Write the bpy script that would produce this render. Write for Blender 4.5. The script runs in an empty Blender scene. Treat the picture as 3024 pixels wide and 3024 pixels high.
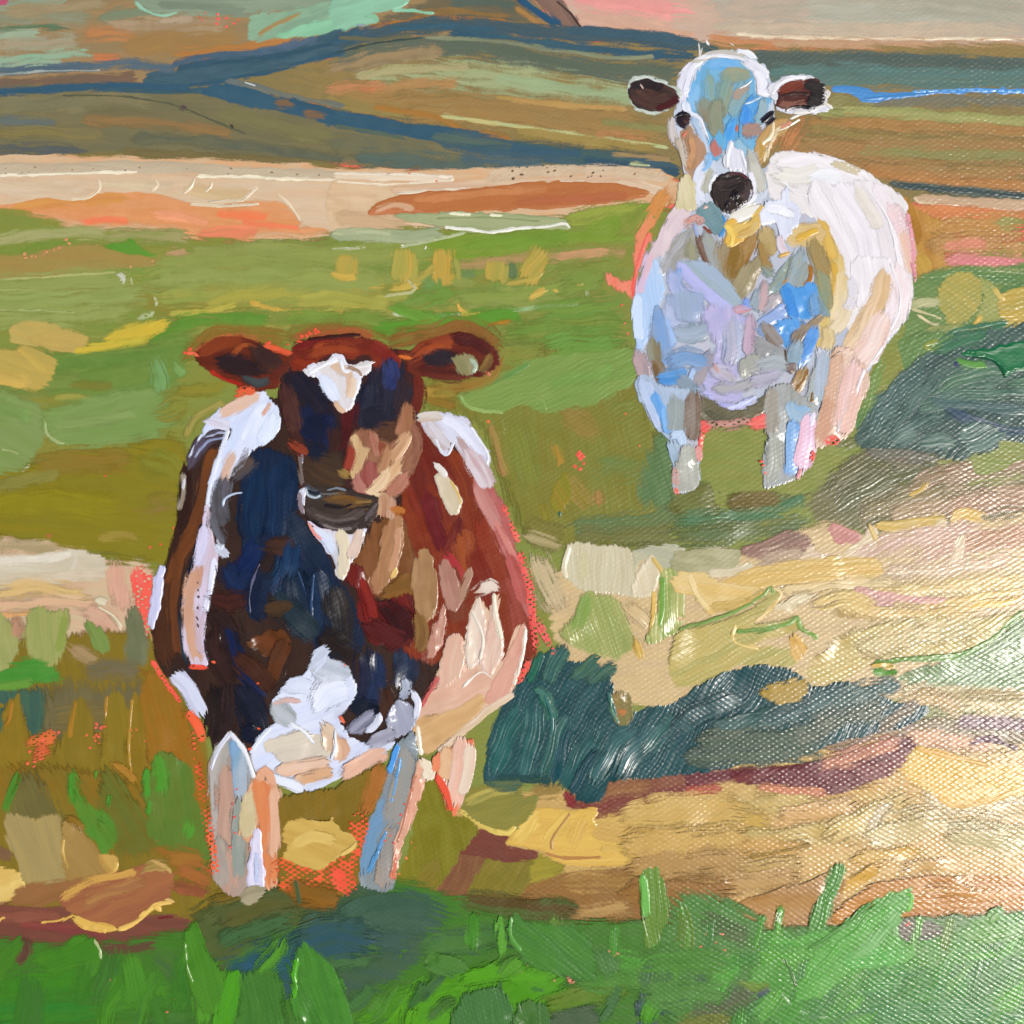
import bpy, math, random
import numpy as np
from mathutils import Vector
from mathutils.geometry import delaunay_2d_cdt

# ------------------------------------------------------------------ camera, sky, sun, exposure
U = 1e-4                      # metres for one photograph pixel (the framed piece of canvas is about 30 cm wide)
HALF = 1512.0
scene = bpy.context.scene
COL = scene.collection

cam_d = bpy.data.cameras.new('camera')
cam = bpy.data.objects.new('camera', cam_d)
COL.objects.link(cam)
CAM_H = 0.42
cam.location = (0.0, 0.0, CAM_H)
cam_d.sensor_fit = 'HORIZONTAL'
cam_d.angle = 2 * math.atan(HALF * U / (CAM_H - 0.0007))
cam_d.clip_start = 0.01
cam_d.clip_end = 500
scene.camera = cam

SUN_AZ = Vector((0.196, -0.082, 0.400)).normalized()   # towards the sun: high, to the right and a little below the picture
elev = math.asin(SUN_AZ.z)
world = bpy.data.worlds.new('World')
scene.world = world
world.use_nodes = True
wn = world.node_tree
bg = wn.nodes['Background']
sky = wn.nodes.new('ShaderNodeTexSky')
sky.sky_type = 'NISHITA'
sky.sun_disc = False
sky.sun_elevation = elev
sky.sun_rotation = math.atan2(SUN_AZ.x, SUN_AZ.y)
wn.links.new(sky.outputs[0], bg.inputs[0])
bg.inputs[1].default_value = 0.06

sun_d = bpy.data.lights.new('sun', 'SUN')
sun_d.energy = 3.0
sun_d.angle = math.radians(7)
sun_d.color = (1.0, 0.95, 0.88)
sun = bpy.data.objects.new('sun', sun_d)
COL.objects.link(sun)
sun.rotation_euler = (-SUN_AZ).to_track_quat('-Z', 'Y').to_euler()
sun.location = SUN_AZ * 3

scene.view_settings.view_transform = 'Standard'
scene.view_settings.look = 'None'
scene.view_settings.gamma = 1
scene.view_settings.exposure = 0.07
scene.view_settings.use_curve_mapping = False
scene.render.engine = 'CYCLES'
scene.cycles.transparent_max_bounces = 64
scene.cycles.max_bounces = 2
scene.cycles.diffuse_bounces = 1
scene.cycles.glossy_bounces = 1

# ------------------------------------------------------------------ materials
class NT:
    def __init__(self, m):
        m.use_nodes = True
        self.t = m.node_tree
        self.t.nodes.clear()
    def n(self, typ, **kw):
        nd = self.t.nodes.new(typ)
        for k, v in kw.items():
            setattr(nd, k, v)
        return nd
    def put(self, sock, v):
        if isinstance(v, bpy.types.NodeSocket):
            self.t.links.new(v, sock)
        else:
            sock.default_value = v
    def m(self, op, a, b=0.0, c=0.0, clamp=False):
        nd = self.n('ShaderNodeMath', operation=op, use_clamp=clamp)
        for s, v in zip(nd.inputs, (a, b, c)):
            self.put(s, v)
        return nd.outputs[0]
    def smooth(self, lo, hi, x):
        nd = self.n('ShaderNodeMapRange', interpolation_type='SMOOTHSTEP')
        for i, v in zip((0, 1, 2), (x, lo, hi)):
            self.put(nd.inputs[i], v)
        return nd.outputs[0]
    def xyz(self, a, b, c):
        nd = self.n('ShaderNodeCombineXYZ')
        for s, v in zip(nd.inputs, (a, b, c)):
            self.put(s, v)
        return nd.outputs[0]
    def noise(self, vec, scale, detail=2.0, rough=0.5):
        nd = self.n('ShaderNodeTexNoise', noise_dimensions='2D')
        self.put(nd.inputs['Vector'], vec)
        nd.inputs['Scale'].default_value = scale
        nd.inputs['Detail'].default_value = detail
        nd.inputs['Roughness'].default_value = rough
        return nd.outputs[0]
    def mixc(self, f, a, b, typ='MIX'):
        nd = self.n('ShaderNodeMix', data_type='RGBA', blend_type=typ)
        self.put(nd.inputs[0], f)
        self.put(nd.inputs[6], a)
        self.put(nd.inputs[7], b)
        return nd.outputs[2]

def weave_height(t, px, py):
    """plain weave: warp over weft over warp, threads a little uneven; px, py in photograph pixels"""
    def sn(a_, ka, b_, kb, ph):
        return t.m('SINE', t.m('ADD', t.m('MULTIPLY', a_, ka), t.m('MULTIPLY_ADD', b_, kb, ph)))
    w1 = sn(px, .013, py, .023, 1.0)
    w2 = sn(px, .021, py, -.011, 0.4)
    x = t.m('MULTIPLY_ADD', w1, 4.5, px)
    y = t.m('MULTIPLY_ADD', w2, 4.5, py)
    u = t.m('MULTIPLY', x, 1 / 12.5)
    v = t.m('MULTIPLY', y, 1 / 7.6)
    p = t.m('MULTIPLY', t.m('SINE', t.m('MULTIPLY', u, math.pi)), t.m('SINE', t.m('MULTIPLY', v, math.pi)))
    wn_ = t.n('ShaderNodeTexWhiteNoise', noise_dimensions='2D')
    t.put(wn_.inputs['Vector'], t.xyz(t.m('FLOOR', u), t.m('FLOOR', v), 0.0))
    k = t.m('MULTIPLY_ADD', wn_.outputs['Value'], 0.95, 0.05)
    return t.m('MULTIPLY_ADD', t.m('MULTIPLY', p, k), 0.5, 0.5), t.m('MULTIPLY_ADD', t.m('ADD', w1, sn(px, .043, py, .037, .7)), 0.12, 0.5)

def geo_px(t):
    g = t.n('ShaderNodeNewGeometry')
    s = t.n('ShaderNodeSeparateXYZ')
    t.put(s.inputs[0], g.outputs['Position'])
    return t.m('MULTIPLY', s.outputs[0], 1 / U), t.m('MULTIPLY', s.outputs[1], 1 / U)

def make_paint():
    m = bpy.data.materials.new('oil_paint')
    t = NT(m)
    def attr(n):
        return t.n('ShaderNodeAttribute', attribute_name=n)
    def sep(n):
        s = t.n('ShaderNodeSeparateXYZ')
        t.put(s.inputs[0], attr(n).outputs['Vector'])
        return s.outputs
    s_, tt, edge = sep('sc')
    soft, weave, seed = sep('pa')
    dry, bris, strk = sep('pb')
    srem = attr('srem').outputs['Fac']
    c1 = attr('col').outputs['Color']
    c2 = attr('col2').outputs['Color']
    px, py = geo_px(t)
    sd = t.m('MULTIPLY', seed, 17.3)
    pos = t.xyz(t.m('MULTIPLY_ADD', seed, 211.0, px), py, 0.0)
    wv, wob = weave_height(t, px, py)
    tw = t.m('ADD', tt, t.m('MULTIPLY', t.m('SUBTRACT', wob, 0.5), 26.0))
    n1 = t.noise(t.xyz(t.m('MULTIPLY', s_, 0.0032), t.m('MULTIPLY_ADD', tw, 0.030, sd), 0.0), 1.0, 2.0, 0.6)
    n2 = t.noise(t.xyz(t.m('MULTIPLY', s_, 0.006), t.m('MULTIPLY_ADD', tw, 0.105, sd), 0.0), 1.0, 1.0, 0.55)
    patch = t.noise(pos, 0.016, 2.0, 0.6)
    # colour: pigment streaks of the second colour dragged along the stroke, unevenly mixed
    f = t.m('MULTIPLY', t.smooth(0.36, 0.66, t.m('ADD', n1, t.m('MULTIPLY', t.m('SUBTRACT', patch, 0.5), 0.35))), strk, clamp=True)
    col = t.mixc(f, c1, c2)
    val = t.m('ADD', 0.90, t.m('ADD', t.m('MULTIPLY', n2, 0.12), t.m('MULTIPLY', patch, 0.10)))
    col = t.mixc(1.0, col, t.xyz(val, val, val), 'MULTIPLY')
    # coverage: bristle-torn edge, dry brush that only catches the high threads, broken tail
    e = t.m('ADD', edge, t.m('MULTIPLY', t.m('SUBTRACT', n2, 0.5), t.m('MULTIPLY_ADD', soft, 1.5, 5.0)))
    e = t.m('ADD', e, t.m('MULTIPLY', t.m('SUBTRACT', patch, 0.5), soft))
    a1 = t.smooth(0.0, soft, e)
    wmix = t.m('ADD', t.m('MULTIPLY_ADD', t.m('SUBTRACT', wv, 0.5), 1.7, 0.5), t.m('MULTIPLY', t.m('SUBTRACT', patch, 0.5), 1.5), clamp=True)
    a2 = t.smooth(t.m('SUBTRACT', dry, 0.05), t.m('ADD', dry, 0.03), t.m('ADD', wmix, 0.07))
    n2c = t.m('MULTIPLY', t.m('SUBTRACT', n2, 0.30), 2.6, clamp=True)
    a3 = t.smooth(-0.12, 0.10, t.m('SUBTRACT', srem, n2c))
    a = t.m('MULTIPLY', a1, t.m('MULTIPLY', a2, a3))
    # coverage is on or off in flecks finer than a bristle, so nothing is half transparent
    wh = t.n('ShaderNodeTexWhiteNoise', noise_dimensions='2D')
    t.put(wh.inputs['Vector'], t.xyz(t.m('FLOOR', t.m('MULTIPLY_ADD', px, 1.0, sd)), t.m('FLOOR', t.m('MULTIPLY_ADD', py, 1.0, sd)), 0.0))
    a = t.m('GREATER_THAN', a, t.m('MULTIPLY_ADD', wh.outputs['Value'], 0.96, 0.02))
    # relief: bristle grooves + the weave showing through thin paint
    hb = t.m('MULTIPLY', bris, t.m('MULTIPLY', n2, 0.85))
    hw = t.m('MULTIPLY', weave, t.m('MULTIPLY', wv, 0.72))
    thick = attr('col').outputs['Alpha']
    e2 = t.m('ADD', edge, t.m('MULTIPLY', t.m('SUBTRACT', n2, 0.5), t.m('MULTIPLY_ADD', soft, 1.5, 5.0)))
    lip = t.m('SUBTRACT', t.smooth(0.0, 9.0, e2), t.m('MULTIPLY', t.smooth(6.0, 22.0, e2), 0.35))
    hl = t.m('MULTIPLY', lip, t.m('MULTIPLY', thick, t.m('DIVIDE', 6.5, t.m('ADD', soft, 3.0))))
    hl = t.m('MULTIPLY', hl, t.m('MULTIPLY', t.m('SUBTRACT', 14.0, soft), 0.12, clamp=True))
    hh = t.m('MULTIPLY', t.m('ADD', hb, t.m('ADD', hw, hl)), U)
    bp = t.n('ShaderNodeBump')
    bp.inputs['Strength'].default_value = 1.0
    bp.inputs['Distance'].default_value = 1.0
    t.put(bp.inputs['Height'], hh)
    b = t.n('ShaderNodeBsdfPrincipled')
    t.put(b.inputs['Base Color'], col)
    t.put(b.inputs['Roughness'], t.m('MULTIPLY_ADD', patch, 0.14, 0.20))
    b.inputs['Specular IOR Level'].default_value = 0.4
    t.put(b.inputs['Normal'], bp.outputs[0])
    tr = t.n('ShaderNodeBsdfTransparent')
    mx = t.n('ShaderNodeMixShader')
    t.put(mx.inputs[0], a)
    t.put(mx.inputs[1], tr.outputs[0])
    t.put(mx.inputs[2], b.outputs[0])
    o = t.n('ShaderNodeOutputMaterial')
    t.put(o.inputs[0], mx.outputs[0])
    return m

TINT = None          # while set: (colour, share, test) mixed into every paint the test picks
def lin(h):
    h = h.lstrip('#')
    v = [int(h[i:i + 2], 16) for i in (0, 2, 4)]
    if TINT and TINT[2](*v):
        v = [x * (1 - TINT[1]) + y * TINT[1] for x, y in zip(v, TINT[0])]
    r = []
    for x in v:
        c = x / 255
        r.append(c / 12.92 if c <= 0.04045 else ((c + 0.055) / 1.055) ** 2.4)
    return np.array(r)

PAINT = make_paint()

def make_canvas_mat(h, weave):
    m = bpy.data.materials.new('canvas_ground')
    t = NT(m)
    px, py = geo_px(t)
    wv, _ = weave_height(t, px, py)
    nz = t.noise(t.xyz(px, py, 0.0), 0.01, 4.0)
    c = lin(h)
    b = t.n('ShaderNodeBsdfPrincipled')
    t.put(b.inputs['Base Color'], t.mixc(nz, tuple(c * 0.85) + (1,), tuple(np.minimum(c * 1.1, 0.9)) + (1,)))
    b.inputs['Roughness'].default_value = 0.55
    bp = t.n('ShaderNodeBump')
    bp.inputs['Distance'].default_value = 1.0
    t.put(bp.inputs['Height'], t.m('MULTIPLY', wv, weave * U))
    t.put(b.inputs['Normal'], bp.outputs[0])
    o = t.n('ShaderNodeOutputMaterial')
    t.put(o.inputs[0], b.outputs[0])
    return m

def make_wood(h, name):
    m = bpy.data.materials.new(name)
    t = NT(m)
    tc = t.n('ShaderNodeTexCoord')
    mp = t.n('ShaderNodeMapping')
    mp.inputs['Scale'].default_value = (3, 40, 40)
    t.put(mp.inputs[0], tc.outputs['Object'])
    nz = t.noise(mp.outputs[0], 1.0, 5.0, 0.6)
    c = lin(h)
    b = t.n('ShaderNodeBsdfPrincipled')
    t.put(b.inputs['Base Color'], t.mixc(nz, tuple(c * 0.6) + (1,), tuple(c * 1.25) + (1,)))
    b.inputs['Roughness'].default_value = 0.5
    o = t.n('ShaderNodeOutputMaterial')
    t.put(o.inputs[0], b.outputs[0])
    return m

# ------------------------------------------------------------------ painting tools
FR = {'F': (0, 0, 1932 / 3024)}
for i, x in enumerate((0, 1000, 2024)):
    for j, y in enumerate((0, 1000, 2024)):
        FR['A%d%d' % (i, j)] = (x, y, 1.932)
FR['B1'] = (540, 940, 1.932)
FR['B2'] = (400, 1600, 1.61)
FR['W1'] = (1800, 100, 2.76)
FR['W2'] = (1800, 600, 1932 / 950)
CUR = FR['F']
WIDE = 1.0
SOFTK = 1.9
BRK = 1.0
TAILK = 1.0
LONG = 0.0
rng = np.random.default_rng(7)

def at(k):
    global CUR
    CUR = FR[k]

def X(k, s):
    x0, y0, sc = FR[k]
    v = np.array([float(q) for q in s.replace(',', ' ').split()]).reshape(-1, 2)
    return v / sc + (x0, y0)

def pp(s):
    if isinstance(s, str):
        x0, y0, sc = CUR
        v = np.array([float(q) for q in s.replace(',', ' ').split()]).reshape(-1, 2)
        return v / sc + (x0, y0)
    return np.asarray(s, float)

def sc_len(w):
    return w / CUR[2]

def catmull(p, step, closed):
    n = len(p)
    if n < 2:
        return p
    out = []
    rngi = range(n if closed else n - 1)
    for i in rngi:
        if closed:
            a, b, c, d = p[(i - 1) % n], p[i], p[(i + 1) % n], p[(i + 2) % n]
        else:
            b, c = p[i], p[i + 1]
            a = p[i - 1] if i > 0 else 2 * b - c
            d = p[i + 2] if i + 2 < n else 2 * c - b
        L = np.linalg.norm(c - b)
        k = max(1, int(round(L / step)))
        # keep tangents no longer than the span so that long next to short spans do not loop
        m1 = (c - a) * 0.5
        m2 = (d - b) * 0.5
        for m in (m1, m2):
            l = np.linalg.norm(m)
            if l > L > 0:
                m *= L / l
        for j in range(k):
            u = j / k
            h00 = 2 * u**3 - 3 * u**2 + 1; h10 = u**3 - 2 * u**2 + u
            h01 = -2 * u**3 + 3 * u**2; h11 = u**3 - u**2
            out.append(h00 * b + h10 * m1 + h01 * c + h11 * m2)
    if not closed:
        out.append(p[-1])
    return np.array(out)

CELL = 10.0
ORG = -300.0
NG = 364
HM = np.zeros((NG, NG))
DZ = 0.013

def inside(poly, q):
    x, y = q[:, 0][:, None], q[:, 1][:, None]
    x1, y1 = poly[:, 0][None], poly[:, 1][None]
    x2, y2 = np.roll(poly[:, 0], -1)[None], np.roll(poly[:, 1], -1)[None]
    cond = (y1 > y) != (y2 > y)
    with np.errstate(divide='ignore', invalid='ignore'):
        xi = (x2 - x1) * (y - y1) / (y2 - y1) + x1
    return (np.sum(cond & (x < xi), axis=1) % 2) == 1

def edge_dist(poly, q):
    a = poly[None]; b = np.roll(poly, -1, axis=0)[None]
    ab = b - a
    L = np.maximum((ab ** 2).sum(-1), 1e-9)
    u = np.clip(((q[:, None] - a) * ab).sum(-1) / L, 0, 1)
    d = q[:, None] - (a + u[..., None] * ab)
    return np.sqrt((d ** 2).sum(-1).min(1))

HS = 0.045

def maxf(A, r):
    for ax in (0, 1):
        P_ = A
        B = A.copy()
        n = A.shape[ax]
        for d in range(1, r + 1):
            if d >= n:
                break
            if ax == 0:
                B[d:] = np.maximum(B[d:], P_[:-d]); B[:-d] = np.maximum(B[:-d], P_[d:])
            else:
                B[:, d:] = np.maximum(B[:, d:], P_[:, :-d]); B[:, :-d] = np.maximum(B[:, :-d], P_[:, d:])
        A = B
    return A

def layer(poly, h, verts, R):
    """drape a patch over the paint below: base height for each vertex; the height map then holds the new top"""
    r = int(math.ceil(R / CELL))
    lo = np.clip(np.floor((poly.min(0) - ORG) / CELL).astype(int) - r - 1, 0, NG - 2)
    hi = np.clip(np.ceil((poly.max(0) - ORG) / CELL).astype(int) + r + 1, lo + 2, NG)
    W = maxf(HM[lo[1]:hi[1], lo[0]:hi[0]], r)
    vx = np.clip(((verts[:, 0] - ORG) / CELL).astype(int) - lo[0], 0, W.shape[1] - 1)
    vy = np.clip(((verts[:, 1] - ORG) / CELL).astype(int) - lo[1], 0, W.shape[0] - 1)
    z = W[vy, vx] + DZ
    gx, gy = np.meshgrid(np.arange(lo[0], hi[0]), np.arange(lo[1], hi[1]))
    q = np.stack([(gx.ravel() + .5) * CELL + ORG, (gy.ravel() + .5) * CELL + ORG], 1)
    msk = inside(poly, q).reshape(W.shape)
    msk[vy, vx] = True
    sub = HM[lo[1]:hi[1], lo[0]:hi[0]]
    sub[msk] = np.maximum(sub[msk], W[msk] + DZ + h * HS * 1.35)
    return z

def vary(c, k):
    return np.clip(c * k, 0.002, 0.92)

def attrs(n, c1, c2, s, t, e, soft, weave, dry, br, st, srem, thick):
    seed = float(rng.uniform(0, 50))
    c1 = np.broadcast_to(c1, (n, 3)); c2 = np.broadcast_to(c2, (n, 3))
    return dict(col=np.hstack([c1, np.full((n, 1), thick)]), col2=np.hstack([c2, np.ones((n, 1))]),
                sc=np.stack([s, t, e], 1), pa=np.tile([max(soft, 1.2), weave, seed], (n, 1)),
                pb=np.tile([dry, br * BRK, st], (n, 1)), srem=np.broadcast_to(srem, (n,)).astype(float))

def color2(c, c2):
    if c2 is None:
        return vary(c, rng.choice([0.84, 0.9, 1.1, 1.16]))
    return lin(c2)

def g_patch(col, poly, ang=0, c2=None, soft=4, weave=.5, h=.6, br=.5, st=.6, dry=0, jag=2.5, smooth=True, grow=0):
    poly = pp(poly)
    soft = soft * SOFTK if soft > 3.5 else soft
    per = np.linalg.norm(np.roll(poly, -1, 0) - poly, axis=1).sum()
    step = max(9.0, min(40.0, per / 70))
    if smooth:
        poly = catmull(poly, step, True)
    else:
        out = []
        for i in range(len(poly)):
            a, b = poly[i], poly[(i + 1) % len(poly)]
            k = max(1, int(np.linalg.norm(b - a) / step))
            for j in range(k):
                out.append(a + (b - a) * j / k)
        poly = np.array(out)
    n = len(poly)
    ph = rng.uniform(0, 6.28, 6)
    par = np.arange(n) * step
    wob = sum(np.sin(par * f + ph[i]) for i, f in enumerate((0.02, 0.047, 0.11, 0.19))) / 2.0
    tang = np.roll(poly, -1, 0) - np.roll(poly, 1, 0)
    nrm = np.stack([-tang[:, 1], tang[:, 0]], 1) / np.maximum(np.linalg.norm(tang, axis=1), 1e-6)[:, None]
    sg = np.sign(np.sum(poly[:, 0] * np.roll(poly[:, 1], -1) - poly[:, 1] * np.roll(poly[:, 0], -1)))
    poly = poly - nrm * sg * (soft * .42 + 1.2 + grow)
    poly = poly + nrm * (wob * jag + rng.uniform(-1, 1, n) * jag * .6)[:, None]
    area = abs(np.sum(poly[:, 0] * np.roll(poly[:, 1], -1) - poly[:, 1] * np.roll(poly[:, 0], -1))) / 2
    g = max(9.0, math.sqrt(area / 90.0))
    lo, hi = poly.min(0), poly.max(0)
    gx, gy = np.meshgrid(np.arange(lo[0] + g / 2, hi[0], g), np.arange(lo[1] + g / 2, hi[1], g))
    q = np.stack([gx.ravel(), gy.ravel()], 1) + rng.uniform(-.25, .25, (gx.size, 2)) * g
    if len(q):
        q = q[inside(poly, q)]
    if len(q):
        q = q[edge_dist(poly, q) > g * .35]
    # a ring just inside the edge so that the lip of the paint is crisp
    ins = max(6.0, min(soft * 1.4, 60))
    ring = poly + nrm * 0
    cen = poly.mean(0)
    sgn = np.sign(np.sum(poly[:, 0] * np.roll(poly[:, 1], -1) - poly[:, 1] * np.roll(poly[:, 0], -1)))
    ring = poly + nrm * sgn * ins
    ring = ring[inside(poly, ring)]
    if len(ring):
        ring = ring[edge_dist(poly, ring) > ins * .6]
        if len(q) and len(ring):
            d = np.sqrt(((q[:, None] - ring[None]) ** 2).sum(-1)).min(1)
            q = q[d > g * .3]
    allp = np.vstack([poly] + ([ring] if len(ring) else []) + ([q] if len(q) else []))
    vv, ee, ff, ov, oe, of = delaunay_2d_cdt([Vector(p) for p in allp], [], [list(range(n))], 1, 1e-4)
    v = np.array([[a.x, a.y] for a in vv])
    f = [list(x) for x in ff]
    e = edge_dist(poly, v)
    a = math.radians(ang)
    s = v[:, 0] * math.cos(a) + v[:, 1] * math.sin(a)
    t = -v[:, 0] * math.sin(a) + v[:, 1] * math.cos(a)
    base = layer(poly, h, v, g * 1.6)
    h0 = h; h = h * HS
    k = np.clip(e / max(7.0, soft), 0, 1); k = k * k * (3 - 2 * k)
    lip = np.exp(-((e - 8) / 6.0) ** 2) * .35
    z = base + h * (k * (.8 + .2 * np.sin(t * .15 + ph[5])) + lip * k)
    c = lin(col)
    at_ = attrs(len(v), c, color2(c, c2), s, t, e, soft, weave, dry, br, st, 10.0, h0)
    return np.column_stack([v, z]), f, at_

def g_stroke(col, w, path, c2=None, cend=None, soft=4, weave=.35, h=.9, br=.8, st=.7, dry=0, jag=2.0,
             tail=0, ends=(.55, .45), rag=.25, px=False):
    path = pp(path)
    if not px:
        w = sc_len(w)
        if w > 14:
            w *= WIDE
    if len(path) == 1:
        path = np.array([path[0] - (w * .3, 0), path[0] + (w * .3, 0)])
    soft = min(soft * SOFTK if soft > 3.5 else soft, w * .62)
    if tail == 0 and w > 16 and soft > 3.5:
        tail = min(.3 * np.linalg.norm(np.diff(path, axis=0), axis=1).sum(), 1.1 * w) * TAILK * (1 if px else CUR[2])
    w = w + soft * .85 + 2.4
    d0 = path[0] - path[1]; d1 = path[-1] - path[-2]
    path = path.copy()
    path[0] = path[0] + d0 / max(np.linalg.norm(d0), 1e-6) * (soft * .4 + w * LONG)
    path[-1] = path[-1] + d1 / max(np.linalg.norm(d1), 1e-6) * (soft * .4 + w * LONG)
    step = max(7.0, min(w * .45, 30.0))
    p = catmull(path, step, False)
    L = np.concatenate([[0], np.cumsum(np.linalg.norm(np.diff(p, axis=0), axis=1))])
    tot = L[-1]
    n = len(p)
    if n < 4:
        u = np.linspace(0, tot, 5)
        p = np.stack([np.interp(u, L, p[:, 0]), np.interp(u, L, p[:, 1])], 1)
        L = u; n = 5
    tg = np.gradient(p, axis=0)
    tg /= np.maximum(np.linalg.norm(tg, axis=1), 1e-6)[:, None]
    nr = np.stack([-tg[:, 1], tg[:, 0]], 1)
    lanes = np.array([-1, -.78, -.42, 0, .42, .78, 1.0]) if w > 16 else np.array([-1, -.55, 0, .55, 1.0])
    m = len(lanes)
    rl = max(w * .55, 4)
    prof = np.minimum(np.clip(L / rl, 0, 1) ** .5 * (1 - ends[0]) + ends[0],
                      np.clip((tot - L) / rl, 0, 1) ** .5 * (1 - ends[1]) + ends[1])
    ph = rng.uniform(0, 6.28, 8)
    hw = w / 2
    jl = (np.sin(L * .045 + ph[0]) + np.sin(L * .11 + ph[1])) * jag * .5 + rng.uniform(-1, 1, n) * jag * .5
    jr = (np.sin(L * .05 + ph[2]) + np.sin(L * .13 + ph[3])) * jag * .5 + rng.uniform(-1, 1, n) * jag * .5
    r0 = rng.uniform(-1, .4, m) * w * rag - (lanes ** 2) * -w * .10
    r1 = rng.uniform(-.4, 1, m) * w * rag - (lanes ** 2) * w * .10
    k0 = np.clip(1 - L / (w * .6 + 1), 0, 1); k1 = np.clip(1 - (tot - L) / (w * .6 + 1), 0, 1)
    lh = rng.uniform(.65, 1.2, m)
    V = np.zeros((n, m, 3)); E = np.zeros((n, m)); T = np.zeros((n, m)); S = np.zeros((n, m))
    for j, l in enumerate(lanes):
        off = l * hw * prof
        if j == 0: off = off + jl
        if j == m - 1: off = off + jr
        along = r0[j] * k0 + r1[j] * k1
        V[:, j, :2] = p + nr * off[:, None] + tg * along[:, None]
        ed = np.minimum((1 - abs(l)) * hw * prof, np.minimum(L + 0, tot - L) + (0 if True else 0))
        E[:, j] = np.maximum(ed, 0)
        T[:, j] = l * hw
        S[:, j] = L + along
    outline = np.vstack([V[:, 0, :2], V[-1:, :, :2][0], V[::-1, -1, :2], V[:1, ::-1, :2][0]])
    base = layer(outline, h, V[:, :, :2].reshape(-1, 2), max(step * 1.2, w * .25)).reshape(n, m)
    h0 = h; h = h * HS
    for j, l in enumerate(lanes):
        k = np.clip(E[:, j] / max(3.0, min(8.0, hw * .3), soft), 0, 1); k = k * k * (3 - 2 * k)
        ridge = .3 if .6 < abs(l) < .9 else 0
        V[:, j, 2] = base[:, j] + h * k * (lh[j] * .85 + ridge)
    c = lin(col)
    c2v = color2(c, c2)
    N = n * m
    if cend is not None:
        u = np.repeat(np.clip(L / tot, 0, 1), m)[:, None]
        u = u * u * (3 - 2 * u)
        cc = c[None] * (1 - u) + lin(cend)[None] * u
        if c2 is None:
            c2v = cc * rng.choice([.88, 1.12])
    else:
        cc = c
    tl = sc_len(tail) if not px else tail
    sr = (tot - S.ravel()) / tl if tail > 0 else np.full(N, 10.0)
    idx = np.arange(N).reshape(n, m)
    f = np.stack([idx[:-1, :-1], idx[1:, :-1], idx[1:, 1:], idx[:-1, 1:]], -1).reshape(-1, 4).tolist()
    at_ = attrs(N, cc, c2v, S.ravel(), T.ravel(), E.ravel(), soft, weave, dry, br, st, sr, h0)
    return V.reshape(-1, 3), f, at_

# ------------------------------------------------------------------ objects
WORLD = {}
Z0 = 0.0           # canvas surface
def new_mesh_obj(name, geoms, parent=None, mat=None):
    off = 0; vs = []; fs = []; ats = {}
    for v, f, a in geoms:
        vs.append(v); fs += [[i + off for i in q] for q in f]; off += len(v)
        for k in a: ats.setdefault(k, []).append(a[k])
    v = np.vstack(vs)
    w = np.column_stack([(v[:, 0] - HALF) * U, -(v[:, 1] - HALF) * U, v[:, 2] * U + Z0])
    # image y points down: flip the winding so that faces look up
    c = np.array([(w[:, 0].min() + w[:, 0].max()) / 2, (w[:, 1].min() + w[:, 1].max()) / 2, w[:, 2].min()])
    me = bpy.data.meshes.new(name)
    me.from_pydata((w - c).tolist(), [], [q[::-1] for q in fs])
    for k, l in ats.items():
        d = np.concatenate(l)
        if k in ('col', 'col2'):
            at_ = me.attributes.new(k, 'FLOAT_COLOR', 'POINT'); at_.data.foreach_set('color', d.ravel())
        elif k == 'srem':
            at_ = me.attributes.new(k, 'FLOAT', 'POINT'); at_.data.foreach_set('value', d.ravel())
        else:
            at_ = me.attributes.new(k, 'FLOAT_VECTOR', 'POINT'); at_.data.foreach_set('vector', d.ravel())
    me.materials.append(mat or PAINT)
    me.polygons.foreach_set('use_smooth', [True] * len(me.polygons))
    o = bpy.data.objects.new(name, me)
    COL.objects.link(o)
    WORLD[o.name] = c
    if parent is not None:
        o.parent = parent
        o.location = c - WORLD[parent.name]
    else:
        o.location = c
    return o

STATE = dict(thing=None, part=None, want=None, tags=None)
def _tags(o, d):
    for k, v in d.items():
        if v is not None: o[k] = v

def structure(name, label):
    """a piece of the painted setting: the next patch becomes its mesh, later strokes lie on it"""
    STATE.update(thing=None, part=None, want=name, tags=dict(label=label, kind='structure'), top=True)

def single(name, label, cat, group=None):
    STATE.update(thing=None, part=None, want=name, tags=dict(label=label, category=cat, group=group), top=True)

def thing(name, label, cat, base, group=None):
    o = bpy.data.objects.new(name, None)
    o.empty_display_size = .01
    COL.objects.link(o)
    b = pp(base)[0]
    c = np.array([(b[0] - HALF) * U, -(b[1] - HALF) * U, Z0])
    o.location = c
    WORLD[o.name] = c
    _tags(o, dict(label=label, category=cat, group=group))
    STATE.update(thing=o, part=None, want=None, tags=None, top=False)
    return o

def part(name, label=None):
    STATE.update(part=None, want=name, tags=dict(label=label), top=False)

def back_to(o):
    STATE.update(part=o, want=None)

def emit(geom, name='brush_stroke', stuff=False):
    if STATE['want']:
        o = new_mesh_obj(STATE['want'], [geom] if not isinstance(geom, list) else geom, None if STATE['top'] else STATE['thing'])
        _tags(o, STATE['tags'])
        STATE['part'] = o
        STATE['want'] = None
        return o
    par = STATE['part'] if STATE['part'] is not None else STATE['thing']
    o = new_mesh_obj(name, geom if isinstance(geom, list) else [geom], par)
    if stuff: o['kind'] = 'stuff'
    return o

def P(col, poly, ang=0, name='brush_stroke', **k):
    return emit(g_patch(col, poly, ang, **k), name)
def S(col, w, path, name='brush_stroke', **k):
    return emit(g_stroke(col, w, path, **k), name)

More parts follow.
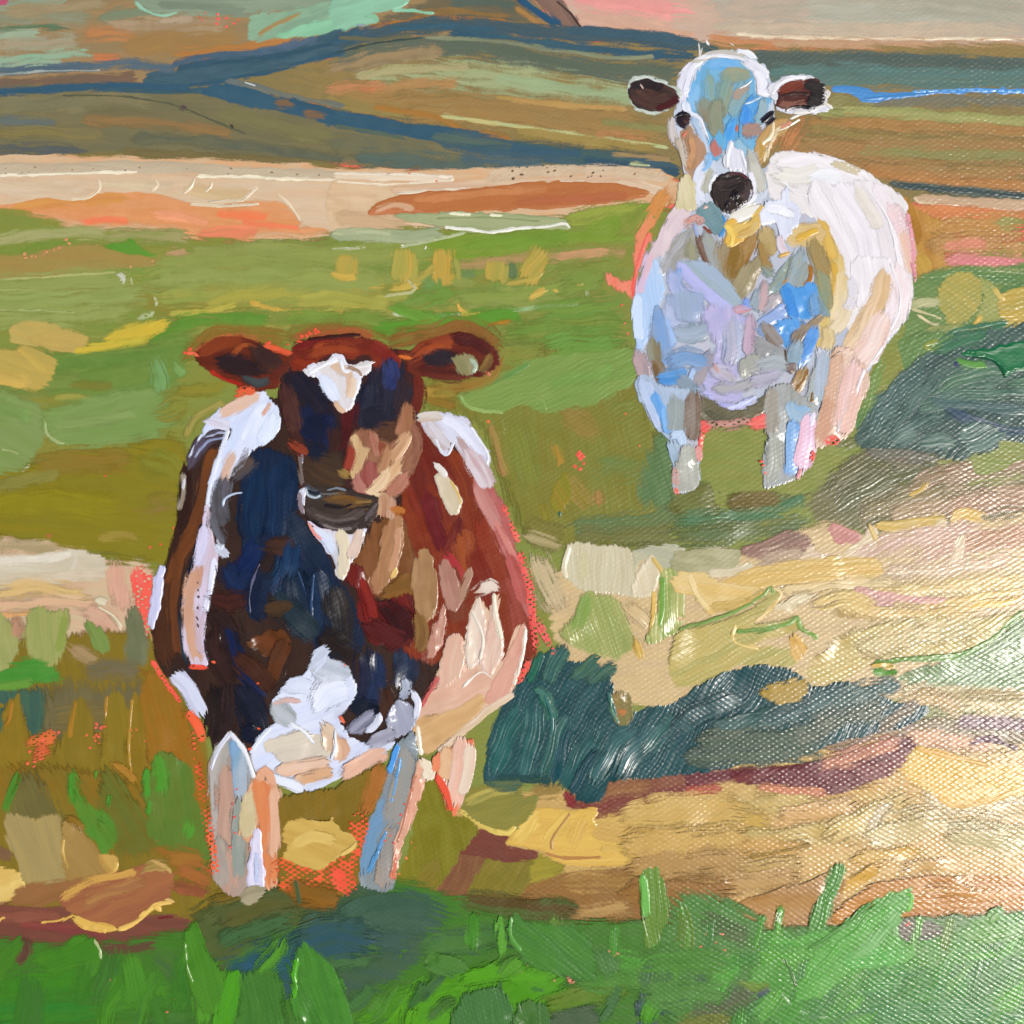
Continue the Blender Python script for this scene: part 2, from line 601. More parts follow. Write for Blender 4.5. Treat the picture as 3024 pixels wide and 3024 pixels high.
def fill(poly, cols, n, w, L, ang, aj=8, soft=14, weave=.5, h=.35, br=.6, st=.6, bend=.08, dry=0, margin=.35):
    """blended brushwork filling a patch: many strokes in one part"""
    poly = pp(poly)
    lo, hi = poly.min(0), poly.max(0)
    gs = []
    tries = 0
    while len(gs) < n and tries < n * 12:
        tries += 1
        c = lo + rng.uniform(0, 1, 2) * (hi - lo)
        a = math.radians((ang(c) if callable(ang) else ang) + rng.normal(0, aj))
        l = L * rng.uniform(.6, 1.3); ww = w * rng.uniform(.6, 1.35)
        d = np.array([math.cos(a), math.sin(a)]); nn = np.array([-d[1], d[0]])
        pts = np.array([c - d * l / 2, c + nn * l * rng.uniform(-bend, bend), c + d * l / 2])
        chk = np.vstack([pts, pts[1] + nn * ww * margin, pts[1] - nn * ww * margin])
        if not inside(poly, chk).all():
            continue
        i = rng.integers(len(cols))
        gs.append(g_stroke(cols[i], ww, pts, c2=cols[rng.integers(len(cols))], soft=soft, weave=weave, h=h, br=br, st=st,
                           px=True, dry=dry, tail=l * .35))
    if gs:
        emit(gs, 'brushwork', stuff=True)

def dabs(col, s, size=10, n=6, spread=18, dry=0, h=.7, **k):
    """a scatter of specks of underpainting showing between threads"""
    base = pp(s)
    gs = []
    for b in base:
        for _ in range(max(1, int(n * .65))):
            c = b + rng.normal(0, spread, 2)
            r = size * .72 * rng.uniform(.6, 1.4)
            a = rng.normal(0, .4)
            pts = np.array([c - (r * math.cos(a) * .6, r * math.sin(a) * .6), c + (r * math.cos(a) * .6, r * math.sin(a) * .6)])
            gs.append(g_stroke(col, r * .9, pts, soft=2, h=h, px=True, weave=.4, **k))
    emit(gs, 'underpainting_specks', stuff=True)

# ------------------------------------------------------------------ table, canvas on its stretcher
def box(name, lo, hi, mat, parent=None, bev=0.0):
    import bmesh
    bm = bmesh.new()
    lo = Vector(lo); hi = Vector(hi)
    c = Vector(((lo.x + hi.x) / 2, (lo.y + hi.y) / 2, lo.z))
    bmesh.ops.create_cube(bm, size=1)
    for v in bm.verts:
        v.co = Vector((v.co.x * (hi.x - lo.x), v.co.y * (hi.y - lo.y), (v.co.z + .5) * (hi.z - lo.z)))
    if bev:
        bmesh.ops.bevel(bm, geom=bm.edges[:], offset=bev, segments=2, affect='EDGES')
    me = bpy.data.meshes.new(name); bm.to_mesh(me); bm.free()
    me.materials.append(mat)
    o = bpy.data.objects.new(name, me); COL.objects.link(o)
    WORLD[o.name] = np.array(c)
    if parent:
        o.parent = parent; o.location = c - Vector(WORLD[parent.name])
    else:
        o.location = c
    return o

wood = make_wood('#8a6a48', 'oak_board')
pine = make_wood('#c9a878', 'pine_bar')
ground_m = make_wood('#9a958c', 'ground_boards')
g = box('ground', (-40, -40, -0.0545), (40, 40, -0.0345), ground_m)
g['kind'] = 'structure'; g['label'] = 'plain flat ground the painting lies on'
tb = bpy.data.objects.new('table_top', None); COL.objects.link(tb); tb.location = (0, 0, -0.0345); WORLD['table_top'] = np.array((0, 0, -0.0345))
tb['kind'] = 'structure'; tb['label'] = 'wide oak boards under the canvas'
for i in range(8):
    y = -0.52 + i * 0.13
    box('plank', (-0.62 + .01 * (i % 2), y + .001, -0.0345), (0.62 + .01 * (i % 3), y + .129, -0.0165), wood, tb, .0015)
EDGE = 0.1748
cv = bpy.data.objects.new('canvas', None); COL.objects.link(cv); cv.location = (0, 0, -0.0165); WORLD['canvas'] = np.array((0, 0, -0.0165))
cv['label'] = 'stretched woven canvas with coral ground showing between the strokes'; cv['category'] = 'canvas'
box('woven_canvas', (-EDGE, -EDGE, -0.0015), (EDGE, EDGE, 0.0), make_canvas_mat('#e8634c', 2.6), cv, .0005)
for s in (-1, 1):
    box('stretcher_bar', (-EDGE + .001, min(s * EDGE, s * (EDGE - .035)) + .0006, -0.0165), (EDGE - .001, max(s * EDGE, s * (EDGE - .035)) - .0006, -0.0016), pine, cv, .001)
    box('stretcher_bar', (min(s * EDGE, s * (EDGE - .035)) + .0006, -EDGE + .0355, -0.0165), (max(s * EDGE, s * (EDGE - .035)) - .0006, EDGE - .0355, -0.0016), pine, cv, .001)

# ================================================================== THE PAINTED PLACE, back to front
CORAL = '#f25c4a'
# ---- sky, top right
structure('sky', 'pale pink and grey-beige evening sky above the far hills')
at('F')
P('#cdb09a', '960 -130 2070 -130 2070 115 1900 112 1600 90 1300 85 1080 62 1030 20', 3, c2='#c9a890', soft=8, weave=.7, br=.4, h=.3)
at('A10')
S('#dea598', 120, '1290 -40 1500 10 1932 30', c2='#e8938c', soft=30, weave=.7, tail=300, h=.3)
S('#e79c92', 90, '1450 0 1750 40 2080 60', soft=40, weave=.7, tail=200, h=.3)
S('#d3a890', 90, '1330 90 1600 120 1932 170', c2='#dcb096', soft=25, weave=.7, h=.3)
S('#cfa285', 60, '1480 160 1932 200 2060 210', soft=16, weave=.7, h=.3)
at('A20')
P('#b8ad99', '150 -80 2080 -80 2080 190 1200 190 700 180 300 150', 1, c2='#b0a995', soft=40, weave=.8, h=.3)
S('#b5aa94', 200, '250 40 900 30 1980 10', c2='#c3ac97', soft=70, weave=.8, h=.3)
S('#b9b6a2', 160, '700 60 1300 70 2000 40', c2='#aaa894', soft=60, weave=.8, h=.3, tail=300)
S('#a9a590', 130, '1100 10 1500 20 2000 90', soft=60, weave=.8, h=.3)
S('#c4b399', 80, '150 150 800 165 1932 175', c2='#cdb59b', soft=30, weave=.8, h=.3)
S('#f0e0c0', 15, '290 192 700 212 1200 216 1960 218', c2='#ddc7a4', soft=3, h=1.4, tail=200)
S('#c4865a', 70, '130 225 600 258 1150 278', c2='#cf9468', soft=14, weave=.8, h=.4)
S('#bd9570', 70, '500 245 1100 258 1980 262', c2='#c7a07c', soft=16, weave=.8, h=.4)
S('#c77f55', 20, '350 270 900 285 1450 297', soft=8, weave=.8, dry=.35, h=.4)
S('#c38a67', 34, '1300 290 1700 305 1960 330', c2='#c9785a', soft=10, weave=.8, h=.4)

# ---- far hill, top left
structure('hill', 'far brown and mint-green hillside at the top left')
at('F')
P('#a0835a', '-130 -130 985 -130 1010 0 1092 55 1000 70 760 80 600 110 330 180 -130 190', -3, c2='#8f7c58', soft=8, weave=.35, br=.35, h=.3)
at('A00')
S('#8a8a6c', 95, '-60 100 250 80 560 100', c2='#93957a', soft=30, weave=.3, tail=150)
S('#95a186', 70, '-40 25 200 20 430 -10', c2='#8a9a80', soft=20, weave=.3, tail=120)
S('#b8586e', 34, '-20 8 45 4', soft=12)
S('#a3916c', 60, '30 60 300 45 620 10', soft=30, weave=.3)
S('#5d7254', 24, '-30 172 200 150 480 157', c2='#7c8a66', soft=10, tail=160)
S('#95a487', 50, '-30 205 120 192 240 185', soft=12)
S('#a8997a', 85, '-40 265 200 250 470 225', c2='#9a9b80', soft=24, weave=.4)
S('#8ab294', 52, '-40 345 240 318 600 285', c2='#9ca98a', soft=14, tail=180)
S('#93a78b', 36, '-40 378 160 368 360 350', soft=10)
S('#bd8350', 80, '480 190 640 185 790 180', c2='#b07c52', soft=26, weave=.4)
S('#a28a68', 90, '620 120 900 140 1330 120', c2='#b09878', soft=30, weave=.4)
S('#a5814c', 130, '720 260 1000 240 1400 230', c2='#9c7a4a', soft=40, weave=.4)
S('#ba7e44', 62, '1000 315 1350 275 1690 205', c2='#a97740', soft=16, weave=.4)
S('#bd794c', 38, '520 325 700 327', c2='#cc7a55', soft=14)
S('#7f8a6c', 60, '560 100 800 60 1000 20', soft=30)
P('#8f9e84', '760 -40 1960 -40 1960 25 1480 70 1380 92 1100 75 920 85 820 48', -2, c2='#7d8d76', soft=8, weave=.35)
S('#9cccae', 16, '768 5 820 52 920 86 1010 66', soft=4, h=1)
S('#7b8872', 44, '900 20 1200 40 1420 60', soft=20)
dabs('#f2645a', '1150 97 1245 103 1290 100 1320 106', 8, 5, 9)
S('#b7a184', 34, '900 122 1110 100', soft=14)
P('#85a588', '1432 92 1700 40 1960 0 1960 120 1760 150 1560 205 1430 226 1414 150', -18, c2='#93b694', soft=5, weave=.3, h=1)
P('#90c9a1', '1545 212 1690 150 1960 84 1960 150 1850 200 1700 204', -18, c2='#84b892', soft=4, weave=.3, h=1.2)
S('#a78d5c', 22, '1470 195 1600 120 1750 60', soft=12, tail=90)
at('A10')
P('#92c5a4', '-20 -40 410 -40 400 5 330 42 195 72 222 118 130 142 -20 165', -20, c2='#84ad90', soft=5, weave=.35, h=1.2)
P('#6d6750', '226 112 330 70 460 20 640 -40 1010 -40 1110 80 1250 150 1000 130 560 110', 8, c2='#79684a', soft=8, weave=.5)
S('#5b6659', 60, '640 10 850 5 1040 40', soft=24, weave=.5)
S('#b4742f', 24, '180 142 340 125 560 95 960 122', c2='#a3702f', soft=7, h=.9)
S('#8a6c40', 26, '430 70 700 60 980 90', soft=12)
S('#8fcaa5', 17, '306 52 420 60 545 70', c2='#a9dcbb', soft=3, h=1.6)
S('#9bd3b2', 14, '300 46 360 30 400 6', soft=3, h=1.4)
S('#8ac09c', 26, '150 95 200 88 222 118', soft=4, h=1.4)
P('#8b6d5c', '1090 -40 1235 -40 1320 60 1388 162 1300 158 1190 70', 55, c2='#6f5a55', soft=5, weave=.6)
S('#a57a45', 24, '1010 40 1120 110 1230 155', soft=10)
S('#1e4a6d', 46, '1020 -30 1120 50 1280 156', c2='#305a74', soft=5, h=1)
S('#4c3a36', 8, '1240 0 1330 80 1385 158', soft=3)
S('#4a5c80', 26, '1395 152 1520 166', c2='#5c5a72', soft=4)

# ---- middle hill behind the white cow
SOFTK = 2.6
TINT = ((150, 136, 84), .24, lambda r, g, b: r > g + 28)      # oranges dulled with olive
structure('hill', 'middle rolling hill of green, orange and brown bands behind the white cow')
at('F')
P('#8b7a4c', '330 150 640 100 760 70 1090 70 1500 90 2070 110 2070 400 1700 380 1330 350 1150 310 900 270 600 200', 6, c2='#9c7d48', soft=8, weave=.8, br=.4, h=.3)
at('A10')
S('#646b58', 120, '-30 330 300 265 700 265 1100 330 1500 400 2000 420', c2='#5c675a', soft=26, weave=.8, h=.3)
S('#5f6a58', 60, '600 240 1000 290 1400 380 1932 400', soft=26, weave=.8, h=.3)
S('#93805e', 90, '-60 400 250 330 620 300', c2='#a88a66', soft=34, weave=.7, h=.3)
P('#a6ac7c', '180 440 500 370 800 345 1100 395 1400 465 1710 500 1720 590 1500 592 1200 562 900 540 500 480', 7, c2='#98a274', soft=26, weave=.9)
S('#b0a878', 50, '100 430 400 390 760 380', soft=26, weave=.8)
S('#9fb083', 60, '900 440 1300 500 1720 555', soft=20, weave=.9)
S('#cb8258', 80, '-60 505 120 500 300 500', c2='#c78a5c', soft=28, weave=.7)
S('#d67650', 40, '120 512 200 515 330 530', soft=18, weave=.7)
S('#bf8552', 56, '150 560 420 480 700 470', c2='#b78a58', soft=30, weave=.7)
S('#a47c48', 130, '0 590 500 580 1000 610 1760 690', c2='#987848', soft=40, weave=.9)
S('#a67e48', 120, '400 640 900 660 1400 720 1900 760', c2='#9c7c4a', soft=34, weave=.9)
S('#c09c52', 22, '900 548 1250 590 1720 628', c2='#b08a4a', soft=8, weave=.8, tail=200)
S('#bb8f52', 22, '980 565 1300 598 1640 620', soft=8, weave=.8)
S('#94824c', 70, '-60 555 150 610 420 650', soft=24, weave=.7)
S('#b9752e', 30, '200 610 520 655 720 735 980 785', c2='#a06e30', soft=8, weave=.6)
S('#b9bf86', 20, '585 655 900 700 1400 770 1880 838', c2='#c8b874', soft=4, h=1.3, ends=(.1, .3), weave=.5)
S('#9a8448', 60, '1000 750 1400 800 1840 850', soft=22, weave=.8)
S('#bf8250', 30, '1470 752 1760 792', c2='#c07648', soft=10, weave=.8)
S('#8a8450', 40, '1500 690 1900 740', soft=20, weave=.8)
at('A20')
P('#55635b', '340 295 700 298 1200 300 1600 315 2040 350 2040 480 1500 455 900 440 480 430 400 370', 3, c2='#5d6c62', soft=6, weave=1, h=.3)
S('#5a655a', 80, '330 340 1000 340 1980 390', c2='#4f5e58', soft=10, weave=1.1, h=.3)
S('#4b5d5a', 46, '-40 250 60 262 220 300', soft=6, weave=1)
S('#5d8078', 80, '470 410 900 400 1500 420 2000 430', c2='#5c7068', soft=26, weave=1.1, h=.3)
S('#637c70', 80, '450 470 800 450 1400 470 2000 470', c2='#58756e', soft=18, weave=1.1, h=.3)
S('#7d7862', 80, '1060 590 1500 560 2000 580', c2='#6f7060', soft=14, weave=1.1, h=.3)
S('#8f8a58', 70, '830 560 950 580 1100 590', soft=16, weave=1)
S('#9b9c5c', 64, '760 630 1200 650 2000 690', c2='#8f9458', soft=18, weave=1.1, h=.3)
S('#a7a566', 40, '900 625 1300 655 1960 700', soft=18, weave=1.1, h=.3)
S('#b07c46', 70, '700 690 1200 710 2000 760', c2='#a5804c', soft=26, weave=1.1, h=.3)
S('#8f7f48', 60, '720 740 1200 790 2000 830', c2='#a07c48', soft=26, weave=1.1, h=.3)
S('#a9794a', 130, '560 830 1100 850 2000 850', c2='#9c7d4c', soft=40, weave=1.1, h=.3)
S('#938850', 70, '1000 870 1500 880 2000 890', c2='#8c8a54', soft=30, weave=1.1, h=.3)
S('#ad7a48', 130, '860 920 1300 970 2000 990', c2='#a0804c', soft=30, weave=1.1, h=.3)
S('#b7763f', 70, '1020 970 1400 1030 2000 1070', c2='#c08048', soft=16, weave=1.1, h=.3)
P('#d0804f', '520 850 560 760 660 690 680 760 600 860', -60, c2='#b57f4c', soft=26, weave=.8)

TINT = None
# ---- olive hill, left
structure('hill', 'olive-brown hillside on the left below the dark hedge lines')
at('F')
P('#7b7350', '-130 168 200 160 380 158 560 190 800 245 1000 272 1270 318 1240 335 900 325 500 305 -130 315', 5, c2='#6f6c50', soft=6, weave=.45, br=.4, h=.3)
at('A00')
S('#7d7858', 120, '-40 620 400 580 900 570', c2='#857a54', soft=40, weave=.45, h=.3)
S('#69726a', 46, '-40 688 160 690 330 700', soft=20, h=.3)
S('#85784a', 60, '-40 755 250 750 600 770', c2='#7d7550', soft=24, h=.3)
S('#595f5d', 84, '-40 870 200 865 520 868', c2='#6a6450', soft=22, weave=.6, tail=160, h=.3)
S('#7b7350', 90, '500 640 900 670 1300 700', soft=36, h=.3)
S('#947448', 58, '480 680 900 700 1350 760', c2='#86704a', soft=24, h=.3)
S('#606552', 56, '760 790 1100 800 1500 840 1980 905', c2='#706c4e', soft=22, weave=.6, h=.3)
S('#7e784e', 90, '1250 640 1600 720 1960 800', soft=34, h=.3)
S('#84753f', 50, '-40 915 600 892 1200 910 1960 960', c2='#7b7048', soft=12, weave=.7, h=.3)
S('#7c6f45', 40, '700 860 1200 890 1700 925', soft=20, weave=.7, h=.3)
S('#5a5a44', 5, '350 540 650 545 860 570 1040 612 1200 680 1400 760', soft=2.5, h=.9)
S('#5a4a48', 30, '1030 605 1060 616', soft=5, h=1.2)
S('#3f4034', 12, '1310 708 1330 722', soft=3)
at('A10')
S('#6b6c54', 110, '-40 800 200 840 560 870', c2='#75704e', soft=30, weave=.6, h=.3)
S('#55665f', 90, '100 900 500 920 900 970', c2='#5f6a5a', soft=24, weave=.7, h=.3)
S('#8a6f3c', 22, '-40 948 150 965 420 990', soft=8, weave=.8, dry=.2, h=.4)

SOFTK = 1.9
# ---- hedges
TINT = ((72, 98, 102), .6, lambda r, g, b: b > r + 40)      # the blues are greyed with a slate mix
single('hedge', 'dark blue-grey hedge line climbing from the left edge over the far hill to the sky', 'hedge')
at('A00')
P('#37566a', '1000 392 1090 345 1300 312 1500 284 1740 235 1960 165 1960 280 1650 372 1400 440 1180 478 950 494 820 478 840 408', -14, c2='#4d6672', soft=5, weave=.3, h=.8)
S('#5f6f76', 50, '-40 402 300 385 560 372 760 356 1020 400', c2='#4f6470', soft=12, h=.8)
S('#8e9b98', 8, '-40 425 280 402 570 398', c2='#b6bdb4', soft=3, h=1)
S('#4a6272', 40, '980 370 1120 325 1500 290 1820 212', c2='#5a6c80', soft=9)
S('#1d4262', 30, '1010 388 1250 350 1560 318 1960 225', c2='#2a4f6e', soft=5, h=1)
S('#47646e', 34, '860 450 1200 430 1560 370', c2='#37566a', soft=8)
S('#1c4568', 24, '930 496 1150 475 1500 415 1760 345 1960 292', soft=6)
at('A10')
S('#4b5d60', 84, '-30 240 250 178 550 136 900 150 1250 185 1600 205 2070 262', c2='#415864', soft=8, weave=.7, h=.7)
S('#405a66', 50, '1300 172 1700 196 2060 240', soft=6, weave=.8)
S('#1c4669', 60, '-30 238 60 215 150 150', c2='#355a74', soft=8, h=1.1)
S('#26506e', 26, '300 160 600 145 900 165', soft=10)
S('#1f4a6c', 46, '640 180 1000 220 1250 258 1700 298 2060 325', c2='#345c70', soft=8, weave=.7)
S('#98a4b0', 8, '100 135 160 140', soft=3, h=1.4)
S('#8b8f70', 18, '490 212 800 222 1050 250 1230 284 1620 325 1800 318', c2='#777f64', soft=4, weave=.6, h=.9)
S('#6b6a52', 20, '0 210 180 220 420 190', soft=8)
S('#3d4c46', 7, '-20 300 200 245 480 212', soft=3)

single('hedge', 'deep blue hedge line running from the left edge down behind the white cow', 'hedge')
at('A00')
P('#1f4f78', '1080 506 1200 482 1320 468 1600 555 1960 640 1960 722 1700 664 1440 605 1280 574 1140 532', 14, c2='#2f5a78', soft=5, weave=.3, h=.8)
S('#7c6350', 52, '-40 470 350 455 800 440', c2='#70604e', soft=10, h=.5)
S('#1d4b76', 44, '-40 522 300 506 620 490 1100 508', c2='#2c5478', soft=5, h=.9, ends=(.8, .3))
S('#2f4f64', 20, '600 508 900 520 1150 516', soft=8)
S('#7a7866', 26, '1290 458 1450 488 1700 560 1960 606', c2='#5f6f70', soft=5, h=.9)
S('#c9d3d0', 7, '1390 464 1460 486', soft=2, h=1.4)
S('#7d644a', 40, '1560 588 1690 584', soft=12)
S('#7d644c', 36, '1730 640 1870 664', soft=10)
S('#1b4468', 26, '1650 560 1960 655', soft=6)
at('A10')
S('#1d4b76', 92, '-30 668 250 715 560 758 880 812', c2='#2a5674', soft=7, weave=.4, h=.8)
S('#3d576a', 112, '560 790 900 838 1300 885 1700 920 1960 975', c2='#476058', soft=10, weave=.6, h=.7, ends=(.4, .3))
S('#1f4868', 34, '1400 905 1650 940 1960 985', c2='#16304e', soft=6)
S('#2b5272', 40, '700 800 1000 840 1400 880', soft=14)
S('#5c6b5a', 16, '-30 716 160 745 390 792', soft=4)
S('#586a60', 40, '540 775 760 800 1000 830', soft=14)
S('#4f6468', 60, '700 900 950 925 1180 940', soft=20)
S('#a0855a', 26, '1560 880 1900 905', soft=10)
S('#b8be8a', 18, '1660 930 1780 942', soft=4, h=1.2)

single('hedge', 'short dark slate hedge line at the right edge beside the white cow', 'hedge')
at('A20')
S('#566058', 52, '1160 1045 1400 1070 1700 1100 2020 1125', c2='#667060', soft=7, weave=1.1, ends=(.3, .9))
S('#3f4f4e', 24, '1220 1052 1550 1085 2000 1122', soft=7, weave=1)

TINT = None
# ---- bright sliver of water
structure('water', 'bright blue sliver of water between the hills at the right edge')
at('A20')
P('#5595d0', '832 490 1000 490 1080 520 1200 528 1400 512 1700 500 2020 512 2020 535 1700 522 1450 535 1200 556 1060 580 1010 575 970 540 840 515', 3, c2='#4a86c8', soft=3, weave=.8, h=.9)
S('#4a8cc8', 20, '1020 565 1150 552 1400 530', soft=3, weave=.8)
S('#6db0ee', 12, '1300 522 1600 508 1980 518', soft=3, dry=.35, weave=.9)

# ---- far pale field
structure('field', 'far strip of cream and orange field below the hills')
at('F')
P('#d6b58e', '-130 306 400 300 700 318 1240 318 1290 360 1240 395 1000 420 700 440 480 460 200 440 -130 450', 1, c2='#dca06c', soft=5, weave=.35, br=.4, h=.4)
at('A00')
P('#dc955e', '-60 1140 300 1110 560 1090 870 1090 1300 1160 1650 1165 1720 1275 1960 1290 1960 1318 1520 1335 1340 1402 1150 1372 1050 1310 600 1290 -60 1345', 2, c2='#e0a070', soft=12, weave=.5, h=.4)
S('#d99a52', 66, '60 1180 350 1145 740 1130', c2='#d08a4c', soft=20)
S('#ea7e55', 34, '460 1262 580 1252 740 1266', soft=14)
S('#f07e50', 44, '1230 1218 1400 1225 1540 1238', c2='#e88a5a', soft=16)
S('#ed8c64', 56, '1140 1340 1300 1325 1480 1310', soft=14)
S('#f1855a', 34, '1380 1262 1500 1285 1720 1300', soft=12)
S('#e59a70', 60, '880 1210 1050 1230 1200 1280', soft=24)
S('#dba478', 60, '-40 1300 250 1262 500 1300', c2='#d9b084', soft=24)
S('#dcb48c', 30, '280 1312 480 1310 640 1296', soft=10, tail=60)
P('#d9bf9e', '-60 995 300 985 780 972 1120 988 1500 1008 1960 1030 1960 1300 1725 1272 1650 1170 1500 1140 1330 1150 1180 1172 900 1104 700 1088 540 1096 480 1132 420 1138 200 1128 60 1162 -60 1140', 4, c2='#d8b48e', soft=3, weave=.25, h=1.6, br=.6)
S('#dcc6a8', 70, '-40 1050 250 1070 520 1080', c2='#cfb592', soft=14)
S('#cfb896', 60, '560 1040 760 1050 1000 1060', c2='#d9c4a0', soft=10, h=1)
S('#d9bd90', 70, '1060 1070 1250 1110 1440 1100', c2='#c9ac80', soft=8, h=1.4)
P('#c8b698', '-60 938 300 930 780 915 1400 948 1960 982 1960 1016 1300 1000 1100 985 780 982 300 992 -60 1000', 2, c2='#bba88c', soft=3, weave=.8, h=.9)
S('#f4e6ca', 11, '-40 1002 350 988 778 978', soft=2.5, h=2)
S('#f3e4c6', 14, '1120 1000 1500 1012 1960 1026', soft=2.5, h=2)
S('#e6d2b2', 12, '1205 1030 1200 1060 1165 1092', soft=2, h=2)
S('#e6d2b2', 12, '1110 1010 1090 1060 1040 1105', soft=2, h=2)
S('#e6d2b2', 14, '1470 1062 1420 1110 1380 1140 1180 1150', soft=2, h=2)
S('#e6d2b2', 10, '880 1022 900 1050 870 1090', soft=2, h=1.6)
S('#e6d2b2', 12, '560 1020 560 1080 500 1125 400 1138', soft=2, h=1.7)
S('#e6d2b2', 14, '1080 1160 1250 1175 1480 1158', soft=2, h=1.8)
S('#e6d2b2', 12, '1580 1100 1650 1170 1710 1260', soft=2, h=1.6)
for q in range(16):
    u = rng.uniform(0, 1)
    x = u * 1930
    y = 932 + (x - 780) ** 2 * 3e-5 + rng.uniform(4, 40) + max(0, x - 780) * .015
    S(['#8f806a', '#a07c64', '#857a66'][q % 3], rng.uniform(5, 9), '%f %f %f %f' % (x, y, x + rng.uniform(5, 14), y + 2), soft=2, h=.5)
at('A10')
P('#dcbe98', '-30 1032 250 1042 322 1110 300 1160 190 1212 330 1232 620 1272 600 1322 380 1330 -30 1315', 8, c2='#d3b088', soft=4, weave=.35, h=1.4, br=.6)
S('#d8b690', 100, '-30 1120 100 1150 250 1130', c2='#e0c49e', soft=14)
S('#d0ae86', 80, '-20 1240 200 1262 440 1290', soft=20)
S('#e9d6ba', 34, '-30 1000 300 1010 660 1018', c2='#dcc4a4', soft=3, h=1.5)
S('#f6e8d0', 10, '-30 985 300 992 650 1005', soft=2, h=2)
S('#f3e3c8', 9, '-20 1035 240 1050 420 1044 655 1026', soft=2, h=2)
S('#ddbf9e', 46, '300 1085 700 1052 1100 1030 1500 1030 1760 1040', c2='#cfa888', soft=5, h=1.1)
S('#ccb394', 60, '840 1020 1080 975 1400 968 1700 985 1900 1020', c2='#d9c0a0', soft=5, dry=.14, weave=1, h=1)
S('#e5cfb2', 44, '1590 1035 1720 1062 1870 1095', c2='#d4b494', soft=4, h=1.6)
S('#f2e2c8', 12, '330 1102 640 1080 760 1080', soft=2, h=2)
S('#f2e0c6', 12, '1180 1058 1260 1040 1400 1036', soft=2, h=1.8)
for q in range(13):
    x = rng.uniform(860, 1700); y = 965 + abs(x - 1300) * .05 + rng.uniform(-6, 46)
    S('#6a5238', rng.uniform(5, 10), '%f %f %f %f' % (x, y, x + rng.uniform(6, 22), y - 6), soft=2, h=.5)
dabs('#dc7a58', '400 992 560 995', 7, 2, 12)
P('#bb733f', '318 1118 560 1092 800 1068 1200 1036 1500 1040 1700 1070 1780 1095 1700 1132 1600 1152 1000 1198 560 1212 170 1220', -4, c2='#b46c3e', soft=3, weave=.55, h=1)
S('#c37f4e', 40, '420 1140 800 1100 1200 1075', soft=16)
S('#b86a42', 50, '1000 1150 1350 1130 1660 1110', soft=18)
S('#c87a50', 26, '170 1216 350 1200 480 1205', soft=6)
S('#d8aa84', 30, '210 1205 320 1170 430 1190', soft=6)
at('A20')
P('#c9a986', '1300 1130 1340 1108 1560 1122 2030 1148 2030 1212 1700 1190 1400 1165', 4, c2='#bfa080', soft=3, weave=.9, h=1)
S('#dcc6a0', 12, '1310 1118 1330 1148 1500 1168', soft=3, h=1.4)
P('#d3834c', '1260 1160 1420 1165 1700 1195 2030 1215 2030 1275 1700 1262 1450 1245 1280 1215', 5, c2='#c87a48', soft=5, weave=1, h=.6)
S('#dd8a55', 40, '1450 1185 1750 1210 2000 1232', soft=12, weave=1)

# ---- green meadow across the middle
TINT = ((152, 146, 70), .16, lambda r, g, b: g > r)       # greens warmed with ochre
structure('meadow', 'sunlit green and olive meadow across the middle between the two cows')
at('F')
P('#7f8c3e', '-130 440 200 432 480 455 700 435 1000 415 1240 392 1300 420 1330 520 1700 505 2070 500 2070 2070 -130 2070', 4, c2='#8a8836', soft=10, weave=.6, br=.4, h=.3)
fill('-60 455 480 475 1190 430 1190 625 900 630 -60 660', ['#8f9a4e', '#9a9a4a', '#7f8c3c', '#a39a48', '#8c8436', '#74903c'], 46, 62, 420, 0, 4, soft=30, weave=.5)
fill('-60 650 340 650 340 1030 -60 1050', ['#7f8636', '#8c8430', '#6f8a3a', '#8a7c26', '#87904a'], 26, 80, 330, -4, 10, soft=34, weave=.4)
fill('950 640 1200 620 1240 960 1060 1050 990 900', ['#7d8034', '#8a7a30', '#6f8238', '#87762c', '#748a3e'], 26, 70, 260, 70, 16, soft=30, weave=.9)
at('A00')
S('#a7a56c', 66, '-40 1375 250 1335 620 1325', c2='#98a060', soft=20, h=.4)
S('#8f9a55', 80, '600 1350 900 1340 1100 1370', c2='#a89a6a', soft=28, h=.4)
S('#6e8a34', 56, '-40 1435 220 1410 460 1385', c2='#80903e', soft=16)
P('#4e922a', '590 1402 700 1378 750 1362 830 1430 922 1478 800 1468 700 1440', 20, c2='#5f9432', soft=4, h=.9)
P('#a28848', '-60 1478 150 1452 430 1392 600 1410 720 1442 935 1492 700 1532 350 1560 -60 1600', 4, c2='#9a8c4a', soft=4, weave=.6, h=.6)
dabs('#d99068', '120 1460 180 1448 250 1430 320 1412 420 1400', 8, 4, 9)
dabs('#d99a74', '520 1560 640 1540 760 1520 860 1505 900 1490', 7, 3, 8)
S('#b9956a', 66, '950 1445 1080 1440', c2='#a59058', soft=22)
S('#c2926e', 22, '945 1488 1050 1520 1160 1570', soft=7, dry=.3)
S('#8f9a52', 80, '1100 1430 1500 1420 1900 1430', soft=34)
S('#95a25a', 130, '-60 1640 300 1620 780 1600', c2='#8c9850', soft=30, h=.5)
S('#93a45c', 120, '-60 1740 350 1720 860 1680', c2='#86964c', soft=26, h=.5)
S('#8c9a50', 110, '-60 1830 350 1810 760 1770', c2='#98a45c', soft=26, h=.5)
S('#b0b272', 6, '-40 1592 300 1576 660 1552', soft=2, h=1)
S('#a9b474', 5, '-40 1765 200 1772 430 1782', soft=2, h=.8)
S('#a3ae68', 5, '-40 1655 200 1650', soft=2, h=.8)
S('#d3d6c8', 24, '672 1565 700 1580 690 1625', soft=4, h=1.4, tail=30)
S('#bcc088', 12, '745 1580 750 1625', soft=3)
S('#c3c998', 12, '990 1590 1020 1615', soft=3)
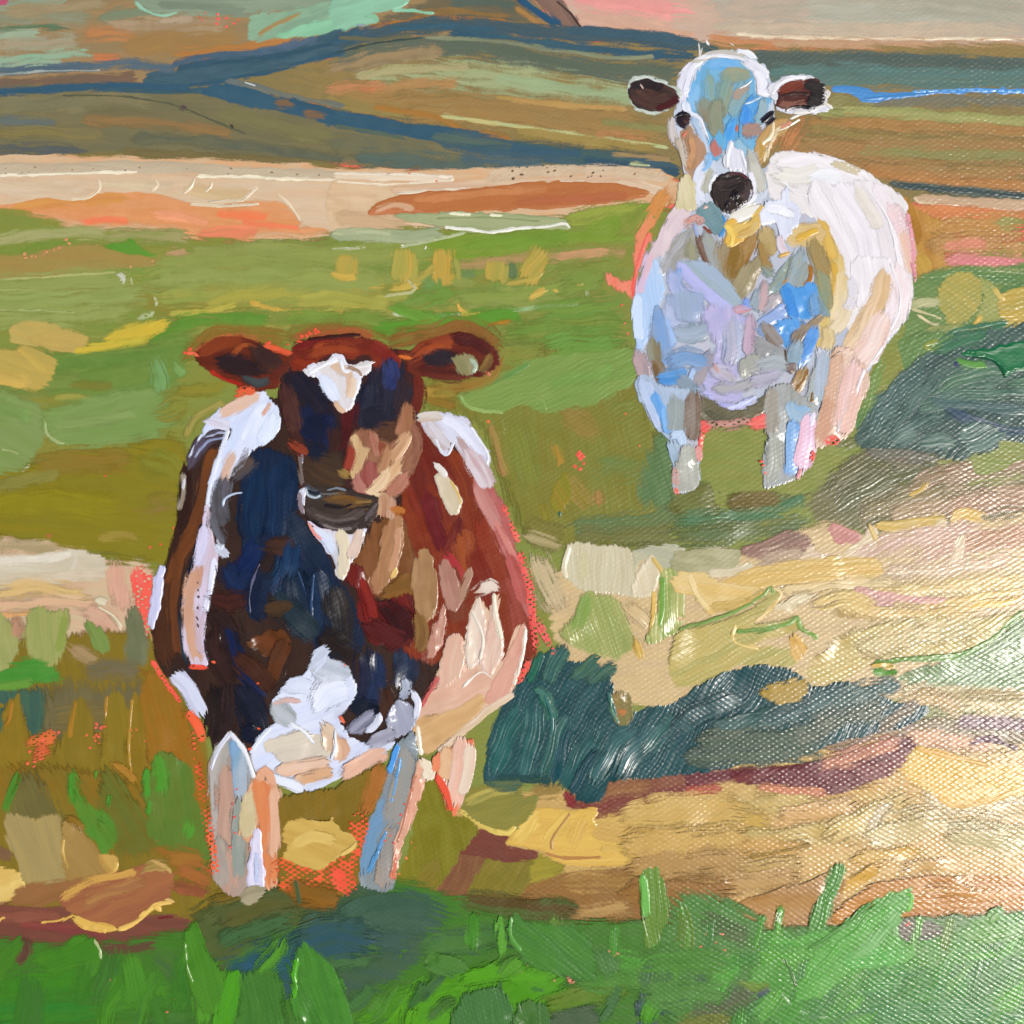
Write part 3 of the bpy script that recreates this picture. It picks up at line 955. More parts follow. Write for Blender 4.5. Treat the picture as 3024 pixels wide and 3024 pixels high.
S('#b9c288', 14, '1040 1620 1070 1660', soft=4)
S('#ccd2ae', 14, '878 1690 892 1725 888 1745', soft=3, h=1.3)
S('#a9b88a', 22, '780 1815 850 1795 872 1780', soft=4, dry=.25)
S('#8a9b4e', 150, '880 1600 1300 1560 1900 1560', c2='#94a056', soft=40, h=.5)
S('#87944a', 80, '900 1500 1300 1480 1800 1480', soft=30)
S('#909c48', 90, '900 1700 1300 1680 1850 1680', soft=34, c2='#a3a04a')
S('#a8a246', 70, '1180 1745 1400 1690 1800 1650', c2='#9a9a48', soft=28)
P('#d1ae4c', '1382 1712 1500 1735 1620 1765 1800 1780 1960 1768 1960 1790 1800 1795 1640 1790 1480 1752', 6, c2='#bf9c40', soft=3, h=1)
S('#728636', 66, '1280 1800 1600 1810 1960 1815', c2='#7e8c3c', soft=16, dry=.12)
S('#a6a448', 26, '960 1790 1150 1780 1350 1740', c2='#c0b04a', soft=8)
S('#548a2c', 90, '850 1960 1040 1850 1300 1825 1560 1830', c2='#649034', soft=18)
P('#d0b43e', '590 1940 700 1870 820 1838 965 1832 945 1880 850 1915 700 1960', -18, c2='#b3a840', soft=8, h=1)
P('#b9a55a', '60 1862 230 1830 340 1860 440 1900 500 1960 80 1960', 14, c2='#c4a656', soft=5, h=.9)
at('A10')
S('#7f9a44', 120, '-40 1420 300 1440 600 1420', c2='#8a9a48', soft=30)
P('#75962c', '480 1402 620 1350 760 1320 1000 1318 1350 1312 1560 1200 1790 1150 1800 1280 1740 1360 1250 1400 1000 1465 740 1490 560 1440', -4, c2='#80983a', soft=12, weave=.6)
S('#8c9a3c', 70, '1300 1250 1500 1210 1760 1180', soft=24, weave=.7)
S('#6a8f2c', 80, '700 1400 1000 1370 1340 1350', soft=24)
P('#a9b38a', '290 1228 500 1215 700 1208 1100 1228 1310 1262 1325 1304 1180 1302 1000 1312 860 1326 700 1310 560 1292', 3, c2='#93a274', soft=3, weave=.25, h=1.6, br=1)
S('#f2f0de', 13, '600 1296 760 1308 860 1324 1000 1304 1180 1292 1290 1278 1322 1302', soft=2, h=2.2)
S('#f0ecc8', 12, '625 1218 760 1222', soft=3, h=1.5)
S('#efe9c4', 12, '860 1225 935 1232', soft=3, h=1.5)
S('#8e9f70', 8, '560 1245 850 1240 1150 1262', soft=3)
S('#a9b593', 76, '-40 1345 150 1335 380 1352 620 1325', c2='#8fa080', soft=6, h=1.2)
S('#bcc4a0', 20, '-40 1325 150 1315 300 1330', soft=5)
S('#edeedd', 14, '-40 1420 60 1418 150 1412', soft=2.5, h=2)
S('#b9c69c', 14, '350 1408 500 1382 720 1328', soft=3, h=1.6)
dabs('#eceed8', '380 1408 480 1402 560 1388', 7, 2, 6)
S('#ae8f5c', 56, '680 1520 900 1490 1250 1465 1660 1440', c2='#a08c50', soft=18)
S('#ba8f62', 40, '1250 1470 1400 1450 1560 1440', soft=16)
S('#7b8c3a', 120, '1250 1560 1450 1520 1640 1500', soft=36)
S('#6e8c52', 70, '670 1580 790 1555', soft=18)
S('#557048', 42, '985 1485 1000 1600', soft=8)
S('#8f9c4c', 60, '90 1600 500 1590 800 1620', soft=24)
S('#6f9450', 100, '460 1640 560 1590 600 1560', soft=24)
S('#699138', 110, '330 1740 500 1690 680 1660', c2='#7c9a48', soft=20)
S('#8b9c4a', 100, '700 1690 1000 1680 1400 1640', c2='#7d943f', soft=24)
S('#c6a344', 60, '-40 1640 120 1650 280 1622', c2='#aa9a44', soft=14)
S('#9aa04a', 40, '-40 1700 250 1700 420 1680', soft=14)
S('#b6a645', 50, '-40 1750 120 1740 300 1720', c2='#a5a448', soft=14)
S('#b8a046', 50, '290 1650 400 1628 480 1598', c2='#cbb050', soft=10)
S('#c0be84', 10, '260 1690 400 1668 440 1640', soft=3, dry=.2)
S('#bcb488', 10, '380 1580 420 1625 440 1645', soft=3, dry=.2)
S('#9a9c48', 50, '140 1785 300 1780 500 1770', soft=16)
S('#dab35a', 14, '140 1784 240 1790', soft=3, h=1)
S('#d9dec2', 20, '308 1790 500 1803 700 1795', c2='#b4c69a', soft=3, h=1.6, dry=.1)
P('#ddb453', '676 1728 740 1776 852 1790 832 1818 740 1828 704 1795', 30, c2='#c9a548', soft=2.5, h=1.4)
S('#cfb152', 32, '1088 1705 1205 1640', c2='#b89c48', soft=4, h=1.2)
S('#cdb050', 16, '1225 1650 1250 1662', soft=3)
P('#d3b65a', '1305 1642 1392 1606 1388 1640 1340 1668', -25, soft=3, h=1.1)
S('#b9c89e', 22, '1408 1600 1415 1640 1412 1690', c2='#8fa870', soft=5, dry=.15)
S('#9fc18c', 20, '860 1792 1100 1756 1370 1732', c2='#86b070', soft=4, dry=.12, h=1.2)
S('#539426', 86, '-60 1880 300 1862 640 1830 1070 1785', c2='#4c8a26', soft=12)
S('#5f9430', 60, '300 1750 420 1790 600 1830', soft=18)
S('#9e6a20', 22, '850 1852 985 1832', c2='#b88420', soft=5)
S('#6d9238', 160, '1150 1800 1400 1780 1640 1740', c2='#5f8a34', soft=40)
S('#668c34', 120, '950 1900 1300 1880 1680 1860', c2='#7c8c34', soft=36)
S('#77913c', 100, '1250 1640 1420 1600 1540 1580', soft=30)
S('#d8904c', 90, '1880 1090 1800 1200 1740 1300', c2='#c88a48', soft=22, weave=.6)
S('#7f8c36', 80, '1600 1330 1700 1260 1780 1200', soft=24)
S('#567f28', 16, '1740 1260 1800 1232', soft=3)
P('#ee8b6e', '1530 1555 1650 1605 1690 1560 1690 1400 1790 1330 1740 1460 1700 1560 1692 1720 1650 1680 1540 1615', 75, c2='#e8785c', soft=5, weave=.7)
S('#ea8f66', 60, '1700 1380 1770 1280 1820 1200', c2='#d69050', soft=18)
S(CORAL, 20, '1770 1330 1720 1460 1690 1570 1690 1700', c2='#f0786a', soft=5, dry=.2)
dabs(CORAL, '1645 1760 1640 1830 1640 1895', 9, 3, 7)

at('F')
S('#8f9c4e', 40, '540 485 640 482 760 488', soft=18, weave=.5)
S('#94a152', 46, '540 535 640 528 740 535', soft=18, weave=.5)
S('#a3a048', 30, '560 570 640 565 740 572', soft=14, weave=.5)
S('#6f8c36', 30, '540 600 640 602 740 600', soft=14, weave=.5)
# left and middle meadow
at('A01')
P('#64883a', '240 110 500 60 800 40 1060 -20 1080 130 1000 260 880 340 640 360 300 310', -8, c2='#6f8c3a', soft=18, weave=.3)
S('#5a8236', 80, '300 150 600 130 1000 70', soft=24, c2='#6a8a3c')
S('#728a40', 100, '-40 290 200 260 500 250', soft=30)
S('#7a7f30', 40, '400 260 600 270 650 280', soft=14)
P('#bea552', '-60 70 60 60 130 38 250 70 320 130 272 262 200 302 120 280 -60 240', 18, c2='#b09c50', soft=6, weave=.25, h=1)
S('#d3b157', 70, '-40 215 60 235 180 255', c2='#c2a556', soft=10, h=1)
S('#c9ad54', 40, '100 60 180 120 260 200', soft=14)
S('#c7b540', 40, '470 62 640 40 860 0', c2='#a9a83e', soft=12)
P('#bca157', '150 -10 460 -30 490 30 440 78 300 70', 10, c2='#c4a858', soft=6)
S('#d0b640', 26, '420 74 560 50 700 36', soft=8)
S('#8a8f3c', 40, '300 340 450 340 520 350', c2='#a09a48', soft=12)
P('#7f985a', '-60 300 120 330 250 420 262 560 200 650 150 730 90 785 -60 800', 30, c2='#75924a', soft=8, weave=.3, h=.7)
S('#739650', 90, '-40 400 100 420 200 480', soft=30)
P('#7b9a56', '236 425 320 385 560 340 800 270 960 360 1010 450 900 545 700 600 560 622 420 618 280 570', -10, c2='#6f9248', soft=14, weave=.3, h=.7)
S('#83a05c', 60, '300 500 500 470 800 420', soft=30)
S('#a5b87e', 12, '255 470 270 540 330 588 380 596', soft=4, h=1.4)
S('#73a368', 90, '890 130 920 220 900 320', c2='#6a9a50', soft=30)
S('#6f9a54', 50, '1000 150 1050 220', soft=24)
S('#b9c29c', 12, '-30 795 60 800 110 780 170 715', soft=3, h=1.5)
S('#a8b57e', 8, '0 630 60 640 110 660', soft=3)
P('#897c1d', '-60 800 150 735 400 650 780 610 1010 560 1070 690 1020 900 1010 1150 940 1290 700 1260 480 1215 200 1160 -60 1120', 6, c2='#80781e', soft=16, weave=.4, h=.4)
S('#8d7328', 130, '220 720 450 700 780 700', c2='#84762c', soft=34, weave=.5)
S('#7c832a', 130, '820 700 950 740 1010 830', c2='#847c24', soft=40, weave=.5)
S('#84762a', 120, '820 960 930 950 1000 960', c2='#937040', soft=34, weave=.6)
S('#8a7f18', 140, '-40 950 300 930 700 980', soft=40)
S('#86803a', 60, '-40 850 150 810 350 760', soft=30)
S('#8d8532', 160, '920 420 1000 400 1060 380', c2='#7f8a34', soft=50)
S('#a1964c', 50, '1050 560 1130 440 1290 350', c2='#8a8434', soft=20)
S('#857f2c', 60, '1000 300 1150 290 1300 280', soft=26)
S('#b26f3c', 26, '260 1130 300 1125', soft=9)
S('#9a8738', 50, '560 1140 700 1120 800 1160', soft=22)
dabs(CORAL, '580 770 990 1070 990 1110 880 1180 950 1160', 6, 2, 8)

# centre meadow between the cows
at('A11')
P('#7f7a2c', '480 260 700 200 900 120 1200 60 1650 40 1720 260 1800 500 1880 900 1932 1100 1500 1180 1200 1190 1080 1150 950 900 880 600 720 430 500 380', 80, c2='#777e30', soft=18, weave=.8, h=.3)
S('#66963a', 170, '1180 60 1400 40 1650 30', c2='#5f9038', soft=30, weave=.8)
S('#768a38', 120, '830 60 1000 80 1180 60', c2='#8a8434', soft=36, weave=.6)
P('#7a9a4a', '690 310 850 230 1100 120 1400 80 1680 60 1690 230 1560 330 1380 390 1180 412 1020 382 940 422 760 402 700 360', -18, c2='#6e9442', soft=5, weave=.8, h=1, br=1)
S('#8fae62', 12, '692 320 720 370 790 405 940 424', soft=3, h=1.6)
S('#86a658', 18, '1110 340 1160 350 1185 408', soft=4, h=1.3)
S('#6f9a46', 60, '1200 260 1400 220 1600 160', soft=20, weave=.9)
S('#5c8c44', 26, '700 300 900 240 1090 150', soft=8)
S('#a08634', 90, '480 300 600 320 700 320', c2='#b08838', soft=20)
S('#8a6c24', 40, '500 350 600 370 680 400', soft=12)
S('#7a7f2c', 180, '1000 480 1060 700 1100 860', c2='#6f7a2c', soft=50, weave=.9)
S('#8a7a30', 120, '1280 430 1420 500 1500 560', c2='#927a38', soft=40, weave=.9)
S('#768030', 120, '1550 420 1650 400 1720 380', soft=40, weave=.9)
S('#6a7a34', 130, '1480 720 1620 740 1740 720', c2='#5f7838', soft=34, weave=.9)
S('#8b7c28', 110, '1300 800 1380 900 1450 980', c2='#98803a', soft=36, weave=.9)
S('#a07a3c', 50, '1480 860 1490 960', soft=22, weave=.9)
S('#a5802c', 40, '1230 610 1260 700 1250 740', soft=12)
P('#86801e', '1225 850 1290 760 1330 880 1290 960 1265 1010 1215 950', 60, c2='#9c7c20', soft=4, h=1)
S('#2f5a48', 16, '1262 985 1266 1015', soft=4)
S('#837a24', 60, '1150 930 1180 1000 1190 1060', soft=14, h=.9)
dabs(CORAL, '1365 650 1400 655 1375 690 1370 720', 11, 5, 10)
dabs('#e0703c', '1620 450 1690 620 840 470 910 580', 7, 2, 10)
P('#4d7045', '1720 820 1790 600 1850 540 1932 660 1940 900 1850 950 1770 960 1700 900', 75, c2='#567a4a', soft=18, weave=.9)
S('#5b7040', 110, '1340 1090 1600 1060 1960 1000', c2='#4c6c44', soft=30, weave=1)
S('#6a6c38', 90, '1360 1130 1650 1130 1960 1110', soft=30, weave=1)
S('#77702e', 120, '1080 1060 1180 1110 1300 1120', soft=36, weave=.9)
S('#b0a070', 70, '1060 1120 1200 1170 1290 1200', c2='#928650', soft=24, weave=.8)
S('#a97f4a', 60, '860 480 910 640 960 800', c2='#96883c', soft=26, weave=.7)

# warm rim of brown worked into the wet green round the near cow's head
at('B1')
S('#8c6a28', 100, '20 210 200 90 420 110 620 120', c2='#7c7a2c', soft=18, weave=.5)
S('#86662a', 90, '600 100 900 60 1180 120', c2='#74802c', soft=18, weave=.5)
S('#8a5f28', 110, '1180 140 1400 90 1620 50 1840 200', c2='#7c7a30', soft=18, weave=.5)
S('#96702c', 90, '1820 220 1740 350 1560 390 1400 400', c2='#8a8434', soft=18, weave=.5)
S('#a65a30', 40, '60 200 260 110 440 140', c2='#c06a3c', soft=8, dry=.35, weave=.7)
S('#a0582c', 40, '640 110 900 74 1100 110', c2='#b8643a', soft=8, dry=.4, weave=.7)
# right of the white cow
at('A20')
P('#b7843c', '1245 1130 1330 1190 1500 1300 1480 1460 1520 1540 1340 1580 1300 1420 1290 1260', 78, c2='#c99a48', soft=6, weave=.5, h=1, br=1)
S('#a5701f', 50, '1255 1140 1310 1280 1330 1400', c2='#b9822c', soft=6, h=1)
S('#c79f45', 100, '1330 1450 1370 1520 1400 1560', c2='#b8903c', soft=10, h=1)
S('#c08c4c', 140, '1440 1300 1650 1300 1980 1290', c2='#b88c50', soft=34, weave=1.1)
S('#9a9150', 70, '1780 1270 1880 1265 2010 1260', soft=22, weave=1.1)
S('#b98c50', 110, '1420 1390 1700 1400 2000 1400', c2='#c4925c', soft=28, weave=1.1)
S('#d4886a', 50, '1480 1400 1620 1390 1740 1400', soft=20, weave=1)
P('#d98282', '1480 1480 1600 1440 1800 1455 2020 1462 2020 1545 1800 1530 1620 1520 1500 1510', 3, c2='#cf8d74', soft=8, weave=1, h=.8)
P('#5f8347', '1300 1620 1360 1570 1560 1535 1760 1525 2020 1540 2020 2060 1300 2060 1260 1800', 10, c2='#6c8a4c', soft=6, weave=.8, h=.6)
S('#9fa873', 22, '1480 1552 1700 1535 2000 1548', c2='#86995c', soft=5, h=1)
S('#4f7c4a', 70, '1380 1580 1700 1560 2000 1590', c2='#62874a', soft=16, weave=1)
S('#4a7d48', 50, '1800 1660 1900 1650 2010 1650', soft=10)
P('#a39d50', '1480 1600 1580 1555 1690 1590 1690 1700 1650 1800 1540 1850 1470 1780 1440 1690', 40, c2='#b8a44a', soft=6, weave=.8, h=1, br=1)
P('#97a05a', '1690 1580 1790 1650 1810 1760 1790 1850 1720 1840 1660 1820 1700 1700', 60, c2='#a8a45a', soft=5, weave=.7, h=1, br=1)
P('#bfa347', '1800 1690 2020 1640 2020 1960 1900 1932 1840 1860 1800 1800', -10, c2='#a89a48', soft=6, weave=.8, h=1, br=1)
S('#d8bb68', 26, '1770 1640 1800 1690 1830 1700', soft=4, h=1.6)
S('#d2ac4c', 26, '1650 1860 1690 1800', soft=4, h=1.4)
S('#a9b080', 50, '1280 1740 1380 1720 1470 1730', c2='#c8c190', soft=6, h=1.2, tail=60)
S('#cfc694', 14, '1290 1760 1380 1790 1470 1815', soft=3, h=1.6)
S('#d8cba0', 14, '1330 1795 1400 1840 1450 1860', soft=3, h=1.6)
S('#8f9a58', 50, '1380 1880 1500 1870 1620 1860', soft=12)
S('#1f6a50', 30, '1490 1905 1650 1860 1840 1840', c2='#2f7458', soft=5, h=1)
S('#2d6e54', 60, '1480 1925 1650 1900 1850 1880', c2='#4c7e50', soft=12)
at('A21')
P('#5f8446', '1180 20 1450 -40 1540 0 1400 90 1250 220 1100 400 960 570 930 560 1000 380 1080 180', -60, c2='#4c7a3e', soft=10, weave=.8)
S('#6e8f44', 50, '1120 120 1080 260 1020 420', soft=20, weave=.8)
S('#86923c', 20, '1400 60 1370 40 1440 10', soft=7)
S('#4b7a3c', 40, '1020 430 960 540', soft=14)
at('W2')
P('#6b7130', '560 1360 940 1350 940 1530 930 1690 700 1720 540 1700 550 1520', 85, c2='#7a7426', soft=6, weave=.8)
S('#5f7a34', 70, '880 1400 880 1520 870 1640', soft=18, weave=.8)
S('#8a8a4a', 22, '630 1400 625 1520 618 1660', c2='#a09a5c', soft=5, h=1)
S('#a5a060', 6, '790 1380 765 1500 740 1620', soft=2, h=1)
S('#7a5c10', 44, '580 1560 585 1660', soft=8)
at('A21')
P('#6a6a2c', '-40 850 200 820 450 840 660 790 760 620 960 560 1040 620 900 760 740 880 560 950 300 990 -40 1010', -6, c2='#5f6c30', soft=16, weave=.9)
S('#4a7048', 90, '-60 1040 250 1020 600 980', c2='#3f7050', soft=26, weave=.9)
S('#3f7450', 60, '540 960 650 920 700 900', soft=22, weave=.9)
S('#5d6a3c', 110, '-60 1130 300 1110 740 1060', c2='#4f6a44', soft=28, weave=.9)
S('#70602c', 80, '240 930 450 920 560 930', soft=26, weave=.9)
TINT = None

# ---- swept brown ground on the right below the dark bush
structure('field', 'brushed olive-brown ground sweeping to the right edge below the dark bush')
at('A21')
P('#77714a', '700 960 760 860 900 760 1050 630 1350 650 1560 690 1932 640 2080 620 2080 1110 1800 1120 1500 1060 1250 1090 1040 1110 830 1080 740 1010', -22, c2='#6a6a40', soft=14, weave=1, h=.3)
S('#60603e', 120, '820 900 1000 740 1250 690', c2='#6f6840', soft=28, weave=1)
S('#5f6448', 110, '1150 680 1500 720 1950 660', c2='#74644c', soft=28, weave=1)
S('#6f6c48', 130, '880 980 1150 820 1450 750', c2='#5f6440', soft=24, weave=1, br=1)
S('#8c7c52', 130, '1000 1020 1350 890 1800 800', c2='#77704a', soft=24, weave=1.1, br=1)
S('#8f7a58', 130, '1300 840 1600 760 2040 700', c2='#9c7c60', soft=26, weave=1.2, br=1)
S('#a9906a', 120, '1180 1020 1500 940 2040 850', c2='#a58868', soft=26, weave=1.2, br=1)
S('#b09070', 120, '1500 1000 1750 930 2040 930', c2='#a77f64', soft=26, weave=1.3, br=1)
S('#7a5c54', 60, '1050 640 1250 650 1420 660', c2='#6b5a50', soft=20, weave=1)
S('#d3ad4e', 26, '1280 895 1350 860 1395 800', c2='#b89a4c', soft=4, h=1.2, tail=60)

TINT = ((240, 214, 150), .2, lambda r, g, b: r > 165)      # straw and sand lifted with pale yellow
# ---- sandy path band
structure('path', 'pale sandy pink and gold track crossing the right side behind the bushes')
at('F')
P('#c6aa80', '1050 1085 1090 1050 1250 1040 1400 1045 1480 1010 1560 985 1640 1010 1800 985 2070 985 2070 1300 1700 1320 1400 1330 1200 1330 1080 1250 1040 1180', -6, c2='#cdb07a', soft=10, weave=1, h=.3)
at('A11')
S('#b8a882', 150, '1140 1260 1200 1420 1260 1560', c2='#c0aa88', soft=24, weave=.9, br=1)
P('#c9c3aa', '1325 1172 1500 1180 1660 1200 1700 1300 1690 1460 1540 1450 1400 1440 1300 1370 1285 1300', 88, c2='#b9b494', soft=4, weave=.5, h=1.6, br=1.1)
S('#bcb794', 70, '1400 1210 1400 1400', soft=14, h=1)
S('#ddd6be', 26, '1320 1180 1290 1290 1300 1370', soft=3, h=1.6)
P('#b8b79c', '1690 1205 1960 1190 1960 1330 1840 1330 1760 1250 1700 1290', 3, c2='#a3a890', soft=4, weave=.4, h=1.3)
P('#d8cdb4', '1670 1400 1740 1270 1790 1240 1830 1350 1800 1460 1720 1480 1670 1460', 75, c2='#c8bd9c', soft=3, weave=.3, h=1.8, br=1)
S('#e2c06c', 22, '1790 1250 1840 1320 1840 1340', soft=3, h=1.6)
P('#a3a760', '1390 1460 1560 1480 1650 1600 1690 1760 1600 1830 1460 1800 1320 1740 1260 1680 1350 1590', 70, c2='#8f9c50', soft=8, weave=.8, h=1, br=1.1)
S('#85a04a', 60, '1420 1460 1380 1600 1330 1680', soft=16, br=1)
S('#c3a878', 90, '1640 1520 1740 1600 1790 1660', c2='#d0b488', soft=16, br=1)
S('#d9ae48', 24, '1800 1440 1800 1560 1780 1700', soft=4, h=1.4)
S('#c9a040', 60, '1700 1720 1720 1800 1730 1840', soft=14)
P('#8ea04a', '1840 1340 1960 1310 1960 1640 1760 1740 1800 1600 1830 1450', 85, c2='#c0be7a', soft=4, weave=.3, h=1.4, br=1.2)
S('#6f9a3a', 20, '1850 1360 1850 1520 1830 1640', soft=4, h=1)
at('A21')
P('#a39f74', '-60 1215 150 1190 300 1200 320 1260 200 1340 -60 1330', 4, c2='#b4b090', soft=5, weave=.5, h=1.2)
S('#c6bda0', 40, '130 1340 260 1330 400 1290', c2='#d8d0b8', soft=4, h=1.4)
P('#8b6c5c', '320 1190 480 1140 600 1090 720 1160 690 1220 520 1240 360 1250', -20, c2='#a37868', soft=8, weave=1)
P('#c27c7e', '815 1075 880 1060 1000 1120 1010 1160 880 1175 840 1130', 20, c2='#b36c70', soft=4, weave=.8, h=1)
S('#b39a86', 90, '420 1270 560 1240 680 1220', c2='#a58b78', soft=16, weave=1)
P('#d6c3a6', '640 1290 720 1180 760 1220 900 1230 1000 1150 1060 1070 1100 1130 1080 1200 950 1290 800 1320', -25, c2='#c9ab96', soft=5, weave=.7, h=1.3, br=1)
S('#e3c98e', 24, '1050 1060 1075 1110 1100 1160', c2='#dcb862', soft=3, h=1.8)
S('#caa648', 56, '1090 1070 1250 1060 1500 1020', c2='#b3984c', soft=5, h=1.3, br=1)
S('#d8b055', 70, '1520 1040 1600 1000 1740 1040', c2='#c9a254', soft=6, weave=.8, h=1, br=1)
S('#dccba2', 60, '1400 1170 1440 1080 1500 1030', c2='#d0bd90', soft=5, h=1.4, br=1)
S('#c9a49a', 110, '1010 1230 1300 1140 1700 1080', c2='#bb9288', soft=24, weave=1.2, br=1)
S('#c39a8a', 120, '1300 1260 1600 1170 2040 1120', c2='#b08470', soft=26, weave=1.3, br=1)
S('#a8765c', 100, '1600 1180 1800 1130 2040 1080', c2='#b98c70', soft=26, weave=1.3)
P('#e0cdb0', '1520 1230 1590 1110 1590 1250 1540 1330 1480 1330', -70, c2='#d3b09c', soft=4, h=1.5, br=1)
S('#d6bba0', 90, '1150 1340 1400 1330 1900 1250', c2='#c9a48c', soft=20, weave=1.2, br=1)
P('#d3ab58', '200 1380 500 1290 800 1250 1050 1255 1130 1300 1100 1370 900 1390 600 1400 400 1430 260 1420', -6, c2='#c8a85c', soft=6, weave=.7, h=1.2, br=1)
S('#dcc494', 60, '560 1440 900 1400 1200 1390', c2='#d3b478', soft=10, h=1, br=1)
P('#d8b464', '-60 1350 100 1330 200 1390 420 1420 300 1500 150 1570 60 1480 -60 1440', 10, c2='#e0c68c', soft=5, weave=.4, h=1.3, br=1)
S('#e5cd92', 30, '20 1340 60 1450 130 1550', soft=4, h=1.4)
S('#caa74e', 50, '150 1530 300 1510 480 1440', soft=8, h=1.2)
S('#d0b26c', 110, '1000 1470 1400 1430 2000 1380', c2='#d8bd86', soft=24, weave=1.3, br=1)
S('#c88a8c', 44, '960 1440 1150 1460 1400 1500 1640 1500', c2='#d29c90', soft=7, weave=1)
S('#c08486', 60, '1050 1480 1120 1500 1220 1500', soft=12, weave=1)
S('#d9b560', 50, '1480 1510 1700 1470 1932 1430', c2='#e0c684', soft=6, weave=.9, h=1)
S('#dcb052', 40, '1600 1520 1800 1510 1932 1470', soft=10, weave=1)
S('#c9a862', 90, '860 1540 1200 1570 1700 1540', c2='#cfae70', soft=20, weave=1.2)
P('#c9bb92', '400 1590 520 1520 640 1460 760 1460 640 1530 520 1580', -30, c2='#e0d2b6', soft=5, h=1.3, br=1)
S('#d7ba72', 90, '750 1510 950 1480 1100 1550', c2='#cca85c', soft=14, weave=.8, br=1)
P('#b3a254', '-60 1700 100 1640 300 1570 460 1480 500 1420 540 1470 470 1560 400 1620 500 1620 620 1590 680 1640 560 1690 400 1740 500 1760 620 1780 640 1860 300 1870 200 1932 -60 1980', -24, c2='#a3a055', soft=6, weave=.6, h=1, br=1)
S('#7f9c48', 20, '-40 1660 200 1590 440 1470 490 1420 500 1460', soft=4, h=1.3)
S('#dcb668', 18, '500 1420 545 1460 480 1550 400 1610', c2='#f0dca8', soft=3, h=1.6)
S('#e8c87c', 16, '290 1640 270 1700 300 1740 420 1770', soft=4, h=1.4)
S('#729a40', 24, '290 1670 450 1660 590 1620 640 1590 660 1650 760 1710', c2='#8aa64c', soft=4, h=1.4)
P('#c2aa66', '720 1840 900 1700 1100 1620 1400 1600 1700 1580 1960 1560 1900 1640 1700 1750 1500 1810 1220 1830 1080 1840 900 1960 700 1960', -24, c2='#b5a564', soft=12, weave=1.4, h=.5, br=1)
P('#d8a855', '590 1720 640 1690 690 1760 640 1840 600 1800', 70, soft=5, h=1)
S('#b7aa78', 120, '1000 1760 1300 1700 1700 1640', c2='#c4a870', soft=30, weave=1.4)
P('#7d9566', '1240 1960 1500 1830 1740 1740 1932 1580 2080 1500 2080 1960', -25, c2='#8ca078', soft=10, weave=1.4, h=.5)
S('#66943a', 30, '1080 1860 1250 1830 1500 1820 1720 1740 1932 1560', c2='#7c9a4c', soft=7, weave=1)
S('#5c963a', 40, '1070 1900 1150 1910 1220 1900', soft=6)
S('#d9b04a', 20, '1060 1870 1200 1872', soft=4)

TINT = None
# ---- dark bush, right middle
BRK = .7
single('bush', 'dark slate-green bush beside the white cow at the right edge', 'bush')
at('A21')
P('#344f49', '975 560 1120 330 1340 105 1470 55 1560 -20 1800 -60 2080 -80 2080 600 1800 625 1560 690 1360 650 1050 642', -45, c2='#4a685a', soft=7, weave=.8, h=.7, br=1)
S('#44615a', 130, '1080 520 1200 330 1400 150', c2='#54726a', soft=20, weave=.8, br=1.1)
S('#3a5752', 120, '1200 560 1320 380 1500 180', c2='#4c6c60', soft=20, br=1.1)
S('#486a58', 130, '1450 300 1650 200 1900 180', c2='#557a5c', soft=24, br=1)
S('#3f6452', 110, '1350 400 1600 320 2000 300', c2='#587a66', soft=20, br=1.1)
S('#2c4c58', 60, '1480 380 1640 470 1800 520 2050 545', c2='#1f3f5c', soft=8, h=1.1, br=1)
S('#4c6c66', 70, '1400 350 1650 390 2020 410', c2='#3a5a58', soft=14, br=1.1)
S('#3f6058', 100, '1180 600 1350 480 1500 430', c2='#6a8478', soft=18, br=1.2)
P('#48665c', '1570 560 1600 490 1700 480 1830 540 1750 620 1630 640', -20, c2='#6b887c', soft=6, h=1.2, br=1.2)
S('#4e6c60', 70, '1340 600 1450 580 1560 600', c2='#5f7c70', soft=14, br=1.1)
S('#2f6a4a', 90, '1450 60 1600 10 1750 -30', c2='#3f7450', soft=14)
P('#136b3e', '1578 84 1620 62 1760 60 1800 40 1960 20 1960 160 1860 200 1824 216 1808 168 1740 120 1640 102', 10, c2='#1f7a48', soft=3, weave=.2, h=1.8)
S('#0c4f30', 12, '1640 104 1760 130 1812 180 1822 216', soft=3, h=1.4)
S('#60a02e', 44, '1550 120 1640 150 1740 150', c2='#4c8a34', soft=5, h=1.5)
S('#2b3f66', 22, '1540 130 1560 160', soft=5)
S('#3c6a50', 60, '1850 260 1950 240 2050 200', soft=16, br=1)
S('#6e6a58', 60, '1040 650 1250 665 1480 700', c2='#5a6050', soft=16, weave=1)

BRK = 1.0
TINT = ((240, 206, 128), .2, lambda r, g, b: r > 160)
# ---- lower right field: gold, wine and brown
structure('field', 'golden straw-coloured field with wine-red furrow across the lower right')
at('F')
P('#bf9a56', '880 1500 1080 1490 1300 1440 1500 1400 1700 1370 2070 1370 2070 1800 1800 1780 1500 1740 1200 1740 1000 1740 800 1730 840 1600', -2, c2='#b58f50', soft=12, weave=1, h=.3)
at('A22')
S('#8b7a5a', 130, '800 330 1200 240 2040 280', c2='#9a7a6a', soft=30, weave=1.4)
S('#c2b083', 140, '1250 60 1600 100 2040 120', c2='#b8ab84', soft=30, weave=1.5)
S('#b4915c', 100, '1250 150 1420 80 1600 160', c2='#a48658', soft=30, weave=1.3)
S('#7a5f60', 70, '1550 210 1800 215 2040 260', c2='#8a6a70', soft=20, weave=1.4)
S('#c58f72', 90, '1250 300 1500 320 1800 350', c2='#d3a284', soft=26, weave=1.3)
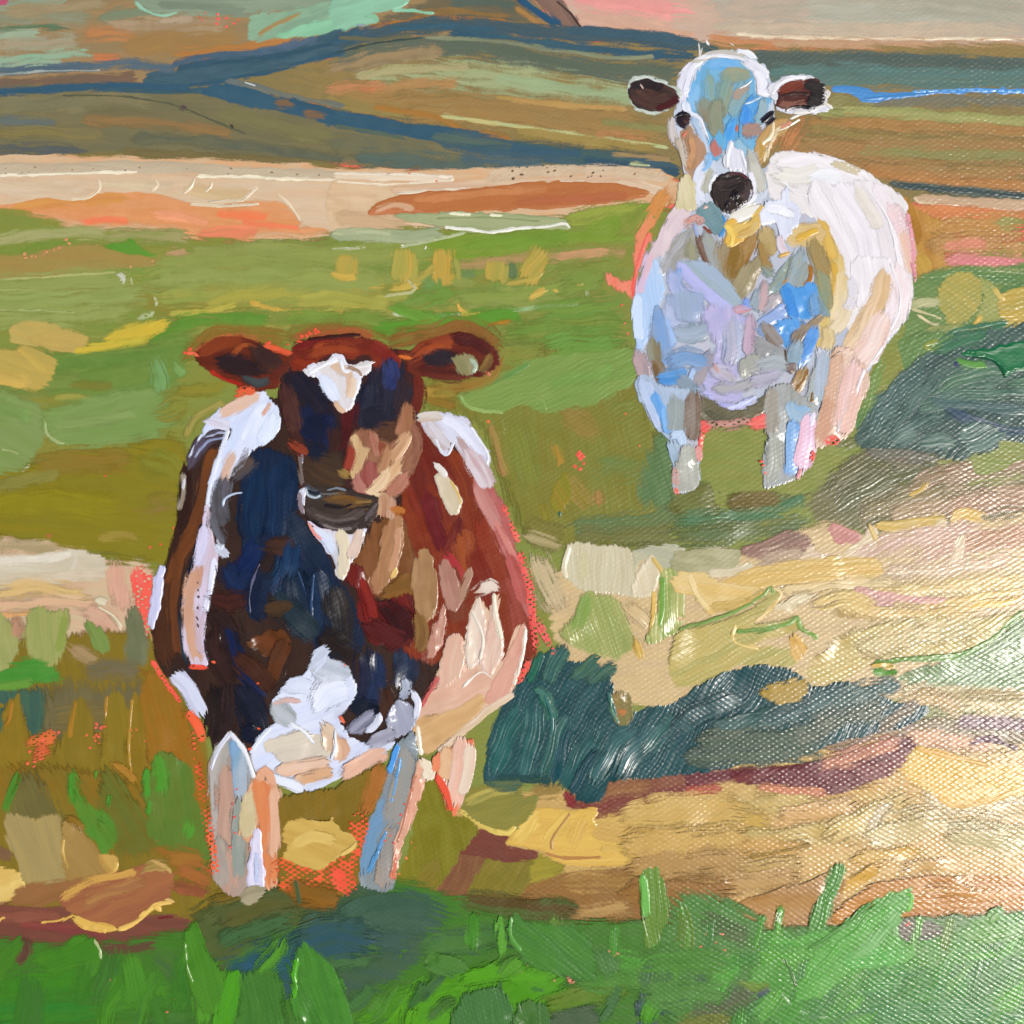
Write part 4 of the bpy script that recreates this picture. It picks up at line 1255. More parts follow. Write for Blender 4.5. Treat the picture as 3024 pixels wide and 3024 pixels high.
P('#c79a58', '-60 640 200 610 420 590 700 620 950 590 1200 490 1330 350 1560 400 2080 420 2080 1090 1600 1080 1300 1120 1000 1180 700 1290 300 1260 -60 1200', -4, c2='#c6a866', soft=14, weave=1.4, h=.4)
S('#c5a862', 140, '200 700 500 680 800 660', c2='#b8a066', soft=40, weave=1.4)
S('#cc9c60', 110, '560 740 800 720 1000 660', c2='#d0a878', soft=36, weave=1.4)
S('#c9a24a', 110, '-60 800 250 760 520 800', c2='#be9c50', soft=30, weave=1.2)
S('#bda15a', 120, '300 900 600 870 900 820', c2='#b39c58', soft=34, weave=1.4)
S('#bf8f45', 100, '-60 960 300 930 700 920', c2='#ad8440', soft=26, weave=1.2)
S('#cfb06a', 150, '820 860 1100 740 1300 640', c2='#bca468', soft=34, weave=1.5)
S('#c8b382', 160, '1050 860 1350 790 1650 740', c2='#b9a876', soft=40, weave=1.5)
S('#cdb68a', 160, '1400 620 1700 680 2040 700', c2='#d6bf98', soft=40, weave=1.5)
S('#c2b284', 170, '1500 850 1800 880 2040 900', c2='#b3ab7c', soft=40, weave=1.5)
P('#d9ab45', '1215 470 1330 350 1560 410 1750 460 2060 470 2060 570 1850 640 1660 680 1520 695 1440 620 1300 560', 8, c2='#d3b060', soft=8, weave=1.2, h=.8, br=1)
S('#d8a030', 22, '1320 355 1500 400 1720 455', soft=5, h=1.3)
S('#daa63c', 24, '1440 640 1530 690 1680 670 1932 590', soft=5, h=1.3)
S('#bd9c5c', 100, '-60 1050 300 1060 700 1010', c2='#ac8a4c', soft=34, weave=1.2)
S('#b38a54', 130, '-60 1150 250 1130 700 1080', c2='#a8804a', soft=34, weave=1.2)
S('#d0a24a', 70, '950 1000 1100 970 1360 950', c2='#c39a4c', soft=18, weave=1.3)
S('#cf9c3c', 60, '900 1180 1020 1080 1130 1030', c2='#b88c44', soft=14, weave=1.2)
S('#c39458', 100, '1250 1060 1450 1030 1640 1050', c2='#caa468', soft=26, weave=1.4)
P('#a97842', '300 1260 500 1170 800 1080 900 1100 860 1360 700 1440 480 1400', -20, c2='#a0733c', soft=8, weave=1.1, h=.6)
P('#b9742c', '830 1340 1000 1180 1200 1110 1500 1090 2060 1110 2060 1330 1560 1385 1280 1370 1000 1360', -3, c2='#a9682a', soft=6, weave=1.2, h=.7, br=1.1)
S('#c68a48', 60, '1300 1160 1600 1180 2040 1200', c2='#b8743a', soft=14, weave=1.4, br=1.2)
S('#a55f22', 60, '1260 1330 1500 1350 1600 1370', soft=14, weave=1.1)
S('#b8a888', 60, '1050 820 1120 720 1190 650', soft=14, weave=1.4)
S('#8f7020', 22, '370 975 480 955 720 910', soft=5, dry=.2)
# wine furrow
P('#68282c', '-60 490 200 476 520 468 800 420 900 405 1100 330 1240 290 1320 330 1200 480 960 590 800 625 640 590 420 560 200 560 -60 600', -8, c2='#8a4c46', soft=8, weave=1.2, h=.6)
S('#a35c50', 90, '780 470 1000 390 1250 300', c2='#c07860', soft=26, weave=1.3)
S('#6a282e', 60, '520 510 800 520 1000 500', c2='#84484a', soft=18, weave=1.3)
S('#b9684c', 40, '420 580 620 600 820 618', soft=16, weave=1.3)
S('#992a26', 60, '-60 610 60 600 220 590', c2='#b3543c', soft=8, weave=1)
S('#7a1a24', 60, '-60 470 60 455 170 440', c2='#8c2430', soft=5, weave=.8, h=.9)
S('#603040', 30, '1620 330 1740 310 1900 360', soft=12, weave=1.2)
at('A12')
P('#7b3a2c', '1290 600 1400 645 1500 572 1750 520 1820 430 1960 415 1960 655 1770 700 1480 772 1372 712 1312 702', -10, c2='#8c5a3a', soft=5, weave=.9, h=.7)
S('#8d5a34', 90, '1420 640 1600 590 1800 570', c2='#9a6c40', soft=28, weave=.9)
S('#8a1c28', 56, '1760 488 1840 440 1960 455', c2='#6f1a24', soft=5, h=.9)
S('#7c1a18', 40, '1300 620 1340 680 1360 700', soft=6, h=.9)
S('#9b7a3e', 90, '1090 600 1200 590 1290 600', c2='#8c7838', soft=16, weave=.8)
P('#c9a250', '1440 772 1750 702 1960 652 1960 900 1760 880 1550 835', -10, c2='#bd9c50', soft=5, weave=.8, h=.7)
P('#93682f', '950 1295 1100 1120 1280 1075 1600 1040 1960 1020 1960 1520 1700 1500 1500 1480 1400 1385 1200 1330', -6, c2='#8a6430', soft=10, weave=.9, h=.4)
S('#a9824a', 80, '1150 1300 1400 1310 1700 1260', c2='#8f6c38', soft=16, weave=.8, br=1.1)
S('#7e5a24', 80, '1250 1380 1500 1440 1800 1420', soft=26, weave=.9)
S('#9c7436', 100, '1300 1130 1600 1120 1932 1090', c2='#a97f40', soft=30, weave=.9)
P('#7f7322', '780 985 1000 965 1130 970 1290 1050 1100 1135 960 1290 870 1345 620 1300', -55, c2='#8a7a28', soft=7, weave=.6, h=.6)
P('#a0922c', '1130 970 1240 1010 1290 1055 1100 1120', -20, c2='#8f8428', soft=6)
P('#7d5031', '690 945 840 975 760 1130 690 1280 535 1278 560 1150 620 1030', -65, c2='#8c6236', soft=6, weave=.6, h=.6)
P('#7a4030', '755 842 860 815 975 860 960 920 1135 958 1125 992 950 1015 800 985 690 950', 8, c2='#6c3a2a', soft=4, weave=.6, h=.6)
S('#7b2c18', 62, '515 1318 640 1365 800 1385 945 1392', c2='#8c3c20', soft=6, weave=.6, h=.7)
P('#dcb24b', '1120 708 1300 715 1475 706 1462 770 1500 820 1650 860 1960 890 1960 1000 1500 1032 1250 1015 1170 955 1060 925 958 906 990 850', 2, c2='#d0a045', soft=3, weave=.35, h=1.6, br=1.2)
S('#e2bd58', 90, '1010 900 1080 800 1150 720', c2='#d8b04c', soft=8, h=1, br=1.2)
S('#deb850', 80, '1180 900 1250 810 1320 720', c2='#cfa648', soft=8, h=1, br=1.2)
S('#d5ab48', 70, '1320 920 1360 830 1420 740', c2='#c89c44', soft=8, h=1, br=1.2)
S('#a9783c', 16, '1325 730 1270 800 1220 880 1218 945', c2='#e8c870', soft=3, h=1.2)
S('#caa04c', 90, '1450 840 1650 850 1960 830', c2='#b88f48', soft=12, weave=.7, br=1.1)
S('#e0b854', 26, '1240 985 1500 1000 1932 985', c2='#d0a044', soft=4, h=1.4)
S('#b5763c', 12, '1180 960 1280 985 1500 985', soft=3)
S('#dcb452', 50, '1500 930 1700 940 1950 920', c2='#c8a048', soft=8, h=1)
P('#8c8437', '688 700 745 582 1040 570 1062 640 1135 640 1110 722 1000 835 880 832 750 775', -8, c2='#7a7a34', soft=4, weave=.4, h=1, br=1.2)
S('#a69c44', 50, '720 680 850 620 1030 600', c2='#6a7238', soft=6, br=1.3, h=1)
S('#d8be58', 24, '690 712 760 770 870 828 985 852', c2='#c2ab50', soft=3, h=1.6, rag=.6, dry=.1)
S('#d9bf5c', 24, '890 830 960 842 1010 808', soft=3, h=1.6)
P('#7b7414', '445 605 530 515 600 650 655 742 690 742 800 820 700 952 560 1150 330 1160 350 1060 420 850', 80, c2='#858020', soft=5, weave=.7, h=.5)
dabs('#e06a34', '370 1010 430 930 350 1090 380 1120 440 880', 7, 3, 9)
P('#857523', '165 1268 400 1130 570 990 560 1150 535 1275 500 1395 250 1315', -40, c2='#7c7020', soft=8, weave=.5, h=.5)

at('F')
S('#c9a355', 60, '1180 1540 1290 1530 1420 1530', c2='#c4a25c', soft=20, weave=1)
S('#bd964a', 50, '1180 1590 1290 1590 1420 1580', c2='#c49c50', soft=20, weave=1)
S('#a67c40', 50, '1190 1640 1300 1630 1420 1620', soft=20, weave=1)
S('#94692f', 60, '1180 1690 1290 1690 1400 1680', soft=20, weave=1)
TINT = None
# ---- bush, centre right
single('bush', 'long dark teal-green bush spreading from beside the brown-and-white cow', 'bush')
at('F')
P('#1b4548', '916 1480 922 1395 950 1320 990 1272 1008 1245 1042 1228 1070 1246 1110 1252 1152 1272 1160 1330 1170 1364 1184 1366 1198 1345 1225 1330 1262 1332 1310 1302 1350 1276 1395 1262 1442 1256 1492 1264 1532 1296 1600 1288 1690 1325 1760 1340 1700 1372 1600 1395 1500 1425 1380 1448 1290 1462 1212 1470 1150 1478 1132 1512 1088 1512 1078 1474 1000 1470', -60, c2='#285658', soft=4, weave=.8, h=.9, br=1.1)
at('A12')
S('#1f5550', 120, '900 500 960 300 1060 120', c2='#2c6660', soft=14, br=1.3, h=.9)
S('#245452', 110, '1050 520 1100 300 1140 60', c2='#346a64', soft=14, br=1.3, h=.9)
S('#2a5a50', 100, '1180 540 1220 360 1300 160', c2='#3a6c66', soft=14, br=1.3, h=.9)
S('#1d4c4a', 120, '1300 600 1380 440 1500 240', c2='#2d605e', soft=14, br=1.3, h=.9)
S('#285452', 110, '1450 560 1550 380 1700 220', c2='#3b6a6a', soft=14, br=1.3, h=.9)
S('#245050', 110, '1600 520 1720 360 1880 220', c2='#3d6868', soft=14, br=1.3, h=.9)
S('#2d6a56', 70, '1150 40 1200 120 1230 220', c2='#3a7460', soft=12, br=1.2)
S('#3b7060', 40, '1120 20 1180 60 1190 140', soft=8, br=1)
S('#194542', 50, '900 540 1050 540 1230 545', soft=10)
S('#345a3e', 50, '1560 60 1600 180 1680 120', c2='#2d5a50', soft=8)
P('#7a7440', '1560 60 1640 40 1672 130 1668 200 1620 236 1575 190', 80, c2='#9c7a40', soft=5, weave=.7)
S('#b37038', 30, '1600 150 1640 160', soft=8)
S('#2a5a54', 90, '1750 380 1850 260 1940 160', c2='#40706c', soft=14, br=1.2)
at('A22')
S('#2f4f50', 120, '-60 250 100 150 350 60', c2='#44686a', soft=14, weave=1.1, br=1.1)
S('#35564f', 110, '150 260 400 200 640 120', c2='#4a6a66', soft=16, weave=1.2, br=1)
S('#3a5654', 120, '450 230 700 120 1000 30', c2='#54706c', soft=18, weave=1.3, br=1)
S('#4a5b48', 130, '80 320 400 320 850 270', c2='#525c48', soft=22, weave=1.3)
S('#51604c', 110, '0 410 300 400 800 370', c2='#47584a', soft=20, weave=1.3)
S('#566050', 120, '700 280 900 180 1200 100', c2='#6a6c58', soft=26, weave=1.4)
S('#47625c', 90, '850 100 1050 30 1250 0', c2='#5f7468', soft=24, weave=1.3)
P('#b99a4a', '430 20 560 -20 680 -40 700 20 640 80 560 105 470 85', -10, c2='#a88c48', soft=6, weave=1.1)
S('#6c5c48', 60, '1100 260 1250 150 1340 80', c2='#7a6a50', soft=18, weave=1.3)
at('A11')
S('#1f6a4c', 56, '1085 1960 1130 1850 1165 1775', c2='#2a5f52', soft=6, ends=(.8, .2), br=1)
S('#2c5a54', 90, '1190 1970 1240 1850 1300 1725', c2='#3c6a58', soft=8, ends=(.8, .2), br=1)
S('#446a50', 90, '1340 1940 1420 1870 1500 1810', c2='#2f5c54', soft=10, br=1)
S('#3f6650', 70, '1420 1960 1520 1900 1600 1850', c2='#2c5650', soft=10, br=1)
at('A12')
S('#17434a', 60, '1230 560 1270 380 1330 220', c2='#2b5c60', soft=6, h=1.2, br=1.2)
S('#2c6862', 26, '1180 60 1215 160 1225 280', soft=5, h=1.2)
S('#17424a', 50, '1330 620 1400 480 1480 360', c2='#28565c', soft=6, br=1.2)
S('#3a6a66', 20, '1540 40 1560 120 1580 180', soft=4, h=1.2)
S('#5b8a6c', 10, '1555 60 1560 140 1600 220', soft=3, h=1.2)
S('#2f5a50', 60, '860 560 960 575 1060 560', c2='#6a7238', soft=10, br=1.2)

# ---- sandy band left
structure('path', 'pale sandy track at the left edge beside the brown-and-white cow')
at('A01')
P('#d0b892', '-60 1180 150 1150 380 1200 530 1222 640 1290 760 1260 850 1320 860 1600 850 1850 700 1900 560 1840 300 1840 -60 1720', 4, c2='#d6a98c', soft=14, weave=.5, h=.4)
S('#a9966c', 76, '-40 1190 150 1195 350 1215', c2='#b8a480', soft=22)
P('#d3c8ae', '-60 1255 90 1240 200 1232 380 1204 500 1220 590 1255 610 1320 400 1340 150 1360 -60 1380', 2, c2='#c6b89c', soft=5, weave=.3, h=1.4, br=1)
S('#ded5c2', 40, '-40 1275 200 1262 420 1225', soft=8, h=1)
S('#d9cfb8', 26, '400 1330 430 1260 400 1220', soft=5, h=1)
S('#cdbd9e', 60, '-40 1400 250 1370 620 1350', c2='#d8c8b0', soft=18)
S('#dab97a', 84, '-40 1470 200 1425 500 1470', c2='#d2ae74', soft=18, h=.8)
S('#d8b68c', 60, '-40 1530 250 1500 560 1510', c2='#d9a888', soft=18)
S('#daa46a', 26, '-40 1585 80 1575 180 1565', soft=6)
S('#d9a78c', 110, '660 1290 690 1450 700 1560', c2='#d4a28a', soft=24, weave=.7)
S('#d3a288', 100, '470 1560 580 1600 660 1720', c2='#cfae8e', soft=22, weave=.7)
S('#cf9a80', 80, '450 1700 560 1790 660 1830', soft=24)
S('#e2d9bc', 50, '540 1488 620 1512', c2='#d0c4a0', soft=4, h=1.4)
S('#ddd0ae', 10, '560 1530 650 1590 690 1650', soft=3, h=1.1)
S('#f0574a', 96, '790 1300 820 1450 840 1600 850 1760', c2='#f2786a', soft=10, dry=.46, weave=.8)
S('#f2604e', 60, '840 1330 830 1500 840 1640', soft=6, dry=.36, weave=.8)
S('#f0604c', 50, '600 1830 680 1810 740 1790', soft=6, dry=.42)
dabs(CORAL, '640 1820 690 1810 720 1790 620 1860', 9, 4, 12)

# ---- green and ochre growth, lower left
structure('field', 'ochre and olive rough ground at the lower left with coral glimpses')
at('F')
P('#86701f', '-130 1225 60 1205 200 1190 300 1215 380 1400 420 1500 420 1760 300 1800 -130 1760', 85, c2='#7c6a24', soft=12, weave=.5, h=.4)
at('A01')
P('#9ba05e', '-60 1560 20 1580 95 1690 95 1800 40 1880 -60 1900', 80, c2='#a9a768', soft=6, h=.9)
S('#b58869', 84, '90 1590 100 1650 95 1710', soft=12)
P('#a1a35e', '150 1600 200 1530 290 1560 390 1555 380 1700 330 1840 280 1880 200 1850 140 1760', 85, c2='#8f9a55', soft=7, weave=.4, h=.9, br=1)
S('#8c9a48', 40, '365 1580 350 1700 320 1800', soft=12)
P('#7d9249', '488 1610 560 1640 612 1720 600 1790 540 1780 505 1700', 70, c2='#6f8a44', soft=5, h=.9)
P('#6d7250', '712 1640 745 1540 800 1560 830 1680 830 1850 720 1850', 85, c2='#7a7a5a', soft=8, h=.8)
S('#a58a60', 80, '400 1760 500 1830 580 1870', soft=26)
S('#6f6648', 110, '480 1900 650 1890 820 1890', c2='#7c6c4c', soft=26)
P('#458a2e', '-60 1960 60 1862 150 1818 300 1880 360 1960', -8, c2='#57923a', soft=10, h=.8)
S('#8a6418', 70, '790 1880 830 1910 860 1960', soft=14)
at('A02')
P('#3f5e50', '-60 40 120 20 260 30 275 200 190 300 90 290 -60 230', 80, c2='#4a6a4c', soft=16, weave=.4)
P('#6d6441', '260 20 450 -10 620 10 800 -20 830 60 800 200 600 300 280 290', 80, c2='#766a40', soft=22, weave=.4)
S('#6b9a3a', 40, '-40 5 80 0 200 -20', soft=10)
S('#7c6c3c', 120, '320 200 500 180 700 160', soft=40)
def spike(col, s, c2, **k):
    P(col, s, 86, c2=c2, soft=7, weave=.45, h=.9, **k)
spike('#897220', '92 58 125 90 150 240 180 460 100 520 -20 500 5 240 45 100', '#94741c')
spike('#87701f', '465 60 505 110 545 280 570 500 420 560 260 520 320 370 380 230 410 110', '#7f6c20')
spike('#8b741e', '650 22 720 100 745 200 760 470 680 560 590 500 590 250 610 70', '#826f20')
spike('#886d1a', '780 45 830 130 850 520 800 640 720 520 722 250 745 90', '#917420')
P('#9a691a', '815 -40 960 -40 1080 230 1165 450 1180 720 1080 700 980 420 900 380 850 470 820 260', 75, c2='#8e6a1c', soft=8, weave=.5, h=.7)
P('#8a6a1c', '-60 480 300 470 560 520 780 560 840 760 860 960 600 960 420 760 300 620 -60 640', 60, c2='#7a6a24', soft=20, weave=.45)
S('#a36f20', 16, '70 90 50 200 20 240', soft=5)
S('#a87822', 20, '430 90 405 220 400 300', soft=6)
S('#b48c34', 10, '750 80 738 260 735 420 750 500', soft=3, h=1.1)
S('#b07e28', 14, '612 60 600 180', soft=4)
S('#a8792a', 60, '650 450 720 500 780 560', soft=20)
S('#e0703c', 64, '160 335 240 305 335 292', c2='#c86a30', soft=10, dry=.34)
S('#d9683c', 70, '200 410 240 380 290 360', soft=16, dry=.3)
dabs('#f2684c', '170 330 230 300 310 285 240 410 190 450 195 475 205 440', 8, 4, 10)
dabs('#f0684c', '530 290 560 250 575 255 500 330 530 315', 8, 5, 12)
dabs('#ea6a44', '770 240 780 290 830 330 850 390 750 290', 7, 3, 9)
P('#6c6435', '100 520 190 495 260 580 330 700 360 770 200 780 50 760 70 640', 70, c2='#746c34', soft=16, weave=.4)
S('#4f8428', 46, '105 500 60 600 20 740', c2='#5f8a30', soft=8)
P('#6e6922', '600 470 700 560 780 680 850 800 910 910 760 980 650 930 560 640', 60, c2='#64702a', soft=14, weave=.45, h=.5)
P('#5e862a', '388 560 395 510 418 485 448 580 500 680 640 760 650 900 590 965 500 850 430 740 390 650', 65, c2='#4f8a2c', soft=9, weave=.4, h=.7)
S('#4c8f2a', 40, '415 500 400 580 420 680', soft=8, h=.9)
S('#54902e', 24, '550 490 545 530', soft=7)
S('#54902e', 26, '625 620 612 700', soft=8)
S('#5a8428', 60, '560 780 620 850 650 920', soft=20)
P('#5c7a2b', '905 375 1000 412 1082 470 1112 650 1160 735 1185 900 1205 1010 1050 975 880 895 828 785 850 680 815 640 822 462 862 498 882 432', 82, c2='#66782a', soft=6, weave=.45, h=.8)
S('#4f9427', 72, '905 405 925 520 920 650', c2='#589030', soft=10, h=.9)
S('#4a8f2a', 34, '838 475 832 560 842 650', soft=6, h=.9)
S('#4d8f2a', 22, '850 660 838 740', soft=6)
S('#55962c', 74, '1078 770 1080 820 1060 880', c2='#5a8c2c', soft=16)
S('#8d6620', 100, '900 940 1050 990 1180 1010', c2='#a06828', soft=30)
S('#9c6a28', 70, '960 1010 1080 1000 1160 1000', soft=24)
S('#5a7024', 14, '1100 1065 1150 1045 1195 1018', soft=5)
S('#a9692c', 120, '1020 1060 1120 1090 1200 1140', c2='#9c5f30', soft=30)
P('#aa945b', '38 742 200 765 335 735 362 870 352 1000 372 1125 140 1138 90 1000 40 900', 72, c2='#9c8c58', soft=6, weave=.6, h=.9, br=.8)
P('#a68548', '350 880 372 770 480 850 560 950 625 1095 380 1115', 50, c2='#99783c', soft=5, weave=.5, h=.9, br=.8)
S('#cfa955', 13, '362 878 358 950 385 1060', soft=4, h=1.3)
S('#8f6c20', 40, '380 760 440 790 470 850', soft=14)
P('#c9a152', '560 965 665 982 668 1020 620 1092 590 1050', 50, c2='#a8803c', soft=4, h=1)
S('#e0b860', 14, '668 1010 660 1050 620 1090', soft=3, h=1.4)
P('#d9b45f', '-60 1040 60 1055 100 1080 138 1150 100 1200 40 1238 -60 1245', -15, c2='#e6c878', soft=4, weave=.25, h=1.7, br=1)
S('#e9c874', 20, '40 1150 90 1120 130 1150 100 1200', soft=3, h=1.6)
S('#7a5a3c', 60, '-40 930 20 960 60 1000', soft=16)
P('#98693c', '60 1250 140 1140 380 1115 600 1095 640 1080 560 1130 420 1180 340 1240 200 1270', -14, c2='#8a5f34', soft=8, weave=.5)
P('#7d4a38', '-60 1255 200 1270 400 1285 430 1350 650 1405 850 1315 1075 1335 1060 1440 850 1495 600 1545 200 1535 -60 1490', 2, c2='#6f4234', soft=7, weave=.4, h=.7)
S('#8c4638', 60, '100 1370 350 1390 620 1440', c2='#7a3c38', soft=18)
S('#905440', 50, '-40 1320 150 1320 350 1320', soft=16)
P('#a4683f', '335 1232 420 1152 560 1105 700 1062 900 1015 985 1082 962 1200 850 1282 700 1392 480 1365 420 1312', -25, c2='#94583c', soft=5, weave=.4, h=1, br=.9)
S('#d0a04e', 44, '352 1225 450 1160 600 1105 785 1065', c2='#b98a48', soft=8, h=1.1)
S('#b08048', 60, '480 1250 650 1180 850 1110', c2='#9c6440', soft=20)
S('#b39250', 54, '815 1060 880 1030 975 1050', c2='#8f7a3c', soft=7, br=1.2)
S('#c9a35c', 20, '860 1000 930 1035 975 1075', soft=5, dry=.15)
S('#e0b556', 48, '418 1330 500 1372 650 1392', c2='#d0a048', soft=3, h=1.8, rag=.5)
dabs('#e6bd60', '440 1345 480 1375 540 1385 600 1390', 16, 2, 8)
S('#f0c669', 22, '668 1398 760 1360 830 1305 900 1255 985 1238', c2='#dcae54', soft=3, h=1.8)
S('#e8bc60', 30, '870 1262 920 1290', soft=3, h=1.5)
S('#d9b06a', 14, '940 1228 990 1240', soft=3, h=1.3)
S('#e0b055', 13, '228 1356 330 1346 410 1316', soft=3, h=1.5)
S('#e2b65c', 12, '-30 1360 10 1330 30 1332', soft=3, h=1.5)
S('#6f1f1c', 14, '890 1335 990 1320', soft=4)
S('#8c5030', 100, '1000 1150 1100 1160 1200 1190', c2='#a46236', soft=26)
S('#b9b098', 10, '985 1480 1050 1460 1072 1430', soft=3)

# ---- foreground grass
TINT = ((100, 168, 24), .1, lambda r, g, b: g > r + 28 and g > b + 28)     # yellow-green worked into the grass
structure('grassland', 'deep green grass along the bottom foreground')
at('F')
P('#3f7220', '-130 1790 150 1785 360 1750 430 1700 560 1670 760 1660 860 1690 960 1730 1200 1740 1500 1750 1700 1735 1932 1720 2070 1715 2070 2070 -130 2070', 0, c2='#446c2c', soft=14, weave=.6, h=.4)
at('A02')
P('#4f5c2c', '1080 1340 1200 1250 1400 1190 1700 1100 1960 1080 1960 1330 1600 1420 1350 1560 1280 1700 1180 1560', -25, c2='#5a6030', soft=22, weave=.4)
S('#6e5a18', 70, '1200 1230 1300 1200 1420 1150', c2='#8a6c20', soft=16)
S('#84602a', 90, '1700 1180 1800 1160 1932 1150', c2='#7a5f20', soft=24)
P('#2f5650', '1250 1600 1500 1480 1800 1360 1960 1320 1960 1640 1700 1700 1600 1760 1400 1700', -20, c2='#2c5460', soft=26, weave=.4)
S('#2c5664', 90, '1400 1600 1560 1600 1700 1580', c2='#28506a', soft=26)
S('#3f5e3c', 110, '1250 1480 1450 1400 1700 1330', soft=34)
S('#385a50', 80, '1550 1700 1640 1740 1680 1800', c2='#2a5068', soft=20)
S('#5e3f30', 60, '130 1440 150 1520 80 1600', c2='#6c4a38', soft=12)
S('#5f4a30', 60, '500 1520 700 1510 900 1480', c2='#6c4034', soft=20)
S('#3c7c1c', 190, '-60 1760 200 1720 560 1680', c2='#357420', soft=40)
S('#2f7628', 200, '-60 1890 250 1870 600 1850', c2='#3d7a20', soft=40)
S('#447f20', 160, '560 1830 800 1790 1050 1760', c2='#3a6c28', soft=40)
S('#4a6c30', 120, '880 1560 960 1620 1020 1700', c2='#3d5c3c', soft=34)
S('#3f6a2c', 110, '820 1930 1000 1900 1150 1880', soft=34)
dabs('#f0785a', '590 1680 610 1700 620 1720 600 1690 625 1780', 7, 3, 6)
dabs('#f0886a', '1000 1800 1040 1830 1060 1840 970 1862', 7, 3, 7)
at('A12')
P('#425e40', '-40 1250 200 1190 190 1285 480 1400 610 1430 940 1395 1000 1480 720 1510 500 1545 340 1660 120 1800 -40 1760', 12, c2='#3d5a48', soft=24, weave=.45)
S('#3d5a4c', 160, '-40 1480 200 1440 450 1470', soft=50)
S('#467034', 120, '480 1500 720 1470 960 1430', c2='#3f6c38', soft=34)
P('#4c8f16', '100 1960 300 1790 520 1680 760 1630 1020 1560 1070 1600 1290 1660 1270 1760 1080 1850 980 1960', -25, c2='#529a10', soft=20, weave=.5, h=.7)
S('#559a10', 130, '180 1920 400 1790 700 1690', c2='#4a8c18', soft=26)
S('#4f960e', 90, '700 1680 950 1650 1220 1690', soft=24)
S('#4a7a20', 80, '40 1950 120 1850 260 1770', soft=26)
S('#456c38', 90, '-30 1880 80 1830 160 1740', c2='#44603a', soft=28)
S('#476e34', 80, '520 1900 620 1820 680 1790', soft=28)
S('#5a7a1e', 110, '1180 1830 1400 1770 1700 1720', c2='#627a20', soft=28)
P('#4a6041', '1195 1960 1230 1870 1350 1845 1490 1850 1480 1960', 0, c2='#556644', soft=14)
P('#3c5348', '1712 1768 1800 1772 1960 1785 1960 1960 1718 1960', 85, c2='#46606a', soft=8, weave=.8, br=1)
P('#4a8d2e', '1600 1520 1760 1560 1960 1560 1960 1760 1750 1720 1600 1640', 10, c2='#4c8030', soft=20, weave=.8)
S('#457a2c', 120, '1400 1700 1650 1680 1932 1680', c2='#4f8030', soft=34, weave=.8)
S('#3f6c3c', 120, '1480 1520 1520 1600 1560 1660', c2='#4a7434', soft=36, weave=.8)
dabs('#f08a6c', '1275 1620 1310 1635 1350 1650 1300 1690 1345 1690', 9, 4, 10)
dabs('#f08a6c', '1575 1490 1590 1520 1600 1500', 9, 4, 10)
dabs('#f08a6c', '1040 1620 1080 1605 1220 1690', 6, 2, 6)
S('#2f6c24', 20, '1100 1730 1170 1745', c2='#7ab060', soft=3, h=1.3)
at('A22')
P('#4d7a38', '-60 1230 250 1220 420 1340 480 1430 700 1440 640 1960 -60 1960', 30, c2='#447a34', soft=24, weave=1.1)
P('#4c8f34', '440 1430 700 1440 900 1400 1180 1420 1480 1440 1700 1340 2060 1330 2060 1960 560 1960', 0, c2='#4a8640', soft=16, weave=1.3)
S('#5f7c28', 70, '-20 1260 20 1400 -10 1560', c2='#4f8a28', soft=18, weave=1)
S('#47622f', 120, '100 1330 250 1400 380 1440', c2='#556a34', soft=34, weave=1.2)
dabs('#ee7a54', '120 1420 170 1470 210 1410 230 1500 100 1490 240 1540 220 1600', 8, 3, 10)
P('#5f6050', '1190 1400 1260 1340 1440 1370 1500 1420 1360 1450 1220 1440', 4, c2='#7a6a58', soft=10, weave=1.1)
dabs('#e0705c', '1255 1385 1290 1380 1240 1400', 8, 3, 10)
S('#4f8f38', 150, '1300 1560 1600 1500 2040 1440', c2='#5c8a44', soft=40, weave=1.4)
S('#4a7a50', 130, '1500 1680 1800 1600 2040 1580', c2='#5a7f5c', soft=36, weave=1.4)
S('#4a9440', 150, '900 1540 1100 1580 1300 1540', c2='#54a048', soft=24, weave=1.3, br=1.1)
S('#4c8e44', 160, '1000 1740 1400 1720 2040 1760', c2='#3f7c44', soft=40, weave=1.4)
S('#44804a', 160, '900 1880 1400 1860 2040 1880', c2='#4f8648', soft=40, weave=1.4)
S('#4d9a2e', 130, '420 1560 650 1560 800 1500', c2='#55962e', soft=34, weave=1.2)
S('#3f5a4c', 60, '-20 1800 60 1720 140 1650', c2='#34485c', soft=14, weave=1)
S('#565f38', 140, '50 1880 250 1800 420 1740', c2='#4a5c3c', soft=34, weave=1.1)
S('#3f4f58', 36, '420 1780 480 1720', soft=10)
S('#66801e', 60, '330 1700 420 1720 480 1690', soft=14)
S('#6c7424', 100, '-40 1940 150 1930 300 1900', soft=34, weave=1.1)
S('#5c7c2c', 60, '640 1700 820 1580 980 1500', soft=22, weave=1.2)
S('#9cc092', 10, '545 1760 640 1850 800 1900', soft=4)

